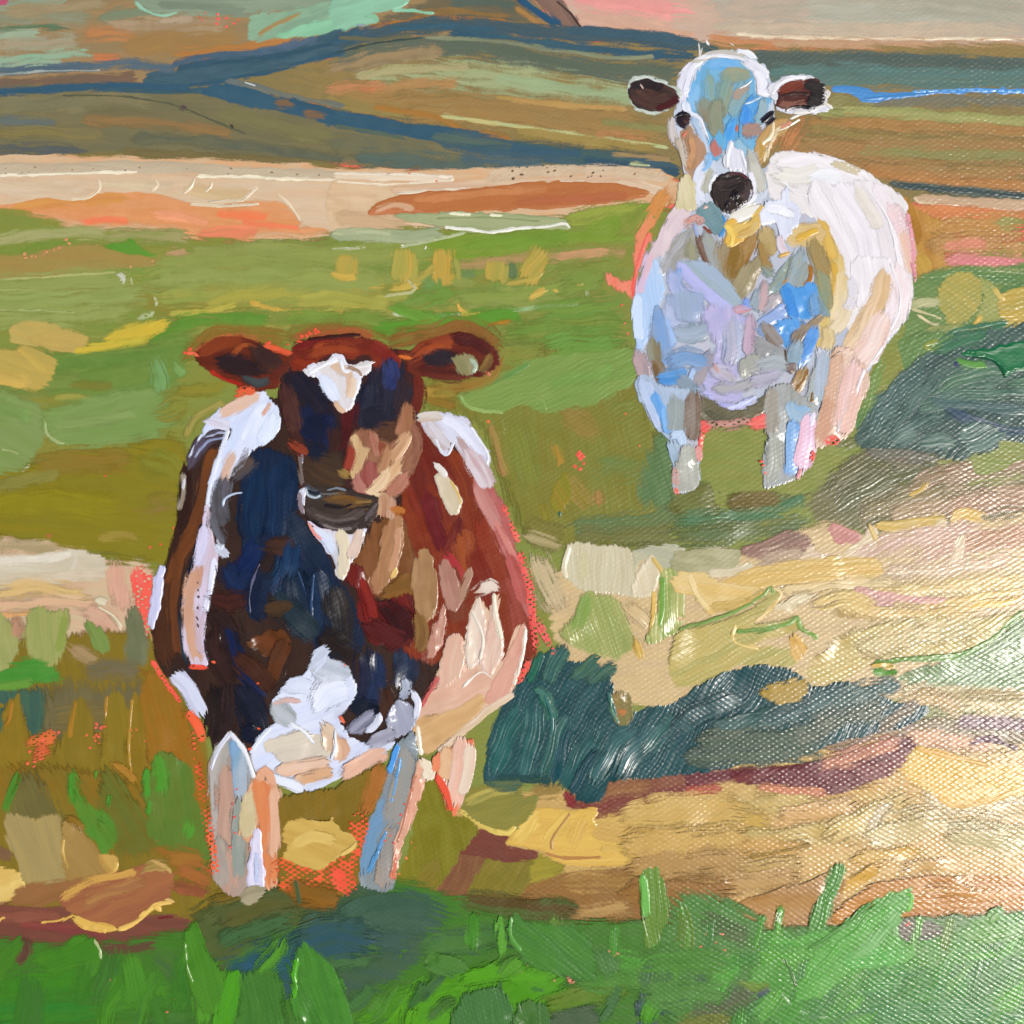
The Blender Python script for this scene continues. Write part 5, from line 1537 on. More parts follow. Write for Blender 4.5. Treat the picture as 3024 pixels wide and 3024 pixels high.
# seams of wet paint drawn together, and loose upward strokes of grass
structure_grass = STATE['part']
at('F')
fill('-120 1800 430 1760 640 1730 640 1960 -120 1960', ['#3f7a1c', '#4b8a20', '#356c22', '#54922a', '#3c6a2c'], 26, 44, 170, -80, 14, soft=20, weave=.6, br=.8)
fill('660 1840 900 1800 1300 1770 1300 1960 660 1960', ['#4b8f18', '#3f6c34', '#4a7a2c', '#569c14', '#3d5f40'], 16, 42, 130, -60, 20, soft=20, weave=.8, br=.8)
fill('1300 1760 1700 1750 1990 1730 1990 1990 1300 1990', ['#4a9430', '#3f8030', '#4f8a3c', '#5aa038', '#447a40', '#58903a'], 34, 44, 170, -50, 20, soft=18, weave=1.1, br=.8)
S('#44603c', 60, '560 1700 640 1690 740 1700', soft=20, weave=.6)
S('#3f5a46', 60, '570 1760 650 1750 740 1760', soft=20, weave=.6)
S('#3c5f3a', 60, '560 1820 640 1800 720 1800', soft=20, weave=.6)
S('#3a5a44', 80, '640 1740 740 1720 860 1740', c2='#44604a', soft=20, weave=.5)
S('#34544a', 70, '560 1790 640 1770 720 1780', c2='#2c5260', soft=20, weave=.5)
S('#5a5a28', 46, '420 1740 520 1700 620 1690', c2='#4c5c34', soft=18, weave=.5)
S('#5c4a20', 40, '880 1700 980 1712 1100 1720', c2='#4f6a2c', soft=16, weave=.8)
for q in range(16):
    x = 900 + q * 64 + rng.uniform(-20, 20)
    y = 1752 + rng.uniform(-8, 14)
    S(['#4a8a2c', '#57962e', '#5f7c2c', '#3f7434'][q % 4], rng.uniform(14, 26), '%f %f %f %f' % (x, y + 40, x + rng.uniform(-6, 22), y - rng.uniform(14, 44)), soft=7, weave=.9, ends=(.8, .3))
S('#48802a', 50, '1220 1820 1300 1810 1380 1820', soft=20, weave=.9)
S('#4a7a34', 50, '1220 1880 1300 1870 1380 1880', soft=20, weave=.9)
# ---- single tufts and blades in the foreground grass
GR = 'grass blades in the foreground'
def blade(label, col, poly, ang, c2, **k):
    single('grass_tuft', label, 'grass', GR)
    kw = dict(soft=6, weave=.7, h=1.1, br=1); kw.update(k)
    P(col, poly, ang, c2=c2, **kw)
at('A02')
blade('mid-green curved grass blade rising between the wine-red ground and the teal shade', '#4c8424', '1048 1490 1090 1350 1130 1370 1190 1520 1285 1700 1220 1880 1110 1800 1060 1640', 72, '#3f7a20')
S('#62963c', 12, '1055 1470 1065 1600 1100 1700', soft=3, h=1.2)
blade('short green grass blade under the ochre slab at lower left', '#4d8826', '720 1560 740 1520 800 1580 830 1720 780 1820 700 1800', 80, '#3f7c22', soft=14)
blade('bright yellow-green upright grass blade at the bottom left of centre', '#4c991a', '1300 1640 1380 1660 1360 1800 1330 1960 1215 1960 1260 1780', 100, '#448a20')
blade('broad dark green leaf standing beside the bright blade at the bottom', '#3d6f2a', '1385 1660 1560 1640 1620 1760 1600 1960 1350 1960 1370 1800', 80, '#44782c', soft=12)
blade('large dark green leaf with a bright jagged left edge at the bottom', '#3d7628', '1680 1620 1722 1468 1850 1560 1950 1700 1990 1960 1720 1920 1655 1790', 70, '#4a8a2e')
S('#4fa520', 20, '1698 1560 1678 1660 1690 1720 1672 1790', soft=3, h=1.4, jag=5)
blade('low green grass tuft at the left edge beside the wine-red ground', '#4a7c22', '-60 1560 60 1480 110 1420 120 1500 80 1580 0 1680 -60 1700', -50, '#3c7020')
blade('hooked green grass tuft below the gold fringe at lower left', '#3f7a1e', '200 1560 350 1480 460 1430 540 1450 575 1560 480 1600 300 1640', -20, '#48801f', soft=10)
S('#b4c488', 8, '535 1455 570 1520 575 1565', soft=3, h=1.2)
at('A12')
blade('rounded mid-green leaf lying on the blue-green shade at bottom centre', '#4b7a34', '488 1562 560 1528 700 1555 732 1612 665 1662 540 1642', 20, '#417030')
blade('big rounded leaf with a bright curved edge right of bottom centre', '#457c2c', '968 1400 1010 1298 1100 1358 1350 1378 1432 1450 1464 1560 1444 1685 1250 1642 1090 1602 1000 1500', 40, '#3c7030')
S('#5c9f42', 18, '985 1325 985 1430 1040 1510', soft=4, h=1.4)
blade('dark domed leaf at the very bottom centre', '#41703a', '648 1990 700 1790 800 1742 920 1740 972 1800 995 1990', 80, '#3a6838')
blade('small dark domed leaf beside the large one at the very bottom', '#466e34', '1000 1990 1020 1850 1090 1800 1180 1848 1195 1990', 80, '#3d6634')
blade('upright grass blade with a bright stripe against the brown field', '#698a34', '1712 1100 1760 1058 1830 1060 1870 1180 1888 1250 1850 1400 1800 1490 1750 1490 1738 1330', 84, '#5c7c2c')
S('#4ba02f', 44, '1735 1085 1745 1200 1762 1335', c2='#7cc060', soft=4, h=1.5)
at('A22')
blade('straight green grass blade leaning right against the golden field', '#46842f', '690 1440 780 1160 835 1040 905 1020 915 1050 860 1200 770 1480', 108, '#549038', weave=1)
blade('spreading bright green grass clump with a hooked tip at the right', '#4f9a34', '620 1790 700 1600 860 1400 1020 1260 1180 1190 1290 1165 1305 1235 1230 1330 1180 1420 1290 1480 1300 1560 1100 1610 960 1640 800 1760', -42, '#62a848', weave=.9, jag=6)
S('#57a63c', 90, '700 1680 900 1470 1120 1290 1270 1200', c2='#489032', soft=9, weave=.8, h=1.2, br=1.2)
S('#5cae4c', 100, '900 1580 1080 1560 1290 1520', c2='#4c9a3e', soft=9, weave=1, h=1, br=1.2)
S('#4a9a30', 60, '470 1450 640 1460 860 1400', c2='#5aa03a', soft=10, weave=1)
S('#7cc05c', 14, '1255 1190 1290 1200 1275 1290', soft=3, h=1.5)
S('#3c7c28', 20, '700 1500 880 1390 1060 1240', soft=6)
S('#78b468', 60, '960 1560 1120 1420 1240 1280', c2='#4f9a40', soft=12, br=1.3)
blade('small green grass tuft with a curled tip at the right edge', '#5a9236', '1560 1420 1680 1330 1790 1265 1815 1290 1770 1350 2060 1330 2060 1420 1700 1470', -20, '#4c8a30', weave=1)
S('#4c8420', 34, '1735 1350 1790 1290', c2='#7cb04c', soft=4, h=1.5)
at('A22')
S('#3a6c20', 14, '560 1560 600 1640 630 1720', soft=4)

TINT = None
# ---- golden reeds in the meadow
GG = 'golden upright daubs of reed in the far meadow'
def reed(label, w, path, c, c2):
    single('reed_clump', label, 'reeds', GG)
    S(c, w, path, c2=c2, soft=7, weave=.4, h=1.1, br=1.2, ends=(1, .95), rag=.1)
at('A10')
reed('pale golden reed clump, leftmost in the meadow behind the brown-and-white cow', 120, '45 1455 42 1590', '#bda24a', '#a59c48')
reed('golden reed clump second from the left in the far meadow', 150, '385 1430 370 1630', '#bfa348', '#9ea04a')
reed('narrow golden reed clump in the middle of the far meadow row', 118, '592 1425 590 1640', '#c8a343', '#b39a46')
reed('squat golden reed clump left of the slanting one in the far meadow', 140, '900 1485 895 1625', '#b7a047', '#9c9a48')
reed('slanting golden reed clump, rightmost in the far meadow near the white cow', 130, '1170 1430 1050 1625', '#bfa24a', '#a89c44')
SOFTK = 1.9
S('#cfae4e', 30, '-40 1560 20 1580 100 1580', soft=8)
S('#b3a24a', 34, '420 1610 500 1560 560 1500', c2='#9a9c4a', soft=14, br=1.1)
S('#b09c46', 40, '660 1470 680 1560 660 1620', c2='#8f9a48', soft=14, br=1.1)
S('#c2a84c', 30, '960 1620 1080 1600 1160 1560', c2='#a59c48', soft=12)

# ================================================================== white cow
WIDE = 1.35
TAILK = .7
LONG = .18
BRK = .7
SOFTK = 1.5
at('W2')
cow_w = thing('cow', 'white cow with bluish chest, dark ears and nose, standing farther up the meadow', 'cow', '750 1700')
part('body', 'white and pale blue body with golden chest and pink flank')
sil = np.vstack([X('W1', '640 1180 700 1230 900 1300 1270 1040 1350 962 1550 958 1750 985 1900 1060'),
                 X('A20', '960 945 1100 1025 1240 1118 1262 1200 1290 1320 1300 1450 1310 1580'),
                 X('W2', '1805 560 1800 690 1730 790 1640 900 1560 1060 1500 1240 1430 1400 1320 1440 1240 1470 1220 1570 1130 1650 1040 1690 930 1700 925 1540 945 1350 940 1250 740 1260 560 1240 545 1330 550 1520 525 1700 400 1735 385 1600 355 1420 270 1340 200 1210 158 1080 200 1020 172 920 155 780 143 640 180 450 232 300 300 180 400 20')])
P('#bcc4d2', sil, 80, c2='#c4c0cc', soft=4, weave=.3, h=1, grow=-8)
# --- flank, right: thick white sweeps
TINT = ((252, 246, 236), .3, lambda r, g, b: r > 205 and b > 190)
at('A20')
P('#e4dfe0', '470 960 520 870 650 862 780 880 960 945 1100 1025 1245 1120 1280 1260 1300 1450 1290 1650 1260 1800 1160 1932 1000 1960 900 1800 960 1500 850 1300 700 1230 560 1180 470 1080', 60, c2='#eae2e4', soft=4, weave=.25, h=1.2)
S('#f4eff4', 90, '560 930 720 930 900 990 1060 1080', c2='#e6e0e8', soft=8, h=1.4)
S('#e8e4dc', 80, '540 1000 640 1010 760 980', c2='#ded8cc', soft=10, h=1.2)
S('#f0f2f8', 70, '740 1010 830 1000 880 1010', c2='#dfe6f0', soft=6, h=1.6)
S('#f1ecf2', 130, '760 1080 880 1300 960 1500 980 1640', c2='#dcd4dc', soft=7, h=1.6, br=1.3)
S('#f3eef6', 120, '900 1080 1020 1260 1080 1450 1090 1620', c2='#e0d8e4', soft=7, h=1.6, br=1.3)
S('#efe9ee', 100, '1000 1050 1130 1240 1180 1450 1200 1650', c2='#d8ccd4', soft=6, h=1.5, br=1.3)
S('#f6eff6', 60, '1090 1060 1200 1260 1250 1500 1260 1720', c2='#e6d6de', soft=5, h=1.8, br=1.2)
S('#d8cfc0', 60, '990 1090 1060 1200 1100 1300', c2='#e8e0d8', soft=10)
S('#e9c2c6', 60, '1180 1180 1250 1330 1280 1480', c2='#eed4d4', soft=10, weave=.8, dry=.12)
S('#ecccae', 44, '1250 1330 1275 1450 1290 1560', c2='#e8b8b0', soft=8, weave=.7)
S('#e8a0a8', 20, '1270 1220 1300 1420 1310 1600', soft=5, dry=.3, weave=.8)
S('#d98f98', 12, '1290 1500 1312 1580', soft=4, dry=.2)
S('#fbf6fb', 10, '1040 1070 1160 1260 1210 1480 1230 1700', soft=2, h=2.4)
S('#fbf6fb', 9, '780 1075 860 1200 900 1330', soft=2, h=2.2)
S('#f8f4f8', 9, '560 1030 620 1090 700 1120', soft=2, h=2)
S('#d6c8a8', 30, '840 930 940 960 1000 985', soft=4, dry=.2, h=1.5)
P('#e9e2ea', '960 1480 1100 1470 1180 1500 1130 1640 1060 1720 985 1760 960 1640', 82, c2='#f4eef6', soft=5, weave=.2, h=1.8, br=1.3)
at('W2')
S('#efd9dc', 90, '1730 400 1750 560 1720 720', c2='#f2e4ea', soft=8, h=1.2, br=1.2)
S('#f4e6ee', 60, '1690 520 1690 640 1640 800 1560 960', c2='#e6cfd6', soft=6, h=1.4, br=1.2)
S('#dcb887', 90, '1640 440 1620 560 1530 720 1440 900', c2='#e4c8a4', soft=9, h=1.1, br=1.2)
S('#e9cda8', 60, '1580 620 1500 800 1420 940', c2='#dcb48c', soft=8, br=1.2)
S('#eccfc4', 100, '1640 700 1560 860 1450 1040', c2='#e8bfae', soft=10, br=1.1)
S('#fbf4fa', 12, '1690 360 1740 500 1740 640 1690 760', soft=2, h=2.4)
S('#fbf4fa', 10, '1640 860 1560 980 1500 1090', soft=2, h=2)
TINT = None
# --- golden band and chest edge
P('#d9bb70', '1190 240 1260 200 1290 110 1340 200 1400 330 1420 500 1380 640 1330 760 1250 880 1240 760 1310 600 1310 450 1240 330', 80, c2='#e6cd92', soft=6, weave=.25, h=1.2, br=1.2)
S('#d8a83c', 40, '1270 110 1310 220 1350 340', c2='#e2bf68', soft=8, h=1.2)
S('#dcae48', 34, '1340 360 1370 480 1350 600', soft=8, h=1)
S('#e8d2a4', 50, '1400 420 1390 560 1340 700', c2='#d8b878', soft=8, h=1.2, br=1.2)
S('#e6d3ae', 60, '1440 540 1400 680 1340 780', c2='#efe2c8', soft=8, h=1.1)
S('#d9c08c', 56, '1300 760 1320 820 1290 880', c2='#e4d09c', soft=8)
S('#e9e4ea', 40, '1450 460 1460 560 1420 640', soft=6, h=1.4, dry=.1)
S('#d8b87c', 110, '1100 180 1180 190 1270 170', c2='#e0c890', soft=10, h=1.2, br=1)
S('#e2b446', 30, '1130 210 1210 170 1260 160', soft=5, h=1.4)
S('#a88c54', 70, '1230 240 1260 330 1300 440', c2='#8f8a60', soft=10, br=1.2)
S('#8f9a7c', 70, '1270 420 1290 520 1290 640', c2='#a3905c', soft=10, br=1.2)
S('#7f97a0', 50, '1240 560 1270 620 1310 670', c2='#8ea08c', soft=9)
# --- left shoulder pale blue
P('#bcd4f2', '200 420 250 340 300 350 320 480 310 600 260 680 240 780 200 900 172 920 150 760 143 620', 82, c2='#a8c8ee', soft=4, weave=.25, h=1.3, br=1.1)
S('#dfe4f2', 34, '330 320 320 400 300 420', soft=5, h=1.4)
P('#dcc8cc', '290 200 390 20 480 0 460 120 400 200 330 320 250 340 230 300', -65, c2='#e6d4d4', soft=6, weave=.35, h=1.1)
S('#d6c0d8', 36, '240 310 210 400 170 540', c2='#e6b8b8', soft=7)
S('#c4dcf6', 40, '170 560 170 700 180 820', c2='#d4e2f6', soft=6, h=1.4)
# --- chest planes
SOFTK = 2.3
TINT = ((188, 203, 230), .22, lambda r, g, b: r + g + b > 300 and r < 230 and b < r + 50)   # chest greys cooled with pale blue
S('#8f9288', 60, '500 170 430 280 350 420', c2='#a89a84', soft=6, h=1.2, br=1.2)
S('#9c9484', 56, '440 200 390 300 330 410', c2='#b8b4b4', soft=6, br=1.2)
S('#8a8458', 60, '490 250 500 320 500 350', soft=8)
S('#6b4a32', 44, '545 200 570 280 595 350', c2='#8a6a54', soft=4, h=1.3)
S('#a3a08c', 60, '590 200 630 320 680 420', c2='#8c9490', soft=8, br=1.1)
S('#9a7c46', 90, '690 260 700 360 720 470', c2='#8a7c58', soft=9, br=1.2)
S('#96681c', 100, '860 200 800 280 760 380', c2='#a87c34', soft=8, h=1.1, br=1.2)
S('#8a6a28', 60, '760 260 750 360 740 450', soft=10)
P('#8f7c48', '730 500 760 430 860 330 910 310 925 380 880 470 800 585 785 590', -58, c2='#a08a54', soft=4, weave=.2, h=1.5, br=1.2)
S('#b08c3c', 80, '930 160 960 240 970 300', c2='#c4a45c', soft=7, h=1.2, br=1.2)
S('#a37420', 40, '910 250 930 330 960 400', soft=6)
S('#7e8c78', 40, '930 390 980 430', soft=8)
P('#7d938c', '955 530 1010 420 1090 330 1140 310 1120 400 1060 480 1000 555', -50, c2='#8c8c5c', soft=4, weave=.2, h=1.4, br=1.2)
S('#a86f20', 24, '1130 320 1110 410 1050 480', soft=5)
S('#8fa8b4', 70, '1150 300 1130 400 1090 490', c2='#9c9a78', soft=7, br=1.2)
P('#86a0ac', '1115 430 1160 360 1205 370 1200 450 1160 500 1110 500', -70, c2='#948c5c', soft=4, h=1.3, br=1.2)
S('#9c6418', 20, '1205 380 1205 450 1170 495', soft=4)
# lavender diagonal
P('#9fb2c4', '420 350 470 335 560 350 650 400 740 500 790 600 750 640 620 560 500 440', 42, c2='#94a8a4', soft=4, weave=.2, h=1.4, br=1.3)
S('#b9b8ea', 56, '430 380 520 480 640 580 740 650', c2='#a8aee0', soft=5, h=1.5, br=1.2)
S('#7ba6e0', 34, '420 400 390 460 370 500', c2='#5b98e4', soft=5, h=1.2)
S('#9fb0d8', 70, '400 430 430 540 560 560', c2='#b8b8dc', soft=10)
P('#98a8c8', '340 560 420 540 540 550 570 620 570 740 480 760 390 720 340 640', 85, c2='#8ea4b4', soft=6, weave=.2, h=1.2, br=1.3)
S('#a9b4d6', 50, '350 620 380 720 470 740', c2='#bcc4e2', soft=6, h=1.3)
S('#8e9ea8', 90, '420 780 500 780 580 770', c2='#a3b0c4', soft=9, br=1)
S('#a6c3ea', 60, '320 700 340 780 380 860', c2='#8fb6ea', soft=8)
P('#7fa4d4', '250 680 290 620 340 720 370 830 380 960 330 980 260 880 240 780', 80, c2='#8c9cb0', soft=5, weave=.2, h=1.1, br=1.1)
S('#8c8a6c', 60, '260 830 270 900 280 960', c2='#7a6a40', soft=6, h=1.2, br=1.2)
S('#765a34', 56, '270 960 300 1010 300 1060', c2='#8a7048', soft=6, h=1.2)
S('#b08e8a', 60, '180 920 200 980 210 1030', c2='#c4948a', soft=10, weave=.5)
P('#b3acd8', '565 640 640 610 740 640 850 690 830 760 800 960 760 1060 660 1080 560 1080 600 960 640 860 590 760', 82, c2='#c3b4d8', soft=8, weave=.2, h=1, br=1.1)
S('#a6b0c8', 90, '740 720 740 840 720 950', c2='#b4a8b8', soft=9, br=1.3)
S('#c6a0b0', 60, '850 700 840 820 830 900', c2='#b0a0b4', soft=9, br=1.3)
S('#d98f94', 40, '760 640 800 640 840 630', c2='#c9a8b8', soft=6)
S('#7f9ce0', 34, '820 590 830 620', soft=6)
P('#8c9ea4', '840 620 870 540 930 470 960 480 950 560 900 650', -70, c2='#9aa09a', soft=6, h=1.1, br=1.1)
S('#c49a94', 30, '935 480 930 560 910 640', soft=6, br=1)
P('#a9a4a4', '930 650 960 560 1040 550 1060 600 1000 640', -30, c2='#b89a90', soft=5, h=1.1)
P('#94aee0', '900 700 950 650 1040 600 1100 680 1010 720 930 740', -30, c2='#9cb0d0', soft=6, h=1.1, br=1.1)
P('#4b97dc', '1020 530 1060 480 1120 500 1230 480 1240 560 1210 680 1110 690 1060 620', 70, c2='#5ca4e4', soft=4, weave=.2, h=1.5, br=1.1)
S('#3f8cd8', 40, '1060 520 1090 600 1120 680', soft=6)
S('#7f9ca4', 50, '1230 560 1240 620 1250 680', c2='#5c9ad8', soft=8, h=1.2)
P('#4f9ae0', '980 740 1020 700 1120 690 1170 740 1110 840 1060 880 1030 830', 60, c2='#68a6e0', soft=5, weave=.2, h=1.4, br=1.1)
S('#8aa8d8', 46, '900 760 960 770 1010 790', soft=8)
S('#7a6448', 60, '940 740 970 800 1020 850', c2='#9c9088', soft=5, h=1.3, br=1.3)
P('#8f8a84', '880 800 950 830 1040 880 1050 960 960 980 890 930 860 860', 30, c2='#a3a09c', soft=6, weave=.2, h=1.2, br=1.4)
S('#8c7458', 50, '1110 830 1150 770 1180 730', c2='#746040', soft=5, h=1.3, br=1.2)
S('#96784c', 34, '1190 760 1240 710 1270 680', soft=5, h=1.2)
S('#5a9ae0', 60, '1230 760 1190 880 1140 990', c2='#7cb0e4', soft=7, h=1.2)
S('#7c98a4', 70, '1130 850 1100 920 1070 990', c2='#9cb4c0', soft=6, h=1.3, br=1.2)
S('#5c442c', 12, '1055 880 1058 950 1062 1000', soft=3, h=1.2)
P('#7c6456', '1058 990 1085 955 1118 960 1118 1010 1090 1036', 20, c2='#6c5444', soft=3, h=1.6)
P('#a3a08c', '770 960 830 915 890 920 905 980 860 1050 790 1040', 80, c2='#b0ac98', soft=5, h=1.4, br=1.3)
S('#aab0ac', 90, '910 980 980 960 1040 980', c2='#98a0a0', soft=9, br=1.1)
S('#b7aac0', 70, '860 1070 940 1050 1020 1020', c2='#a8a8a8', soft=9)
S('#c4bae6', 90, '560 1080 640 1120 780 1140', c2='#b0a8d4', soft=7, h=1.2, br=1.1)
S('#b8a8a8', 60, '620 1000 690 1020 740 1060', c2='#c8c0dc', soft=7, br=1.3)
S('#d4a090', 16, '630 970 650 1010', soft=5)
S('#b3aca8', 44, '650 1110 760 1110 850 1090', soft=7, br=1.2)
P('#b4b2ea', '545 1120 620 1170 660 1200 760 1200 880 1160 830 1220 740 1252 690 1240 620 1190', 12, c2='#c6c8f2', soft=4, weave=.2, h=1.6, br=1.2)
S('#dfe4fa', 14, '700 1230 780 1215 880 1162', soft=3, h=1.8)
S('#9c9cb8', 40, '560 1020 530 1080 560 1120', soft=8)
S('#8d8a98', 60, '600 900 560 980 510 1080', c2='#a08c84', soft=7, h=1.2, br=1.1)
S('#4f93d4', 70, '300 1060 380 1040 450 1020', c2='#7aa8d8', soft=7, h=1.2)
S('#88a8d0', 80, '380 950 470 930 560 960', c2='#6a94c4', soft=10)
S('#b0c8ee', 26, '500 1000 480 1070 470 1130', soft=4, h=1.5)
S('#a8cdf0', 22, '330 1150 420 1145 530 1120', c2='#6ca6dc', soft=4, h=1.5)
S('#7f94a0', 60, '420 1060 470 1100 500 1140', soft=9)
S('#e6e2ec', 60, '1270 900 1300 960 1290 1020', c2='#c8ccd8', soft=7, h=1.2)
S('#a88c58', 60, '1180 1000 1140 1080 1090 1180', c2='#9c6c20', soft=6, h=1.4, br=1.2)
S('#8f6018', 20, '1190 1000 1170 1060 1120 1130', soft=5, h=1.2)
S('#a0a088', 70, '1240 1020 1230 1120 1200 1230', c2='#b4b8b4', soft=7, br=1.2)
S('#8a6a30', 16, '1215 1140 1210 1200 1185 1235', soft=4)
S('#b0bcc8', 70, '1290 920 1280 1060 1260 1180', c2='#9cacb4', soft=8, br=1)
SOFTK = 1.5
# belly shadow
P('#6a6448', '545 1160 640 1200 740 1255 880 1200 950 1140 945 1260 860 1310 760 1340 640 1320 550 1290', 5, c2='#7a7058', soft=7, weave=.5, h=.8)
S('#5c5a40', 50, '590 1230 700 1290 820 1300', c2='#77694c', soft=12, weave=.5)
S('#f2605a', 46, '550 1330 580 1350 600 1350', soft=6, weave=.6)
S('#c47860', 40, '600 1330 720 1330 850 1310', soft=10, dry=.3, weave=.7)
S('#f4625e', 70, '870 1320 920 1310 935 1290', c2='#ee7c6c', soft=8, weave=.6)
S(CORAL, 24, '560 1370 550 1440 548 1520', soft=5, dry=.2, weave=.6)
# --- legs
part('leg', 'front leg on the left, pale blue with grey shin')
P('#a8bcd4', '160 1080 210 1030 300 1090 480 1120 500 1200 470 1330 460 1440 545 1500 540 1600 525 1705 400 1738 388 1600 355 1420 270 1340 200 1210', 75, c2='#b8c4d0', soft=4, weave=.3, h=1.2)
S('#b7c8e6', 60, '200 1070 250 1200 320 1360', c2='#d4dcec', soft=5, h=1.3)
S('#5f9fe0', 40, '265 1150 300 1230 350 1330', c2='#78b2e8', soft=4, h=1.5)
S('#7cb2ea', 50, '330 1230 350 1310 350 1380', soft=5, h=1.4)
S('#8f9890', 90, '400 1180 410 1280 400 1380', c2='#a0a498', soft=9, br=1.2)
S('#7a6250', 70, '510 1150 500 1300 490 1420', c2='#8c7c68', soft=8, weave=.5)
S('#c8dcf2', 50, '380 1400 420 1390 440 1440', c2='#a8c4e0', soft=5, h=1.5)
S('#a0b8c8', 30, '370 1440 390 1520 405 1560', soft=5)
P('#a8a48c', '420 1490 470 1450 540 1500 545 1600 520 1705 405 1730 405 1600', 88, c2='#c4c2ac', soft=6, weave=.5, h=1, br=1.2)
S('#e8a098', 30, '530 1460 540 1540', soft=7, weave=.6)
S('#f06a54', 20, '395 1715 410 1740', soft=5, dry=.2)
S('#c9907c', 30, '395 1600 400 1690', soft=8, dry=.25)
part('leg', 'front leg on the right, olive, blue and pink stripes')
P('#a9aaa0', '940 1140 1060 1080 1110 1120 1250 1230 1250 1320 1235 1480 1210 1570 1130 1655 1030 1690 930 1702 925 1560 945 1380', 88, c2='#7c745c', soft=4, weave=.5, h=1)
S('#94866e', 56, '985 1130 975 1250 970 1400', c2='#a0947c', soft=7, weave=.5, br=1.2)
S('#a3a28a', 66, '1000 1420 990 1540 975 1680', c2='#b0b09c', soft=8, weave=.6, br=1.2)
S('#8fb4d4', 60, '1100 1200 1110 1260 1200 1250', c2='#a8bcc4', soft=6, h=1.3)
S('#78a8dc', 66, '1105 1320 1105 1480 1085 1640', c2='#8cb4e0', soft=6, weave=.5, h=1.2)
S('#ecc8dc', 84, '1200 1300 1190 1430 1150 1600', c2='#e8b8c8', soft=6, weave=.6, h=1.1)
S('#e8e0f0', 24, '1230 1260 1215 1330', soft=4, h=1.4)
S('#f0584e', 26, '1222 1500 1215 1550', soft=5, dry=.15)
S('#e89a9c', 18, '1150 1600 1130 1650', soft=5)
dabs(CORAL, '915 1550 912 1580 905 1610', 8, 3, 7)
TINT = None
part('leg', 'hind leg, tan and pink with a white stripe')
P('#e0c2ae', '1330 900 1400 860 1480 900 1560 1040 1500 1240 1430 1400 1330 1440 1245 1470 1250 1320 1300 1150 1320 1020', 105, c2='#dcbaa0', soft=5, weave=.5, h=1)
S('#d2a584', 54, '1370 900 1350 1060 1310 1240 1270 1440', c2='#dab49a', soft=8, weave=.6, br=1.1)
S('#d4a284', 50, '1320 1180 1300 1300 1270 1420', soft=10, weave=.6)
S('#ecc8c0', 90, '1480 980 1440 1150 1380 1360', c2='#e6b8a4', soft=9, weave=.5, br=1.1)
S('#f6ecee', 20, '1530 1000 1460 1170 1370 1370', c2='#ecdada', soft=3, h=1.6)
S('#eac0b0', 50, '1480 1150 1440 1280 1400 1390', soft=8, weave=.6)
S('#7a5a40', 12, '1330 930 1370 900 1390 890', soft=3)
S('#f25a4c', 50, '1310 1430 1340 1420 1370 1430', c2='#ee8070', soft=6, dry=.2, weave=.6)

# --- coral rim beside the cow
back_to(cow_w)
STATE.update(part=None)
at('W1')
part('head', 'white head with pale blue forehead, tan cheeks')
P('#cfd6e2', '560 380 640 260 760 182 900 142 1050 134 1180 205 1290 290 1325 380 1370 470 1350 560 1345 700 1290 790 1210 870 1190 1000 1210 1080 1290 1250 1240 1370 1100 1420 960 1490 860 1400 720 1432 700 1290 720 1200 640 1170 600 1110 575 960 510 840 488 720 545 620 550 480', 85, c2='#c2cede', soft=4, weave=.2, h=1.3)
P('#6fb2de', '720 290 800 215 900 195 1040 200 1130 260 1200 350 1190 460 1240 500 1320 500 1300 600 1240 690 1200 800 1190 920 1080 980 980 860 900 900 860 980 790 1050 800 880 760 700 640 640 630 520 690 390', 82, c2='#84b8d4', soft=6, weave=.2, h=1.2, br=1.1)
S('#7cb8e6', 70, '700 400 690 500 690 620', c2='#94c4e6', soft=8, br=1)
S('#5ea6e0', 60, '820 260 900 230 1050 250', c2='#8ac0e8', soft=9, h=1.3)
S('#8ca89c', 90, '820 340 820 480 840 620', c2='#7cacc0', soft=12, br=1.2)
S('#94a08a', 90, '940 350 1040 330 1130 340', c2='#a0a080', soft=12, br=1)
S('#88a498', 100, '960 380 940 520 900 660', c2='#98a088', soft=14, br=1.2)
S('#84b0c0', 70, '1080 400 1060 520 1000 660', c2='#94a08c', soft=12, br=1.1)
S('#b49c8c', 44, '1130 420 1060 470 1020 520', c2='#a0a090', soft=7)
S('#928c74', 100, '760 560 830 680 870 800', c2='#869a90', soft=10, h=1.1, br=1.2)
S('#8c9680', 80, '880 560 880 700 900 840', c2='#98947a', soft=10, br=1.2)
S('#64a8dc', 90, '1190 530 1150 620 1120 720', c2='#4c98e4', soft=8, h=1.2)
S('#4a96e4', 60, '1120 610 1110 680 1090 720', c2='#62a8e8', soft=6, h=1.3)
S('#90b4c4', 60, '1250 560 1240 660 1200 720', c2='#a0b0b0', soft=9)
S('#4fa0e4', 70, '1010 720 980 820 930 920', c2='#6cb4ea', soft=7, h=1.3)
S('#7cb8d0', 80, '900 830 880 920 850 1020', c2='#58a8dc', soft=9)
S('#b18a7c', 90, '1100 780 1160 790 1220 770', c2='#a08c80', soft=10, h=1.1)
S('#c8705c', 22, '1040 740 1035 790', soft=7)
S('#5aa6d4', 26, '1070 740 1065 830', soft=6)
P('#cc7a70', '832 920 850 855 885 890 905 960 880 1000 835 975', 80, c2='#b8786c', soft=5, h=1.1)
S('#8cbcd8', 50, '1040 870 1090 940 1150 950', c2='#a4c4d0', soft=7)
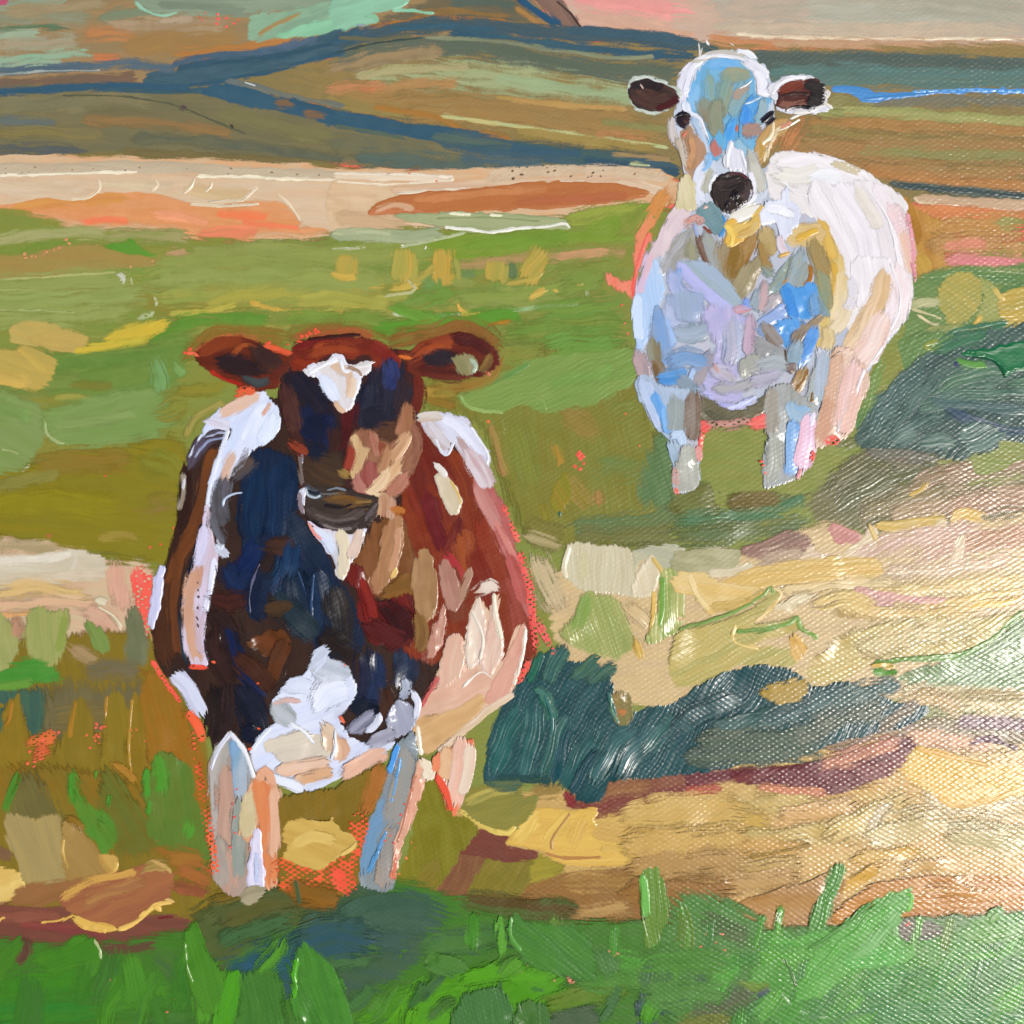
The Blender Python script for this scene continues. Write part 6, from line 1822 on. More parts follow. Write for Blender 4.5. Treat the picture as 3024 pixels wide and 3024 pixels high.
# white rims
S('#eceaf4', 66, '690 250 610 340 590 460 610 560', c2='#dcdcec', soft=5, h=2, br=1.2)
S('#f4f2fa', 40, '760 210 680 270 640 380 620 480', c2='#e2e4f0', soft=4, h=2)
S('#f0f0f8', 44, '620 560 640 650 720 700 760 830 790 960', c2='#c4d8ec', soft=5, h=1.8)
S('#bfd2e8', 40, '690 700 740 800 790 900 800 980', c2='#8cb8de', soft=6, h=1.5)
S('#ddd9d2', 40, '700 220 860 165 1000 150 1120 180', c2='#b8b4a8', soft=4, h=1.8)
S('#f4f2f6', 22, '720 200 860 172 1040 185 1140 230', soft=3, h=2.2)
S('#efeef4', 60, '1130 230 1230 290 1290 350', c2='#dcdce6', soft=4, h=2, rag=.5)
S('#f4f3fa', 46, '1190 300 1250 400 1230 470 1330 480', c2='#e4e4f0', soft=4, h=2)
S('#f0eef6', 26, '1180 300 1210 360 1215 440', soft=3, h=1.8)
S('#b9d6f0', 10, '1100 570 1180 540 1240 510', soft=2, h=1.8)
S('#c4dcee', 9, '1060 440 1120 410 1170 360', soft=2, h=1.8)
S('#f2f4fa', 30, '1040 130 1100 145 1180 190', soft=3, h=2.2, rag=.8, jag=5)
S('#ffffff', 14, '790 45 810 85', soft=3, h=1.4, ends=(.3, .5))
S('#e8e4dc', 6, '728 70 735 130 740 185', soft=2, h=1)
S('#e8dccb', 6, '985 68 1020 98', soft=2, h=1)
S('#d8d8d4', 5, '760 110 740 180', soft=2, h=1)
# cheeks
P('#b88f72', '585 830 640 740 680 760 700 830 790 930 790 1010 760 1110 700 1200 640 1130 600 1040 590 930', 85, c2='#a88868', soft=6, weave=.25, h=1.1, br=1)
S('#e2dde0', 50, '510 700 510 800 560 900', c2='#c8b8a8', soft=6, h=1.4)
S('#c4b4a0', 44, '560 860 590 960 620 1080', c2='#d0c4b8', soft=7)
S('#e0785c', 22, '600 830 630 800', soft=5)
S('#c8966c', 44, '660 860 690 960 660 1090', soft=10)
P('#c9a468', '1200 880 1260 790 1340 700 1480 690 1440 770 1350 860 1290 970 1230 1050 1195 1010', -58, c2='#b88c54', soft=5, weave=.2, h=1.2, br=1.2)
S('#e6d2a8', 26, '1450 730 1360 800 1300 920 1270 1030', c2='#d8b878', soft=4, h=1.8)
S('#e9d8b4', 18, '1340 720 1320 820 1240 900', soft=3, h=1.8)
S('#f0e6cc', 12, '1560 690 1420 770 1370 790', soft=3, h=1.6)
S('#ece2d4', 16, '1480 690 1540 660 1620 640', soft=3, h=1.6, dry=.1)
S('#c9a050', 24, '1230 880 1250 960 1220 1020', soft=6)
S('#d89078', 34, '1480 720 1400 760', soft=9)
# muzzle surround
S('#eef0f8', 80, '760 1080 720 1230 740 1390', c2='#cfd6e8', soft=6, h=1.8, br=1.2)
S('#bdbca8', 40, '830 1110 790 1200 780 1290', c2='#d0d0c4', soft=7, h=1.4, br=1.1)
S('#a8ccec', 40, '810 990 800 1060 760 1120', c2='#8abce8', soft=6, h=1.4)
S('#e8eaf4', 30, '860 1140 820 1240 830 1310', soft=4, h=2)
P('#e4e4ee', '930 1050 960 940 1000 870 1040 940 1090 960 1110 1060 1120 1140 1060 1120 980 1110', 85, c2='#d0d4dc', soft=4, weave=.1, h=2, br=1.2)
S('#f6f6fc', 26, '1000 880 970 980 960 1080', soft=3, h=2.2)
S('#f4f4fa', 22, '1070 950 1100 1050 1120 1130', soft=3, h=2.2)
S('#c6cacc', 60, '1150 970 1200 1080 1260 1230', c2='#b4b09c', soft=8, h=1.3, br=1.3)
S('#b3b09a', 70, '1170 1060 1210 1180 1250 1290', c2='#d4d2c8', soft=8, h=1.4, br=1.3)
S('#f0f0f8', 36, '1150 1130 1180 1230 1170 1330', c2='#dcdce8', soft=4, h=2)
S('#f2f2f8', 40, '1190 1310 1110 1370 1060 1410', c2='#e0e0ea', soft=4, h=2)
P('#efece2', '975 1480 1080 1410 1220 1385 1240 1400 1180 1470 1060 1530 990 1540', -18, c2='#ddd8c4', soft=4, weave=.1, h=1.8, br=1.1)
P('#6e9098', '715 1440 860 1370 920 1480 945 1600 860 1640 790 1570 740 1520', 55, c2='#88a09c', soft=6, h=1.2, br=1.2)
S('#4f96d4', 22, '930 1490 940 1570 900 1640', soft=5, h=1.2)
S('#d4a898', 14, '770 1420 800 1405', soft=4)
P('#e3b44c', '945 1530 1000 1510 1080 1540 1170 1490 1240 1390 1250 1440 1210 1590 1100 1660 1020 1720 960 1730 935 1660 960 1600', -35, c2='#d8bc6c', soft=4, weave=.15, h=1.8, br=1)
S('#edc862', 30, '950 1560 1010 1640 990 1720', soft=4, h=1.8)
S('#c8a050', 40, '1060 1640 1160 1590 1210 1530', c2='#e0c888', soft=6, h=1.2)
P('#d8cb9e', '560 1260 600 1170 650 1150 700 1230 705 1370 690 1450 600 1420 530 1440', 80, c2='#e2d8b4', soft=4, weave=.2, h=1.6, br=1.2)
P('#dfe3f2', '1230 1440 1290 1360 1390 1350 1430 1240 1470 1260 1460 1340 1540 1420 1550 1520 1500 1600 1440 1690 1390 1660 1350 1540 1240 1560', 80, c2='#eef0fa', soft=4, weave=.15, h=2, br=1)
S('#f4f4fc', 60, '1300 1420 1400 1430 1500 1480', c2='#e0e4f2', soft=6, h=2)
S('#e8e4ec', 40, '1390 1650 1400 1740 1450 1790', c2='#d8b8bc', soft=5, h=1.8, rag=.6)
S('#d8ac4c', 30, '1390 1810 1460 1790', soft=5, h=1.4)
S('#8a4c3c', 22, '770 1570 830 1620', soft=5)
S('#cf9a8c', 40, '620 1560 700 1510 760 1540', soft=8, dry=.15)
S('#a9b8e0', 26, '700 1560 720 1640', soft=6)
part('ear', 'dark brown ear on the left with pale rim')
P('#b9c4b8', '150 420 200 350 320 340 470 390 460 420 560 440 575 520 540 560 440 640 300 640 200 600', 20, c2='#d4dccc', soft=4, weave=.2, h=1.4)
P('#3d2e2a', '160 430 200 390 320 358 440 400 540 450 572 520 540 570 450 610 330 624 230 590 170 520', 22, c2='#5a3a30', soft=3, weave=.15, h=1.6, br=1.2)
S('#6b4a3c', 40, '240 470 340 540 470 500', c2='#3a2824', soft=6, h=1.3, br=1.3)
S('#2b2222', 40, '200 420 320 400 430 440', soft=8)
S('#4c1a1c', 40, '400 600 480 570 560 510', soft=6, h=1.2)
S('#c9a89c', 8, '255 410 270 440', soft=2, h=1.5)
S('#d8e0d8', 12, '200 370 310 350 380 380 465 395', soft=3, h=1.8, rag=.6)
part('ear', 'reddish brown and black ear on the right with white rim')
P('#e4e4ec', '1290 470 1340 390 1450 345 1580 335 1680 360 1760 430 1780 560 1820 600 1680 640 1500 650 1370 610 1340 540', 5, c2='#d4d4dc', soft=4, weave=.15, h=1.6)
P('#4f2a24', '1370 520 1400 430 1480 395 1600 375 1680 365 1740 410 1752 520 1730 580 1620 600 1480 605 1370 590', -8, c2='#6b3428', soft=3, weave=.15, h=1.8, br=1.2)
P('#2c2624', '1590 400 1680 362 1760 410 1752 540 1720 590 1620 600 1640 480', 10, c2='#3c3430', soft=4, weave=.1, h=1.6, br=1.3)
S('#7a3a28', 60, '1400 470 1480 430 1580 400', c2='#5a2a20', soft=6, h=1.4, br=1.2)
S('#3c2420', 30, '1390 500 1500 480 1620 490', soft=6)
S('#8a5c4c', 50, '1400 570 1500 580 1600 560', c2='#6c6050', soft=8, br=1.2)
S('#17141c', 16, '1430 630 1480 600 1560 590 1640 605', soft=3, dry=.25, h=1.4)
S('#f6f4fa', 34, '1330 480 1390 400 1480 360 1600 348', c2='#e4e4f0', soft=4, h=2.2)
S('#f4f0ec', 20, '1500 640 1640 630 1740 580 1770 540', soft=3, h=2, dry=.1)
S('#e0dcd0', 16, '1760 460 1790 480 1770 520', soft=3, h=1.6)
S('#e4dccc', 14, '1760 560 1815 600', soft=3, h=1.6)
part('eye', 'dark left eye')
P('#2c2026', '545 660 600 630 650 670 655 720 620 760 570 740 545 710', 30, c2='#4a3430', soft=6, weave=.1, h=1.6)
S('#17151e', 30, '560 670 590 650 630 650', soft=4, h=1.4, rag=.7)
S('#5a3c34', 24, '610 710 640 730', soft=4)
part('eye', 'dark right eye')
P('#241f2a', '1235 700 1280 650 1330 625 1350 680 1330 720 1280 745', -30, c2='#383040', soft=6, weave=.1, h=1.6)
S('#14121a', 26, '1250 710 1290 690 1330 650', soft=4, h=1.4)
part('muzzle', 'blackish brown nose')
P('#322824', '830 1320 840 1230 900 1160 980 1128 1080 1145 1150 1200 1155 1290 1120 1370 1050 1430 965 1460 890 1410', 80, c2='#40342e', soft=3, weave=.1, h=2, br=1.2)
S('#2a2120', 100, '900 1220 980 1240 1060 1200', c2='#4a3c36', soft=9, h=1.2, br=1.4)
S('#5a3030', 14, '980 1140 1060 1140 1120 1180', soft=4)
S('#5c4c48', 40, '1130 1220 1130 1290 1090 1350', c2='#3c3030', soft=8, br=1.2)
for q in range(9):
    x = rng.uniform(940, 1080); y = rng.uniform(1280, 1390)
    S(['#201a1c', '#2c2428', '#1c1618'][q % 3], rng.uniform(22, 40), '%f %f %f %f' % (x, y, x + rng.uniform(-20, 24), y + rng.uniform(10, 34)), soft=3, h=1.8)

# ================================================================== brown and white cow
WIDE = 1.25
TAILK = .7
LONG = .18
BRK = .45
SOFTK = 1.6
at('B2')
cow_b = thing('cow', 'brown-and-white cow with white forehead blaze standing in the foreground facing us', 'cow', '780 1650')
part('body', 'dark brown and blue-black chest, russet flank, white shoulder and belly patches')
silb = np.vstack([X('B1', '440 420 320 470 180 550 100 650 25 800 12 950 0 1080'),
                  X('B2', '150 80 115 210 70 420 70 540 125 650 205 730 285 825 330 900 345 980 360 1050 560 1060 690 1120 770 1150 900 1140 1040 1070 1200 1000 1330 960 1440 930 1600 840 1680 800 1790 710 1850 640 1925 530 1915 400 1885 250 1835 60'),
                  X('B1', '1900 1260 1850 1100 1780 920 1745 760 1640 620 1590 555 1380 520 900 480 600 430')])
P('#3a2418', silb, 85, c2='#2c1e18', soft=4, weave=.4, h=1, grow=-16)
# left side bands
at('A01')
S('#30190f', 60, '1060 740 1060 900 1040 1080 980 1280 930 1480 890 1700', c2='#3e2415', soft=6, weave=.3, h=1)
S('#73401a', 60, '1220 640 1180 800 1140 960 1080 1120 1010 1280 970 1440', c2='#5e3416', soft=9, weave=.4, h=1)
S('#4a2a14', 90, '960 1420 940 1560 930 1720 960 1860', c2='#5c3418', soft=12, weave=.5)
S('#6a3c1c', 50, '1000 1380 990 1550 1010 1700 1030 1800', c2='#5a3014', soft=12, weave=.5)
S('#3a2622', 60, '1090 720 1150 600 1280 530', c2='#5c5668', soft=6, h=1.2)
S('#8c94b4', 12, '1110 680 1180 590 1290 565', soft=3, h=1.4)
S('#a9b0c8', 8, '1170 560 1250 540 1310 545', soft=2, h=1.4)
S('#0f1424', 16, '1275 620 1220 740 1190 860 1175 980', soft=4)
S('#141a30', 20, '1150 1060 1110 1220 1070 1360 1040 1520', c2='#0c1020', soft=5)
S('#1c2434', 14, '1045 1480 1025 1620 1045 1780 1080 1900', c2='#2c4a54', soft=4)
S('#a89c8c', 26, '1045 780 1040 880 1020 975', c2='#7c6c58', soft=5, h=1.3)
S('#d4d4dc', 12, '1052 800 1045 860', soft=3, h=1.2)
# white stripe down the left
P('#dfe6fa', '1500 290 1540 340 1590 420 1580 540 1500 600 1440 640 1380 740 1310 790 1250 830 1230 900 1200 960 1185 900 1195 800 1230 690 1290 590 1320 510 1220 510 1130 590 1070 700 1075 640 1150 540 1230 420 1370 350', -62, c2='#c8d6f4', soft=4, weave=.2, h=1.7, br=1.1)
S('#e2bfa8', 60, '1270 430 1370 370 1480 320', c2='#d8a88c', soft=7, h=1.3, br=1.1)
S('#d9b8a4', 44, '1330 660 1290 740 1260 820', c2='#cfa488', soft=7, h=1.2)
S('#e9effc', 70, '1500 400 1440 500 1400 600', c2='#cfdcf6', soft=7, h=1.8, br=1.1)
S('#dce6fa', 60, '1550 440 1540 520 1480 580', soft=6, h=1.6)
S('#d9a890', 22, '1540 370 1500 430', soft=5)
S('#e6ecfc', 26, '1300 520 1240 690 1205 830 1190 950', soft=4, h=1.8)
S('#c9c4d4', 46, '1190 470 1240 480 1310 500', c2='#e4e4f0', soft=6, h=1.3)
S('#b9bccc', 34, '1400 640 1370 720 1330 790', c2='#8c8c9c', soft=5, dry=.12, h=1.3)
P('#d8cbe0', '1190 940 1200 1080 1240 1240 1220 1400 1180 1560 1170 1700 1190 1830 1170 1880 1080 1850 1045 1700 1060 1500 1080 1350 1110 1280 1140 1140 1160 1000', 95, c2='#cdb4b8', soft=4, weave=.35, h=1.4, br=1.1)
S('#d2a488', 60, '1110 1340 1080 1500 1090 1680 1130 1840', c2='#c8987c', soft=9, weave=.4, h=1)
S('#c9987c', 40, '1140 1300 1110 1420', soft=9)
S('#d9d4ee', 44, '1170 1080 1150 1200 1120 1300', c2='#c4b8d0', soft=7, h=1.3)
S('#dfe0f4', 30, '1225 1260 1200 1420 1165 1560', soft=4, h=1.6)
S('#cdc4e0', 36, '1140 1540 1135 1680 1160 1800', c2='#c8a8a8', soft=6, h=1.2)
for q in range(6):
    y = 1380 + q * 50 + rng.uniform(-14, 14)
    S('#5c4440', 7, '%f %f %f %f' % (1125 + rng.uniform(-8, 8), y, 1130, y + rng.uniform(8, 20)), soft=2, h=.6)
S('#f0563c', 26, '1090 1870 1170 1880', c2='#d84c30', soft=5, dry=.2)
S('#dfe4f4', 40, '1240 1180 1270 1220 1290 1240', c2='#a8acbc', soft=4, h=1.6, rag=.6)
S('#c8ccd8', 26, '1240 1150 1262 1190', soft=4, h=1.3)
P('#d4d4f0', '912 1300 938 1300 932 1380 905 1560 870 1660 850 1640 855 1520 880 1390', 95, c2='#c0c0e0', soft=3, weave=.3, h=1.6)
S('#c4c4dc', 50, '1030 1910 1070 1970 1110 2040', soft=4)
# chest: blue-black planes
at('B1')
P('#14233c', '400 760 480 740 620 790 660 880 660 1050 690 1150 760 1260 830 1360 880 1470 940 1560 1000 1680 1030 1860 980 1932 760 1932 740 1780 620 1600 500 1560 380 1420 330 1260 310 1060 340 900', 88, c2='#0e2038', soft=8, weave=.35, h=.8, br=1)
S('#0f2a48', 110, '430 900 420 1050 400 1240', c2='#0a1c38', soft=14, br=1.2)
S('#0c2340', 120, '560 860 560 1060 540 1240', c2='#122c4c', soft=16, br=1.2)
S('#101f34', 110, '640 1150 700 1280 780 1400', c2='#1c2c40', soft=16, br=1)
S('#4c4a4c', 80, '240 930 210 1050 220 1180', c2='#6a6670', soft=10, br=1)
S('#5a4a40', 60, '300 900 350 860 400 800', c2='#44424c', soft=12)
S('#6a6a74', 50, '170 1150 200 1230 240 1280', c2='#4a4640', soft=10)
S('#c4d4ec', 9, '230 1070 240 1030 290 1000 335 995', soft=2.5, h=1.6)
S('#dfe6f4', 12, '190 1290 215 1320 235 1290', soft=3, h=1.6)
S('#11182c', 20, '330 1050 320 1180 350 1260', soft=6)
S('#0d1f4a', 100, '400 1300 380 1400 300 1500', c2='#12264c', soft=14, br=1)
S('#14264a', 100, '260 1440 320 1520 380 1460', c2='#0d1c38', soft=16)
S('#3a2418', 80, '490 1290 560 1300 610 1280', c2='#4a2c18', soft=12)
S('#102448', 100, '620 1320 600 1440 520 1560', c2='#1a3c5c', soft=16, br=1)
S('#2c1c16', 60, '500 1350 450 1450 420 1560', soft=14)
S('#0c1830', 110, '460 1480 420 1620 460 1700', c2='#1a2c44', soft=14, br=1.1)
S('#5c5c78', 8, '440 1400 395 1500 380 1600 385 1680', soft=3, h=1)
S('#14283c', 130, '640 1500 660 1640 700 1780', c2='#0e1e34', soft=20, br=1.1)
S('#102038', 80, '760 1460 800 1600 780 1760', c2='#1c3450', soft=14, br=1.2)
S('#3a5478', 8, '750 1460 735 1580 735 1720', soft=2.5, h=1)
S('#2c4468', 7, '655 1440 690 1540 700 1580', soft=2.5)
S('#1c2c34', 110, '560 1600 640 1700 740 1800', c2='#26343c', soft=20)
P('#3c2c18', '460 1640 540 1600 620 1640 560 1700 490 1690', -10, c2='#54381c', soft=8)
S('#2a2018', 120, '860 1600 900 1740 900 1880', c2='#1c1c20', soft=24, br=1)
S('#3c1c14', 90, '180 1600 260 1620 340 1600', c2='#4c2418', soft=18)
S('#2c1a14', 100, '190 1700 260 1780 260 1880', soft=22)
at('B2')
S('#0f1c44', 60, '430 420 470 540 540 640 620 740', c2='#0c1430', soft=10, br=1)
S('#2a1812', 90, '380 440 400 560 440 660', c2='#3a2018', soft=18)
P('#6a3814', '528 490 600 440 700 420 740 470 710 540 680 600 660 660 640 580 580 520', 30, c2='#52300f', soft=6, weave=.4, h=1)
S('#5c3010', 60, '710 480 680 570 650 660', c2='#4c2a12', soft=10)
S('#3c1e10', 70, '500 560 570 620 640 700', c2='#4a2814', soft=16)
S('#1a1210', 110, '370 720 400 820 380 920', c2='#2c1c16', soft=20)
S('#0e1220', 110, '500 720 560 820 580 900', c2='#181c30', soft=18, br=1)
S('#2c1c1a', 60, '440 700 440 800 430 900', soft=16)
S('#0c1024', 70, '520 900 560 930 600 900', soft=12)
S('#241812', 80, '900 440 960 500 1040 540', c2='#2c2018', soft=20)
S('#161a2c', 100, '1100 560 1110 680 1080 800', c2='#20243c', soft=18, br=1)
S('#1c2c4c', 60, '1150 560 1150 680 1120 780', c2='#142444', soft=14, br=1.1)
S('#3a2010', 60, '1180 700 1200 780 1190 840', c2='#4a2814', soft=14)
S('#1c2438', 90, '1270 520 1280 600 1260 680', c2='#2c3c58', soft=14, br=1)
S('#101828', 70, '1040 760 1090 800 1140 800', soft=12)
# right: russet flank
at('B1')
P('#7c2c10', '1340 560 1420 640 1500 740 1620 800 1700 960 1760 1130 1850 1300 1932 1500 1990 1700 1990 1932 1300 1932 1300 1600 1320 1350 1250 1150 1260 940 1340 800', 75, c2='#8a3814', soft=10, weave=.4, h=.8, br=1)
S('#6a1e0c', 110, '1370 660 1440 820 1500 960', c2='#6e2412', soft=16, br=1.2)
S('#802a14', 110, '1330 820 1350 980 1400 1120', c2='#5c1c10', soft=16, br=1.2)
S('#8a3c20', 80, '1480 900 1540 1020 1560 1160', c2='#6c2414', soft=12, br=1.2)
S('#64181a', 70, '1400 1020 1440 1180 1490 1330', c2='#7a2020', soft=8, h=1, br=1.2)
S('#5c1410', 60, '1580 1160 1540 1280 1500 1350', c2='#7c2c1c', soft=8, br=1.2)
S('#8a3814', 90, '1560 780 1640 920 1660 1080', c2='#6c2412', soft=14, br=1.2)
P('#9c4a1c', '1540 1350 1600 1220 1680 1260 1660 1400 1600 1480', 80, c2='#84381a', soft=10, weave=.5)
S('#a83030', 60, '1500 1360 1560 1440 1600 1540', c2='#b84a3c', soft=10)
S('#8a3014', 120, '1720 1180 1780 1380 1820 1560', c2='#8c3c20', soft=16, weave=.5, br=1.2)
S('#7a240e', 90, '1680 1340 1720 1500 1760 1620', soft=16, br=1.2)
S('#8a3a2c', 80, '1850 1500 1900 1640 1930 1800', c2='#9c4634', soft=16, weave=.5)
S('#7a3a20', 80, '1560 1480 1560 1600 1560 1720', c2='#5c2414', soft=16)
# pink edge on far right
P('#b4605a', '1650 940 1740 900 1800 1010 1860 1150 1905 1300 1950 1500 1985 1700 1950 1680 1880 1450 1800 1280 1720 1100', 68, c2='#c07a70', soft=7, weave=.45, h=1.1, br=1.2)
S('#c88a80', 60, '1680 960 1740 1080 1800 1200', c2='#b87068', soft=8, br=1.2)
S('#d48478', 26, '1790 1160 1850 1280 1900 1400', soft=7)
S('#a84c44', 60, '1860 1360 1900 1480 1940 1620', c2='#c0625a', soft=10, br=1.1)
P('#dbdcec', '1340 560 1400 540 1600 560 1660 640 1745 760 1745 840 1720 880 1660 860 1580 770 1540 700 1500 780 1460 740 1380 640', 50, c2='#c8c4d4', soft=4, weave=.2, h=1.8, br=1.2)
S('#e8eaf8', 50, '1480 570 1560 610 1640 700 1710 800', c2='#d0d4e8', soft=5, h=1.8)
S('#c4b4b0', 60, '1400 600 1460 680 1510 740', c2='#dcd8e0', soft=6, h=1.5, br=1.2)
S('#d8cfc4', 44, '1350 570 1420 560 1480 560', c2='#c4a890', soft=5, h=1.5, rag=.6)
S('#b08c84', 46, '1580 700 1620 760 1650 820', c2='#c8b4b8', soft=8, br=1.1)
S('#dcd0d4', 90, '1640 780 1690 860 1740 960', c2='#c09898', soft=8, h=1.3, br=1.2)
S('#eef0fa', 11, '1440 690 1480 770 1510 780 1550 700', soft=2, h=2.2)
S('#f0f2fc', 11, '1640 620 1740 760 1735 830', soft=2, h=2)
P('#d2c2a4', '1430 900 1480 880 1540 940 1590 1050 1560 1120 1530 1120 1480 1030', 65, c2='#e0d4bc', soft=3, weave=.15, h=1.8, br=1.3)
S('#e4dcd4', 30, '1440 830 1480 870 1500 900', soft=3, h=1.6, ends=(.3, .6))
S('#e6c47a', 14, '1530 930 1570 1000 1590 1060', soft=3, h=1.4)
# dewlap and tan dabs
P('#7a4a24', '1050 1240 1110 1150 1200 1120 1280 1180 1320 1400 1300 1560 1200 1600 1080 1580 1000 1500 960 1400', 80, c2='#8a5a34', soft=10, weave=.3)
P('#b28258', '1110 1400 1130 1240 1180 1140 1240 1120 1258 1260 1220 1440 1140 1560 1070 1580 1045 1530', 102, c2='#a06c4c', soft=4, weave=.2, h=1.6, br=1.3)
S('#c89470', 40, '1230 1200 1220 1330 1190 1450', c2='#d0a888', soft=5, h=1.4)
S('#e8c070', 26, '1215 1430 1190 1475', soft=4, h=1.5)
P('#7c5420', '1120 1600 1180 1520 1290 1450 1310 1560 1240 1600', -20, c2='#8c5c24', soft=6)
P('#6c1a10', '950 1400 1020 1420 1060 1580 1130 1620 1200 1600 1310 1580 1310 1850 1200 1870 1060 1840 1040 1760 990 1690 1000 1560 930 1480', 80, c2='#4c100c', soft=6, weave=.3, h=.9)
S('#3c0c0a', 120, '1180 1660 1240 1720 1280 1800', c2='#2c0c0a', soft=20)
S('#8c2418', 60, '1020 1500 1060 1620 1080 1720', c2='#701a14', soft=12)
S('#541410', 90, '1070 1760 1150 1810 1250 1840', soft=16)
P('#a07850', '1310 1560 1310 1440 1350 1330 1400 1320 1440 1420 1455 1560 1440 1680 1380 1740 1330 1690', 88, c2='#b48a5c', soft=4, weave=.2, h=1.6, br=1.4)
S('#8a6434', 60, '1340 1700 1360 1800 1350 1900', c2='#704a20', soft=7, h=1.1, br=1.2)
P('#aa7866', '1460 1460 1490 1370 1540 1440 1590 1560 1590 1640 1540 1680 1490 1600', 78, c2='#b88a78', soft=4, weave=.2, h=1.4, br=1.3)
S('#b48a70', 30, '1640 1440 1610 1530 1590 1610', soft=5, h=1.3)
P('#bc8470', '1460 1680 1490 1620 1505 1700 1490 1820 1440 1930 1395 1932 1420 1800', 105, c2='#c4947c', soft=4, weave=.2, h=1.5, br=1.2)
# cream dabs, lower right
at('B2')
P('#e2bfa0', '1350 800 1440 620 1500 450 1560 470 1600 300 1640 260 1680 330 1730 190 1720 330 1755 480 1740 560 1800 430 1850 390 1855 440 1800 700 1650 810 1500 950 1360 1000 1320 880', -65, c2='#e0b494', soft=6, weave=.25, h=1, br=1.1)
P('#ddaf94', '1370 780 1440 680 1560 580 1640 600 1700 660 1650 760 1500 820 1360 860', -25, c2='#e4bda4', soft=7, weave=.3, h=1, br=1.1)
P('#d9b07a', '1325 850 1450 810 1560 770 1640 730 1660 760 1600 850 1480 940 1440 980 1370 1010 1335 930', -30, c2='#cda06a', soft=5, weave=.3, h=1.2, br=1.2)
P('#e0b9a0', '1450 600 1470 500 1510 440 1560 470 1560 600 1500 680 1450 690', -80, c2='#d8a890', soft=4, weave=.2, h=1.5, br=1.2)
P('#e9d4c0', '1570 480 1590 340 1630 265 1660 360 1670 470 1640 580 1580 600', -82, c2='#e0bcac', soft=3, weave=.15, h=1.8, br=1.2)
P('#e6c8b4', '1640 560 1680 400 1700 300 1750 470 1740 560 1680 640', -80, c2='#d8a894', soft=3, weave=.2, h=1.6, br=1.2)
S('#ead8c8', 50, '1640 230 1690 210 1720 220', c2='#b08870', soft=4, h=1.6, rag=.6)
S('#f0e4cc', 22, '1705 250 1712 340 1740 460', soft=3, h=1.9, jag=4)
S('#f6e8d4', 14, '1600 330 1650 450 1640 560', soft=2.5, h=2)
P('#d99c84', '1660 760 1740 600 1800 470 1845 390 1858 420 1840 560 1800 680 1720 760', -62, c2='#dcaa94', soft=4, weave=.25, h=1.4, br=1.2)
S('#f0dcc8', 16, '1855 410 1840 540 1800 680', soft=3, h=1.9)
S('#e9cfb4', 24, '1440 1000 1560 900 1680 800 1800 725', c2='#d4b890', soft=4, h=1.6)
S('#efe0c8', 14, '1340 880 1350 960 1360 1010', soft=3, h=1.4)
S('#f4e6d8', 10, '1560 690 1640 620 1700 650', soft=2.5, h=1.6)
S('#c4605a', 20, '1360 780 1440 640', soft=6)
# belly white
P('#dfe4f6', '545 1000 620 890 680 850 650 780 700 700 800 640 850 560 890 520 930 560 1000 620 1050 680 1020 780 970 830 1000 900 1020 930 1100 960 1230 950 1180 1010 1050 1080 930 1150 780 1190 690 1140 600 1110 560 1080', -28, c2='#cfd8f2', soft=4, weave=.2, h=1.6, br=1.1)
S('#b9c0cc', 90, '860 590 930 620 1000 640', c2='#ccd2dc', soft=9, h=1.3, br=1.2)
S('#d9dff2', 50, '850 590 880 540 910 520', c2='#b8c0d0', soft=5, h=1.5, rag=.9)
S('#ecf0fc', 120, '880 760 920 720 980 700', c2='#d8e0f6', soft=12, h=1.5)
S('#a8aeae', 70, '670 780 700 820 740 850', c2='#c4c8d0', soft=8, h=1.3, br=1.2)
S('#d8b4ac', 18, '660 770 720 750 780 760', soft=5, h=1.2)
S('#d0d8ec', 60, '720 690 780 680 820 700', c2='#e0e6f6', soft=7, h=1.5, rag=.6)
P('#dcd0bc', '610 960 700 920 820 900 940 960 920 1030 760 1070 680 1040', -18, c2='#d0c4b4', soft=5, weave=.25, h=1.5, br=1.2)
S('#dcc4a8', 60, '900 880 930 930 920 990', c2='#d0b090', soft=7, h=1.3)
S('#dcab88', 50, '960 940 980 990 960 1040', c2='#e0bca0', soft=6, h=1.4)
S('#eef2fc', 12, '740 860 800 900 850 960', soft=2.5, h=1.9)
S('#f0f4fc', 10, '950 900 950 980 930 1030', soft=2.5, h=1.8)
S('#eaf0fc', 14, '560 990 600 930 640 890', soft=3, h=1.8)
S('#e8c8b0', 50, '690 1090 800 1070 920 1050', c2='#e4b898', soft=8, h=1.2)
S('#dcae84', 40, '760 1140 840 1120 940 1090', c2='#e8d0bc', soft=6, h=1.3)
S('#e4b8a0', 60, '1000 1110 1100 1040 1190 1000', c2='#dca888', soft=9, h=1.1, br=1.1)
S('#ecf0fa', 40, '640 1120 740 1150 800 1180', c2='#d8dcec', soft=5, h=1.5, rag=.5)
S('#e8704c', 13, '972 832 990 858', soft=4)
S('#9c9cb0', 60, '1030 900 1080 860 1130 820', c2='#5a5a70', soft=5, h=1.4, br=1.2)
S('#dfe4f4', 24, '1100 900 1150 860 1160 820', soft=3, h=1.7)
P('#a3a6b8', '1200 820 1240 760 1300 770 1330 820 1310 900 1240 930 1205 900', 75, c2='#c4c8d4', soft=4, weave=.2, h=1.5, br=1.3)
S('#b4bccc', 36, '1280 660 1290 700 1260 740', c2='#80889c', soft=5, dry=.1, h=1.3)
S('#e4e8f6', 24, '1320 720 1345 770 1330 830', soft=3, h=1.6, rag=.6)
S('#9c9cac', 50, '1120 960 1180 930 1230 910', c2='#b8b8c8', soft=6, h=1.3)
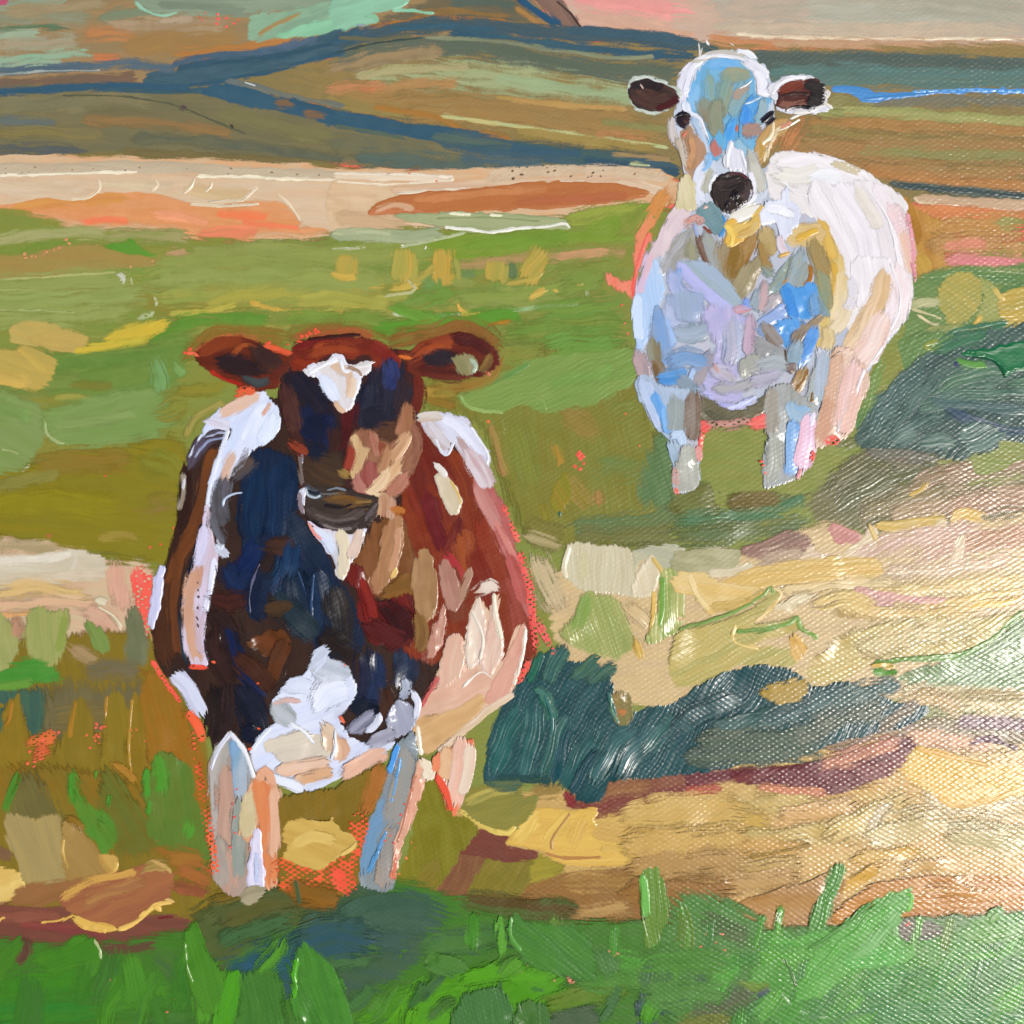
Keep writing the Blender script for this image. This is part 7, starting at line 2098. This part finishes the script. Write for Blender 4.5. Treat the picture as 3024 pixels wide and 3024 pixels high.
S('#d8dcf0', 60, '190 640 250 700 320 830', c2='#b8b4c8', soft=5, h=1.5, ends=(.8, .5), rag=.1)
S('#f0643c', 34, '250 810 300 880 320 950', soft=6, dry=.25, weave=.6)
S(CORAL, 16, '80 570 140 660 210 760', soft=5, dry=.3, weave=.6)
dabs('#f0623c', '580 670 590 880 530 970 990 590 380 580', 7, 2, 7)
# legs
part('leg', 'front leg on the left, grey-pink and blue stripes')
P('#b09a8c', '350 1060 400 980 450 905 500 950 540 1000 570 1130 520 1230 500 1350 540 1450 535 1640 470 1690 400 1640 370 1580 365 1300', 88, c2='#a8907c', soft=4, weave=.5, h=1.2)
S('#aaa49c', 60, '420 960 390 1080 385 1240 395 1420', c2='#bcb4ac', soft=7, weave=.5, br=1.1)
S('#c4a08c', 70, '430 1100 430 1300 440 1500 450 1660', c2='#b8907c', soft=9, weave=.6, br=1.1)
S('#a89c90', 60, '395 1420 410 1540 420 1640', c2='#b8a898', soft=9, weave=.6)
S('#6a9cc8', 36, '465 950 480 1050 490 1180', c2='#8cacc8', soft=5, h=1.3)
S('#88a8c0', 60, '510 1000 500 1120 505 1220', c2='#b4bcc4', soft=6, h=1.2)
S('#e2e4f2', 16, '450 910 390 1000 360 1080', soft=3, h=1.8)
S('#e4e8f4', 18, '455 910 520 990 565 1120', soft=3, h=1.8)
S('#909a90', 50, '490 1240 490 1400 490 1600', c2='#a8a498', soft=8, weave=.6)
dabs('#e8605c', '465 1170 468 1230 465 1300 462 1380 460 1450 450 1590', 6, 3, 9)
part('leg', 'second leg behind it, cream and orange')
P('#dca27c', '540 1170 600 1090 640 1120 690 1190 685 1400 670 1640 610 1650 540 1640 545 1450 500 1390 510 1250', 90, c2='#e0b48c', soft=5, weave=.5, h=1.1)
P('#cbb98c', '500 1240 560 1180 580 1230 578 1350 530 1410 498 1380', 88, c2='#d4c49c', soft=4, h=1.3, weave=.3)
S('#e08c58', 70, '595 1140 620 1300 635 1480 640 1640', c2='#d88050', soft=8, weave=.5, br=1.1)
S('#e4b494', 50, '660 1180 670 1320 660 1500', c2='#dca888', soft=8, weave=.6, br=1.1)
S('#e6ac88', 40, '580 1130 620 1090 650 1150', soft=6, h=1.2)
P('#e2ddf0', '568 1370 592 1375 606 1520 612 1650 535 1650 540 1520', 90, c2='#cfc8e4', soft=3, weave=.3, h=1.5)
S('#c0c8e4', 20, '575 1480 575 1620', soft=5)
P('#9a9070', '500 1690 540 1640 610 1640 605 1680 560 1720 500 1725', -20, c2='#b4a888', soft=4, h=1.2, br=1.2)
part('leg', 'front leg on the right, grey-blue with a peach edge')
P('#85919a', '1210 1040 1250 960 1320 900 1340 1000 1345 1100 1280 1330 1240 1460 1225 1650 1140 1660 1060 1610 1080 1440 1120 1300', 103, c2='#8a9490', soft=5, weave=.55, h=1.1)
S('#7c9cb4', 70, '1180 1250 1120 1400 1085 1590', c2='#6a94b8', soft=9, weave=.6, br=1.1)
S('#969894', 80, '1290 1010 1260 1180 1210 1350', c2='#9c9488', soft=9, weave=.6, br=1.1)
S('#a49484', 70, '1220 1380 1190 1520 1180 1640', c2='#90908c', soft=12, weave=.6)
S('#4f98dc', 22, '1250 970 1230 1030 1210 1090', soft=4, h=1.4)
S('#64a4dc', 12, '1260 1030 1240 1130 1215 1240', soft=3)
S('#5c98c8', 12, '1190 1380 1150 1480 1110 1570', soft=4)
P('#dfa488', '1340 1040 1400 1060 1370 1150 1330 1290 1270 1450 1240 1560 1222 1560 1235 1430 1290 1260', 105, c2='#e4bca0', soft=4, weave=.35, h=1.4, br=1.3)
S('#ecd4b4', 44, '1370 1040 1395 1080 1380 1130', c2='#f0e4cc', soft=4, h=1.6)
S('#c88468', 12, '1330 1110 1290 1280 1245 1430', soft=3)
dabs('#e8605c', '1270 1250 1260 1290 1240 1340 1200 1400 1180 1420 1230 1400', 6, 3, 9)
S('#e08060', 20, '1235 1500 1225 1600', soft=6, dry=.25)
part('leg', 'hind leg, peach pink over coral')
P('#e88c62', '1410 1030 1500 980 1600 940 1610 1010 1560 1180 1540 1250 1508 1302 1480 1230 1440 1130', 98, c2='#ee6c4c', soft=5, weave=.4, h=1)
S('#dcac7c', 60, '1480 1000 1490 1060 1480 1130', c2='#e4bc94', soft=5, h=1.4)
S('#e8b8a0', 70, '1545 960 1540 1090 1510 1270', c2='#ecc8b4', soft=5, h=1.4, br=1.2, ends=(.7, .2))
S('#ead4bc', 44, '1590 970 1585 1080 1550 1200', c2='#e8c4ac', soft=5, h=1.4)
S('#f25a3c', 30, '1440 1120 1480 1200 1500 1280', soft=6, weave=.5)
at('B1')
part('head', 'dark brown and blue-black face with russet brow')
P('#43221a', '560 300 620 200 720 130 900 100 1060 120 1150 170 1230 180 1290 300 1340 340 1340 520 1330 660 1350 760 1280 900 1200 1020 1130 1080 1090 1160 960 1230 800 1210 700 1120 665 960 655 800 600 640 550 500', 85, c2='#381c18', soft=4, weave=.25, h=1.2)
P('#6e2412', '600 220 660 150 760 110 900 96 1060 118 1160 170 1240 250 1100 290 1060 220 960 230 880 200 780 230 690 290 620 290', 0, c2='#8a3218', soft=8, weave=.4, h=.9)
S('#5c1414', 34, '640 170 740 140 900 130', c2='#7c2018', soft=8)
S('#8c3a18', 60, '760 190 860 170 990 190', c2='#a04420', soft=14)
S('#7a2418', 60, '1080 150 1160 210 1220 280', c2='#8c3020', soft=10, h=1)
S('#8a3014', 46, '640 240 700 260 760 250', c2='#702410', soft=10)
S('#3c1810', 16, '720 120 900 100 1010 95', soft=6)
dabs('#f0583c', '680 95 720 90 740 85 660 115 760 75', 7, 4, 10)
P('#241a20', '560 310 660 310 760 340 830 440 900 560 920 680 900 760 820 800 760 790 700 720 650 600 600 480', 70, c2='#1c1824', soft=17, weave=.2, h=1, br=1)
S('#1c1a28', 90, '640 340 720 420 800 520', c2='#2c2024', soft=14, br=1)
S('#0e1838', 110, '700 540 720 620 760 680', c2='#141c34', soft=14, br=1)
S('#0f1634', 80, '800 560 830 640 820 720', c2='#1a2040', soft=14, br=1)
S('#4a2a24', 60, '590 400 620 520 640 640', c2='#5c3424', soft=14)
S('#3c2016', 90, '860 640 880 720 860 780', c2='#2c1c1c', soft=16)
S('#141a2c', 90, '740 740 780 780 800 810', soft=16)
P('#22202c', '980 500 1000 400 1060 310 1140 260 1220 250 1290 330 1290 450 1240 560 1160 620 1060 640 980 610 960 560', 100, c2='#2c2a3c', soft=17, weave=.2, h=1, br=1.1)
S('#28305c', 70, '1180 260 1200 320 1180 400', c2='#343c68', soft=12, br=1.2)
S('#1c1c2c', 110, '1080 400 1060 500 1040 580', c2='#2c2c3c', soft=14, br=1.2)
S('#3a2420', 60, '1250 360 1260 440 1220 520', c2='#2a2028', soft=14)
S('#5a1a14', 50, '930 540 940 640 920 760', c2='#3c1010', soft=8)
S('#4c100e', 40, '980 480 970 540 950 620', soft=10)
S('#7a2c18', 50, '1340 330 1350 430 1330 540', c2='#5c1e12', soft=8, h=1)
P('#43301f', '680 800 760 800 880 770 930 860 910 960 940 1000 860 980 760 980 690 930', 5, c2='#382a1e', soft=12, weave=.2)
S('#4c3620', 90, '760 860 820 900 900 920', c2='#3c2c20', soft=20)
S('#6a5c54', 22, '665 790 670 860 680 940', c2='#a89c98', soft=4, h=1.3)
S('#7c7480', 12, '680 770 680 830', soft=3, h=1.2)
S('#8a3a20', 40, '620 720 660 750 700 770', soft=10)
# lit side of the face
SOFTK = 2.1
P('#9a6a4c', '960 660 1100 640 1180 680 1250 560 1290 500 1330 600 1355 720 1330 840 1240 960 1180 1010 1100 1000 1000 1000 960 900', -60, c2='#84503a', soft=7, weave=.2, h=1, br=1)
S('#4c3020', 90, '1130 640 1180 660 1220 640', c2='#5c3a24', soft=14)
S('#a87454', 60, '1280 510 1270 600 1240 680', c2='#96603c', soft=7, h=1.3, br=1.3)
S('#8a5840', 40, '1320 620 1340 720 1310 830', c2='#9a6450', soft=7, h=1.2, br=1.2)
S('#d0a47c', 50, '1280 670 1230 740 1180 820', c2='#b88860', soft=5, h=1.6, br=1.3)
S('#e0b48c', 24, '1300 680 1260 760 1220 820', soft=4, h=1.7)
P('#d4b484', '965 680 1000 670 1030 730 1070 740 1050 790 1020 830 1000 900 955 900 980 800 990 760', 85, c2='#c49c70', soft=4, weave=.15, h=1.7, br=1.1)
S('#9c3c2c', 46, '960 740 955 790 930 860', c2='#7c2c20', soft=6, h=1.2)
S('#b07860', 34, '1080 660 1100 740 1110 790', c2='#a05c4c', soft=6, h=1.3)
S('#8c4a30', 30, '1130 720 1140 780', soft=7)
S('#c09068', 40, '1170 740 1150 820 1120 880', c2='#a87450', soft=6, h=1.4, br=1.2)
P('#a05a50', '1010 880 1050 820 1100 840 1110 920 1060 980 1030 930', 80, c2='#8c3c34', soft=4, weave=.15, h=1.5, br=1.2)
P('#b87a6c', '975 910 1000 890 1050 960 1050 1000 1010 1005 980 970', 75, c2='#a8685c', soft=4, weave=.15, h=1.5)
S('#d8ac80', 60, '1230 840 1180 900 1100 970', c2='#e4c49c', soft=5, h=1.7, br=1.3, rag=.5)
S('#e8cca4', 36, '1160 870 1130 940 1070 990', c2='#d4a87c', soft=4, h=1.8, rag=.6)
S('#e6c8a0', 26, '1050 985 1100 1000 1160 1010', soft=4, h=1.7, rag=.7)
S('#bc8068', 60, '1270 900 1220 960 1170 1000', c2='#a86c54', soft=6, h=1.4, br=1.3)
S('#caa07c', 46, '1150 1010 1150 1080 1130 1130', c2='#a87050', soft=5, h=1.4, br=1.2)
S('#b88468', 40, '1190 1030 1190 1080 1170 1140', c2='#d0ac90', soft=5, h=1.3)
S('#b06a2c', 40, '1210 1090 1250 1100', soft=8)
S('#9c7c40', 40, '910 880 940 900', c2='#7c5c34', soft=6)
SOFTK = 1.6
part('blaze', 'white star on the forehead')
P('#e6e6f0', '685 300 740 260 830 240 870 195 920 215 950 260 1070 245 1075 280 1030 330 1010 380 960 510 900 535 870 470 810 400 770 340 720 330', 70, c2='#dccfc4', soft=3, weave=.15, h=1.9, br=1.2)
S('#d8e2f6', 60, '800 340 840 410 880 470', c2='#e8ecf8', soft=6, h=1.6, br=1.2)
S('#e4c8ac', 50, '860 270 900 290 960 330', c2='#d0b098', soft=6, h=1.6)
S('#dcb898', 40, '960 340 960 400 940 450', c2='#ecd8c4', soft=5, h=1.6)
S('#f4f4fa', 24, '720 310 800 270 880 230', soft=3, h=2)
S('#f0ece8', 22, '960 280 1030 270 1075 255', soft=3, h=2, rag=.6)
S('#d8b496', 26, '870 480 900 520 920 530', soft=4, h=1.4)
S('#f2f4fc', 16, '900 240 920 300 960 290', soft=3, h=2)
S('#a88870', 20, '940 280 1000 300 1020 330', soft=5)
part('ear', 'russet ear on the left with dark inside')
P('#6a2a14', '65 230 80 180 200 130 340 105 450 150 620 190 610 260 560 330 540 390 440 410 330 400 230 340 130 290', 5, c2='#54200f', soft=4, weave=.35, h=1.2)
S('#843a18', 60, '110 190 220 150 350 130', c2='#6c2c14', soft=10)
S('#9c4c20', 20, '270 230 340 160 420 170', soft=7)
P('#2f1d1c', '190 220 300 200 420 230 500 280 420 330 300 330 200 290', 8, c2='#251a1e', soft=14, weave=.3, br=1)
S('#3a2420', 90, '420 180 480 240 540 260', c2='#4a2a1c', soft=16)
S('#a02418', 18, '160 300 240 350 330 380', c2='#c83c24', soft=4, h=1.1)
S('#2a2c2c', 34, '350 340 430 370 500 350', c2='#4a5050', soft=6, h=1.2, br=1.2)
S('#5c2416', 30, '500 350 560 300 600 250', soft=8)
S('#c8502c', 26, '470 160 540 180 610 200', c2='#e8643c', soft=7)
S('#ea5c34', 22, '20 200 60 200 80 210', c2='#f2785a', soft=6, dry=.15)
S('#e8643c', 34, '310 440 350 410 400 420', soft=8, dry=.45)
dabs('#f0583c', '40 210 60 195 500 165 560 180', 8, 3, 9)
part('ear', 'russet ear on the right with olive highlight')
P('#5c2012', '1210 180 1290 190 1380 140 1500 95 1600 78 1700 110 1790 190 1810 250 1740 310 1620 340 1500 350 1400 330 1290 310 1270 240', 8, c2='#6e2a14', soft=4, weave=.35, h=1.2)
S('#8a3a1c', 60, '1330 210 1420 160 1540 130', c2='#a04820', soft=12)
S('#a84c20', 22, '1370 200 1440 160 1530 160', soft=7)
S('#4a1812', 60, '1560 110 1660 130 1740 190', c2='#5c2014', soft=12)
P('#2e2226', '1370 220 1440 180 1540 190 1580 240 1480 280 1390 280', 5, c2='#241c22', soft=14, weave=.3, br=1)
S('#501c12', 50, '1350 290 1480 320 1600 330', c2='#6c2c1a', soft=10)
P('#8a8458', '1540 230 1600 205 1670 230 1678 290 1620 330 1560 300', 60, c2='#9c946c', soft=5, weave=.3, h=1.3, br=1.3)
S('#a8bca0', 22, '1640 240 1668 270 1650 305', soft=4, h=1.3)
S('#84642c', 40, '1750 210 1730 260 1700 300', c2='#5c3a18', soft=5, h=1.2)
S('#e07a5c', 16, '1735 315 1750 312', soft=4)
S('#d8702c', 24, '1240 215 1300 225', soft=6)
part('eye', 'shadowed left eye')
P('#121830', '690 600 730 560 790 570 800 640 750 680 700 660', 20, c2='#0c1024', soft=16, weave=.1, h=.9)
part('eye', 'shadowed right eye')
P('#1c1c28', '1020 560 1070 510 1130 520 1140 580 1080 620 1030 610', -15, c2='#16161f', soft=16, weave=.1, h=.9)
part('muzzle', 'dark grey-brown muzzle with pale wet highlights')
P('#382d26', '700 1000 740 960 850 965 960 980 1040 1000 1110 1030 1100 1120 1040 1190 940 1235 830 1215 740 1160 690 1090', 5, c2='#42362c', soft=4, weave=.15, h=1.4, br=1.1)
P('#5a4430', '800 1020 900 1000 1010 1020 1070 1045 1040 1090 940 1080 850 1060', 4, c2='#6b4a20', soft=6, weave=.15)
S('#7c5a2a', 26, '850 1025 920 1018 990 1035', c2='#6b4416', soft=6)
S('#8a6a38', 18, '990 1050 1040 1045 1080 1040', soft=5)
S('#1d1718', 22, '815 1065 900 1075 960 1062', soft=5)
S('#241c1c', 20, '960 1100 1030 1080 1080 1070', soft=6)
S('#584a44', 40, '720 1085 800 1140 920 1150 1040 1100', c2='#40342e', soft=7, h=1.3, br=1.6)
S('#6f625c', 22, '760 1120 860 1155 980 1140', c2='#4a3e38', soft=5, h=1.2, br=1.6)
S('#3a302c', 34, '780 1165 880 1195 1000 1165', c2='#5a4e4a', soft=6, h=1.2, br=1.4)
S('#7d716c', 12, '800 1180 880 1205 960 1200', soft=4, h=1.2)
S('#1c1618', 20, '740 1160 830 1215 930 1230', soft=6)
S('#4c545c', 34, '700 965 750 1000 790 1018', c2='#7c8894', soft=5, h=1.4)
S('#b4c0cc', 11, '703 972 712 1008 755 1024 785 1008', soft=3, h=1.8)
S('#20242c', 18, '720 985 755 1000 780 990', soft=4)
S('#868e98', 9, '830 982 880 970 930 984', c2='#5c6068', soft=3, h=1.4)
S('#66645f', 7, '790 1002 850 1000 890 996', soft=3, h=1.2)
S('#e4e8f4', 30, '690 980 678 1020 688 1062', c2='#b8b4c4', soft=4, h=1.7)
S('#8c7c84', 20, '668 1000 668 1060 682 1104', soft=5)
S('#d8c8d8', 9, '720 1160 780 1200 850 1215', soft=3, h=1.2)
S('#665a58', 26, '1040 1150 1085 1095 1108 1060', soft=6)
part('chin', 'white and cream chin patch')
P('#dcdcec', '705 1165 780 1205 860 1220 950 1235 1045 1205 1000 1330 960 1400 910 1490 875 1470 865 1400 820 1310 780 1250', 75, c2='#e6dccc', soft=3, weave=.2, h=1.6, br=1.1)
P('#e4d6b8', '880 1210 940 1230 960 1330 955 1410 910 1488 878 1460 890 1330', 85, c2='#d4c8b0', soft=4, weave=.15, h=1.6, br=1.1)
S('#d6b8a4', 50, '1010 1220 990 1290 960 1370', c2='#e4cfc0', soft=5, h=1.5)
S('#d4dcf4', 40, '760 1210 820 1270 850 1340', soft=5, h=1.5)
S('#f2a094', 12, '720 1170 760 1230 790 1260', soft=4)
# coral rim, right edge of the cow
at('B2')
part('underpainting', 'coral underpainting rim along the right side')
S('#f0524a', 24, '1830 60 1870 200 1890 360 1905 520', c2='#ee6a60', soft=8, dry=.5, weave=.7)
at('A11')
S('#f25648', 26, '940 960 990 1080 1020 1150', c2='#f07062', soft=8, dry=.5, weave=.7)
S('#f0584e', 22, '1060 1300 1090 1400 1090 1520', c2='#ee7468', soft=8, dry=.42, weave=.7)
S('#f0605a', 30, '1120 1580 1180 1700 1230 1800', c2='#e88478', soft=10, dry=.5, weave=.7)
S('#f05848', 26, '1080 1830 1060 1900 1030 1960', soft=8, dry=.5, weave=.7)
at('A02')
S('#f0603c', 36, '1100 280 1130 480 1160 640 1190 820 1215 960 1220 1100', c2='#ea7040', soft=8, dry=.58, weave=.7)
at('B2')
S('#f0583a', 40, '1085 1270 1050 1400 1040 1480', c2='#f07040', soft=10, dry=.4, weave=.8)
single('ground_patch', 'ochre ground with coral flecks seen between the front legs of the brown-and-white cow', 'ground')
P('#85691a', '690 1225 780 1195 900 1185 1040 1125 1190 1060 1150 1240 1105 1330 1060 1580 1050 1640 900 1700 760 1680 680 1640 690 1400', 85, c2='#7c6820', soft=6, weave=.7, h=.6)
S('#a86a28', 60, '1170 1080 1130 1180 1090 1280', c2='#b87438', soft=12, weave=.6)
S('#f25c38', 70, '1080 1300 1040 1420 1010 1560 990 1650', c2='#f0683c', soft=8, dry=.56, weave=.9)
S('#f05c34', 160, '720 1580 830 1580 960 1590', c2='#ea6430', soft=16, dry=.64, weave=.9)
S('#f2583c', 70, '940 1580 1000 1620 1030 1650', soft=12, dry=.58, weave=.9)
S('#8a5c14', 90, '760 1660 860 1680 940 1690', c2='#7c5818', soft=20, weave=.6)
P('#d0ae58', '700 1410 720 1340 800 1320 900 1330 935 1305 965 1360 1040 1400 1050 1450 960 1500 890 1555 800 1545 700 1500 730 1450', 20, c2='#c49c48', soft=4, weave=.35, h=1.3, br=1.1)
S('#dcbc68', 40, '760 1440 840 1400 950 1420', c2='#c8a04c', soft=8, h=1.2)
S('#e4c268', 20, '980 1490 1030 1460 1050 1430', soft=4, h=1.5)
S('#4c5c34', 20, '760 1610 775 1680 780 1720', c2='#385058', soft=6)
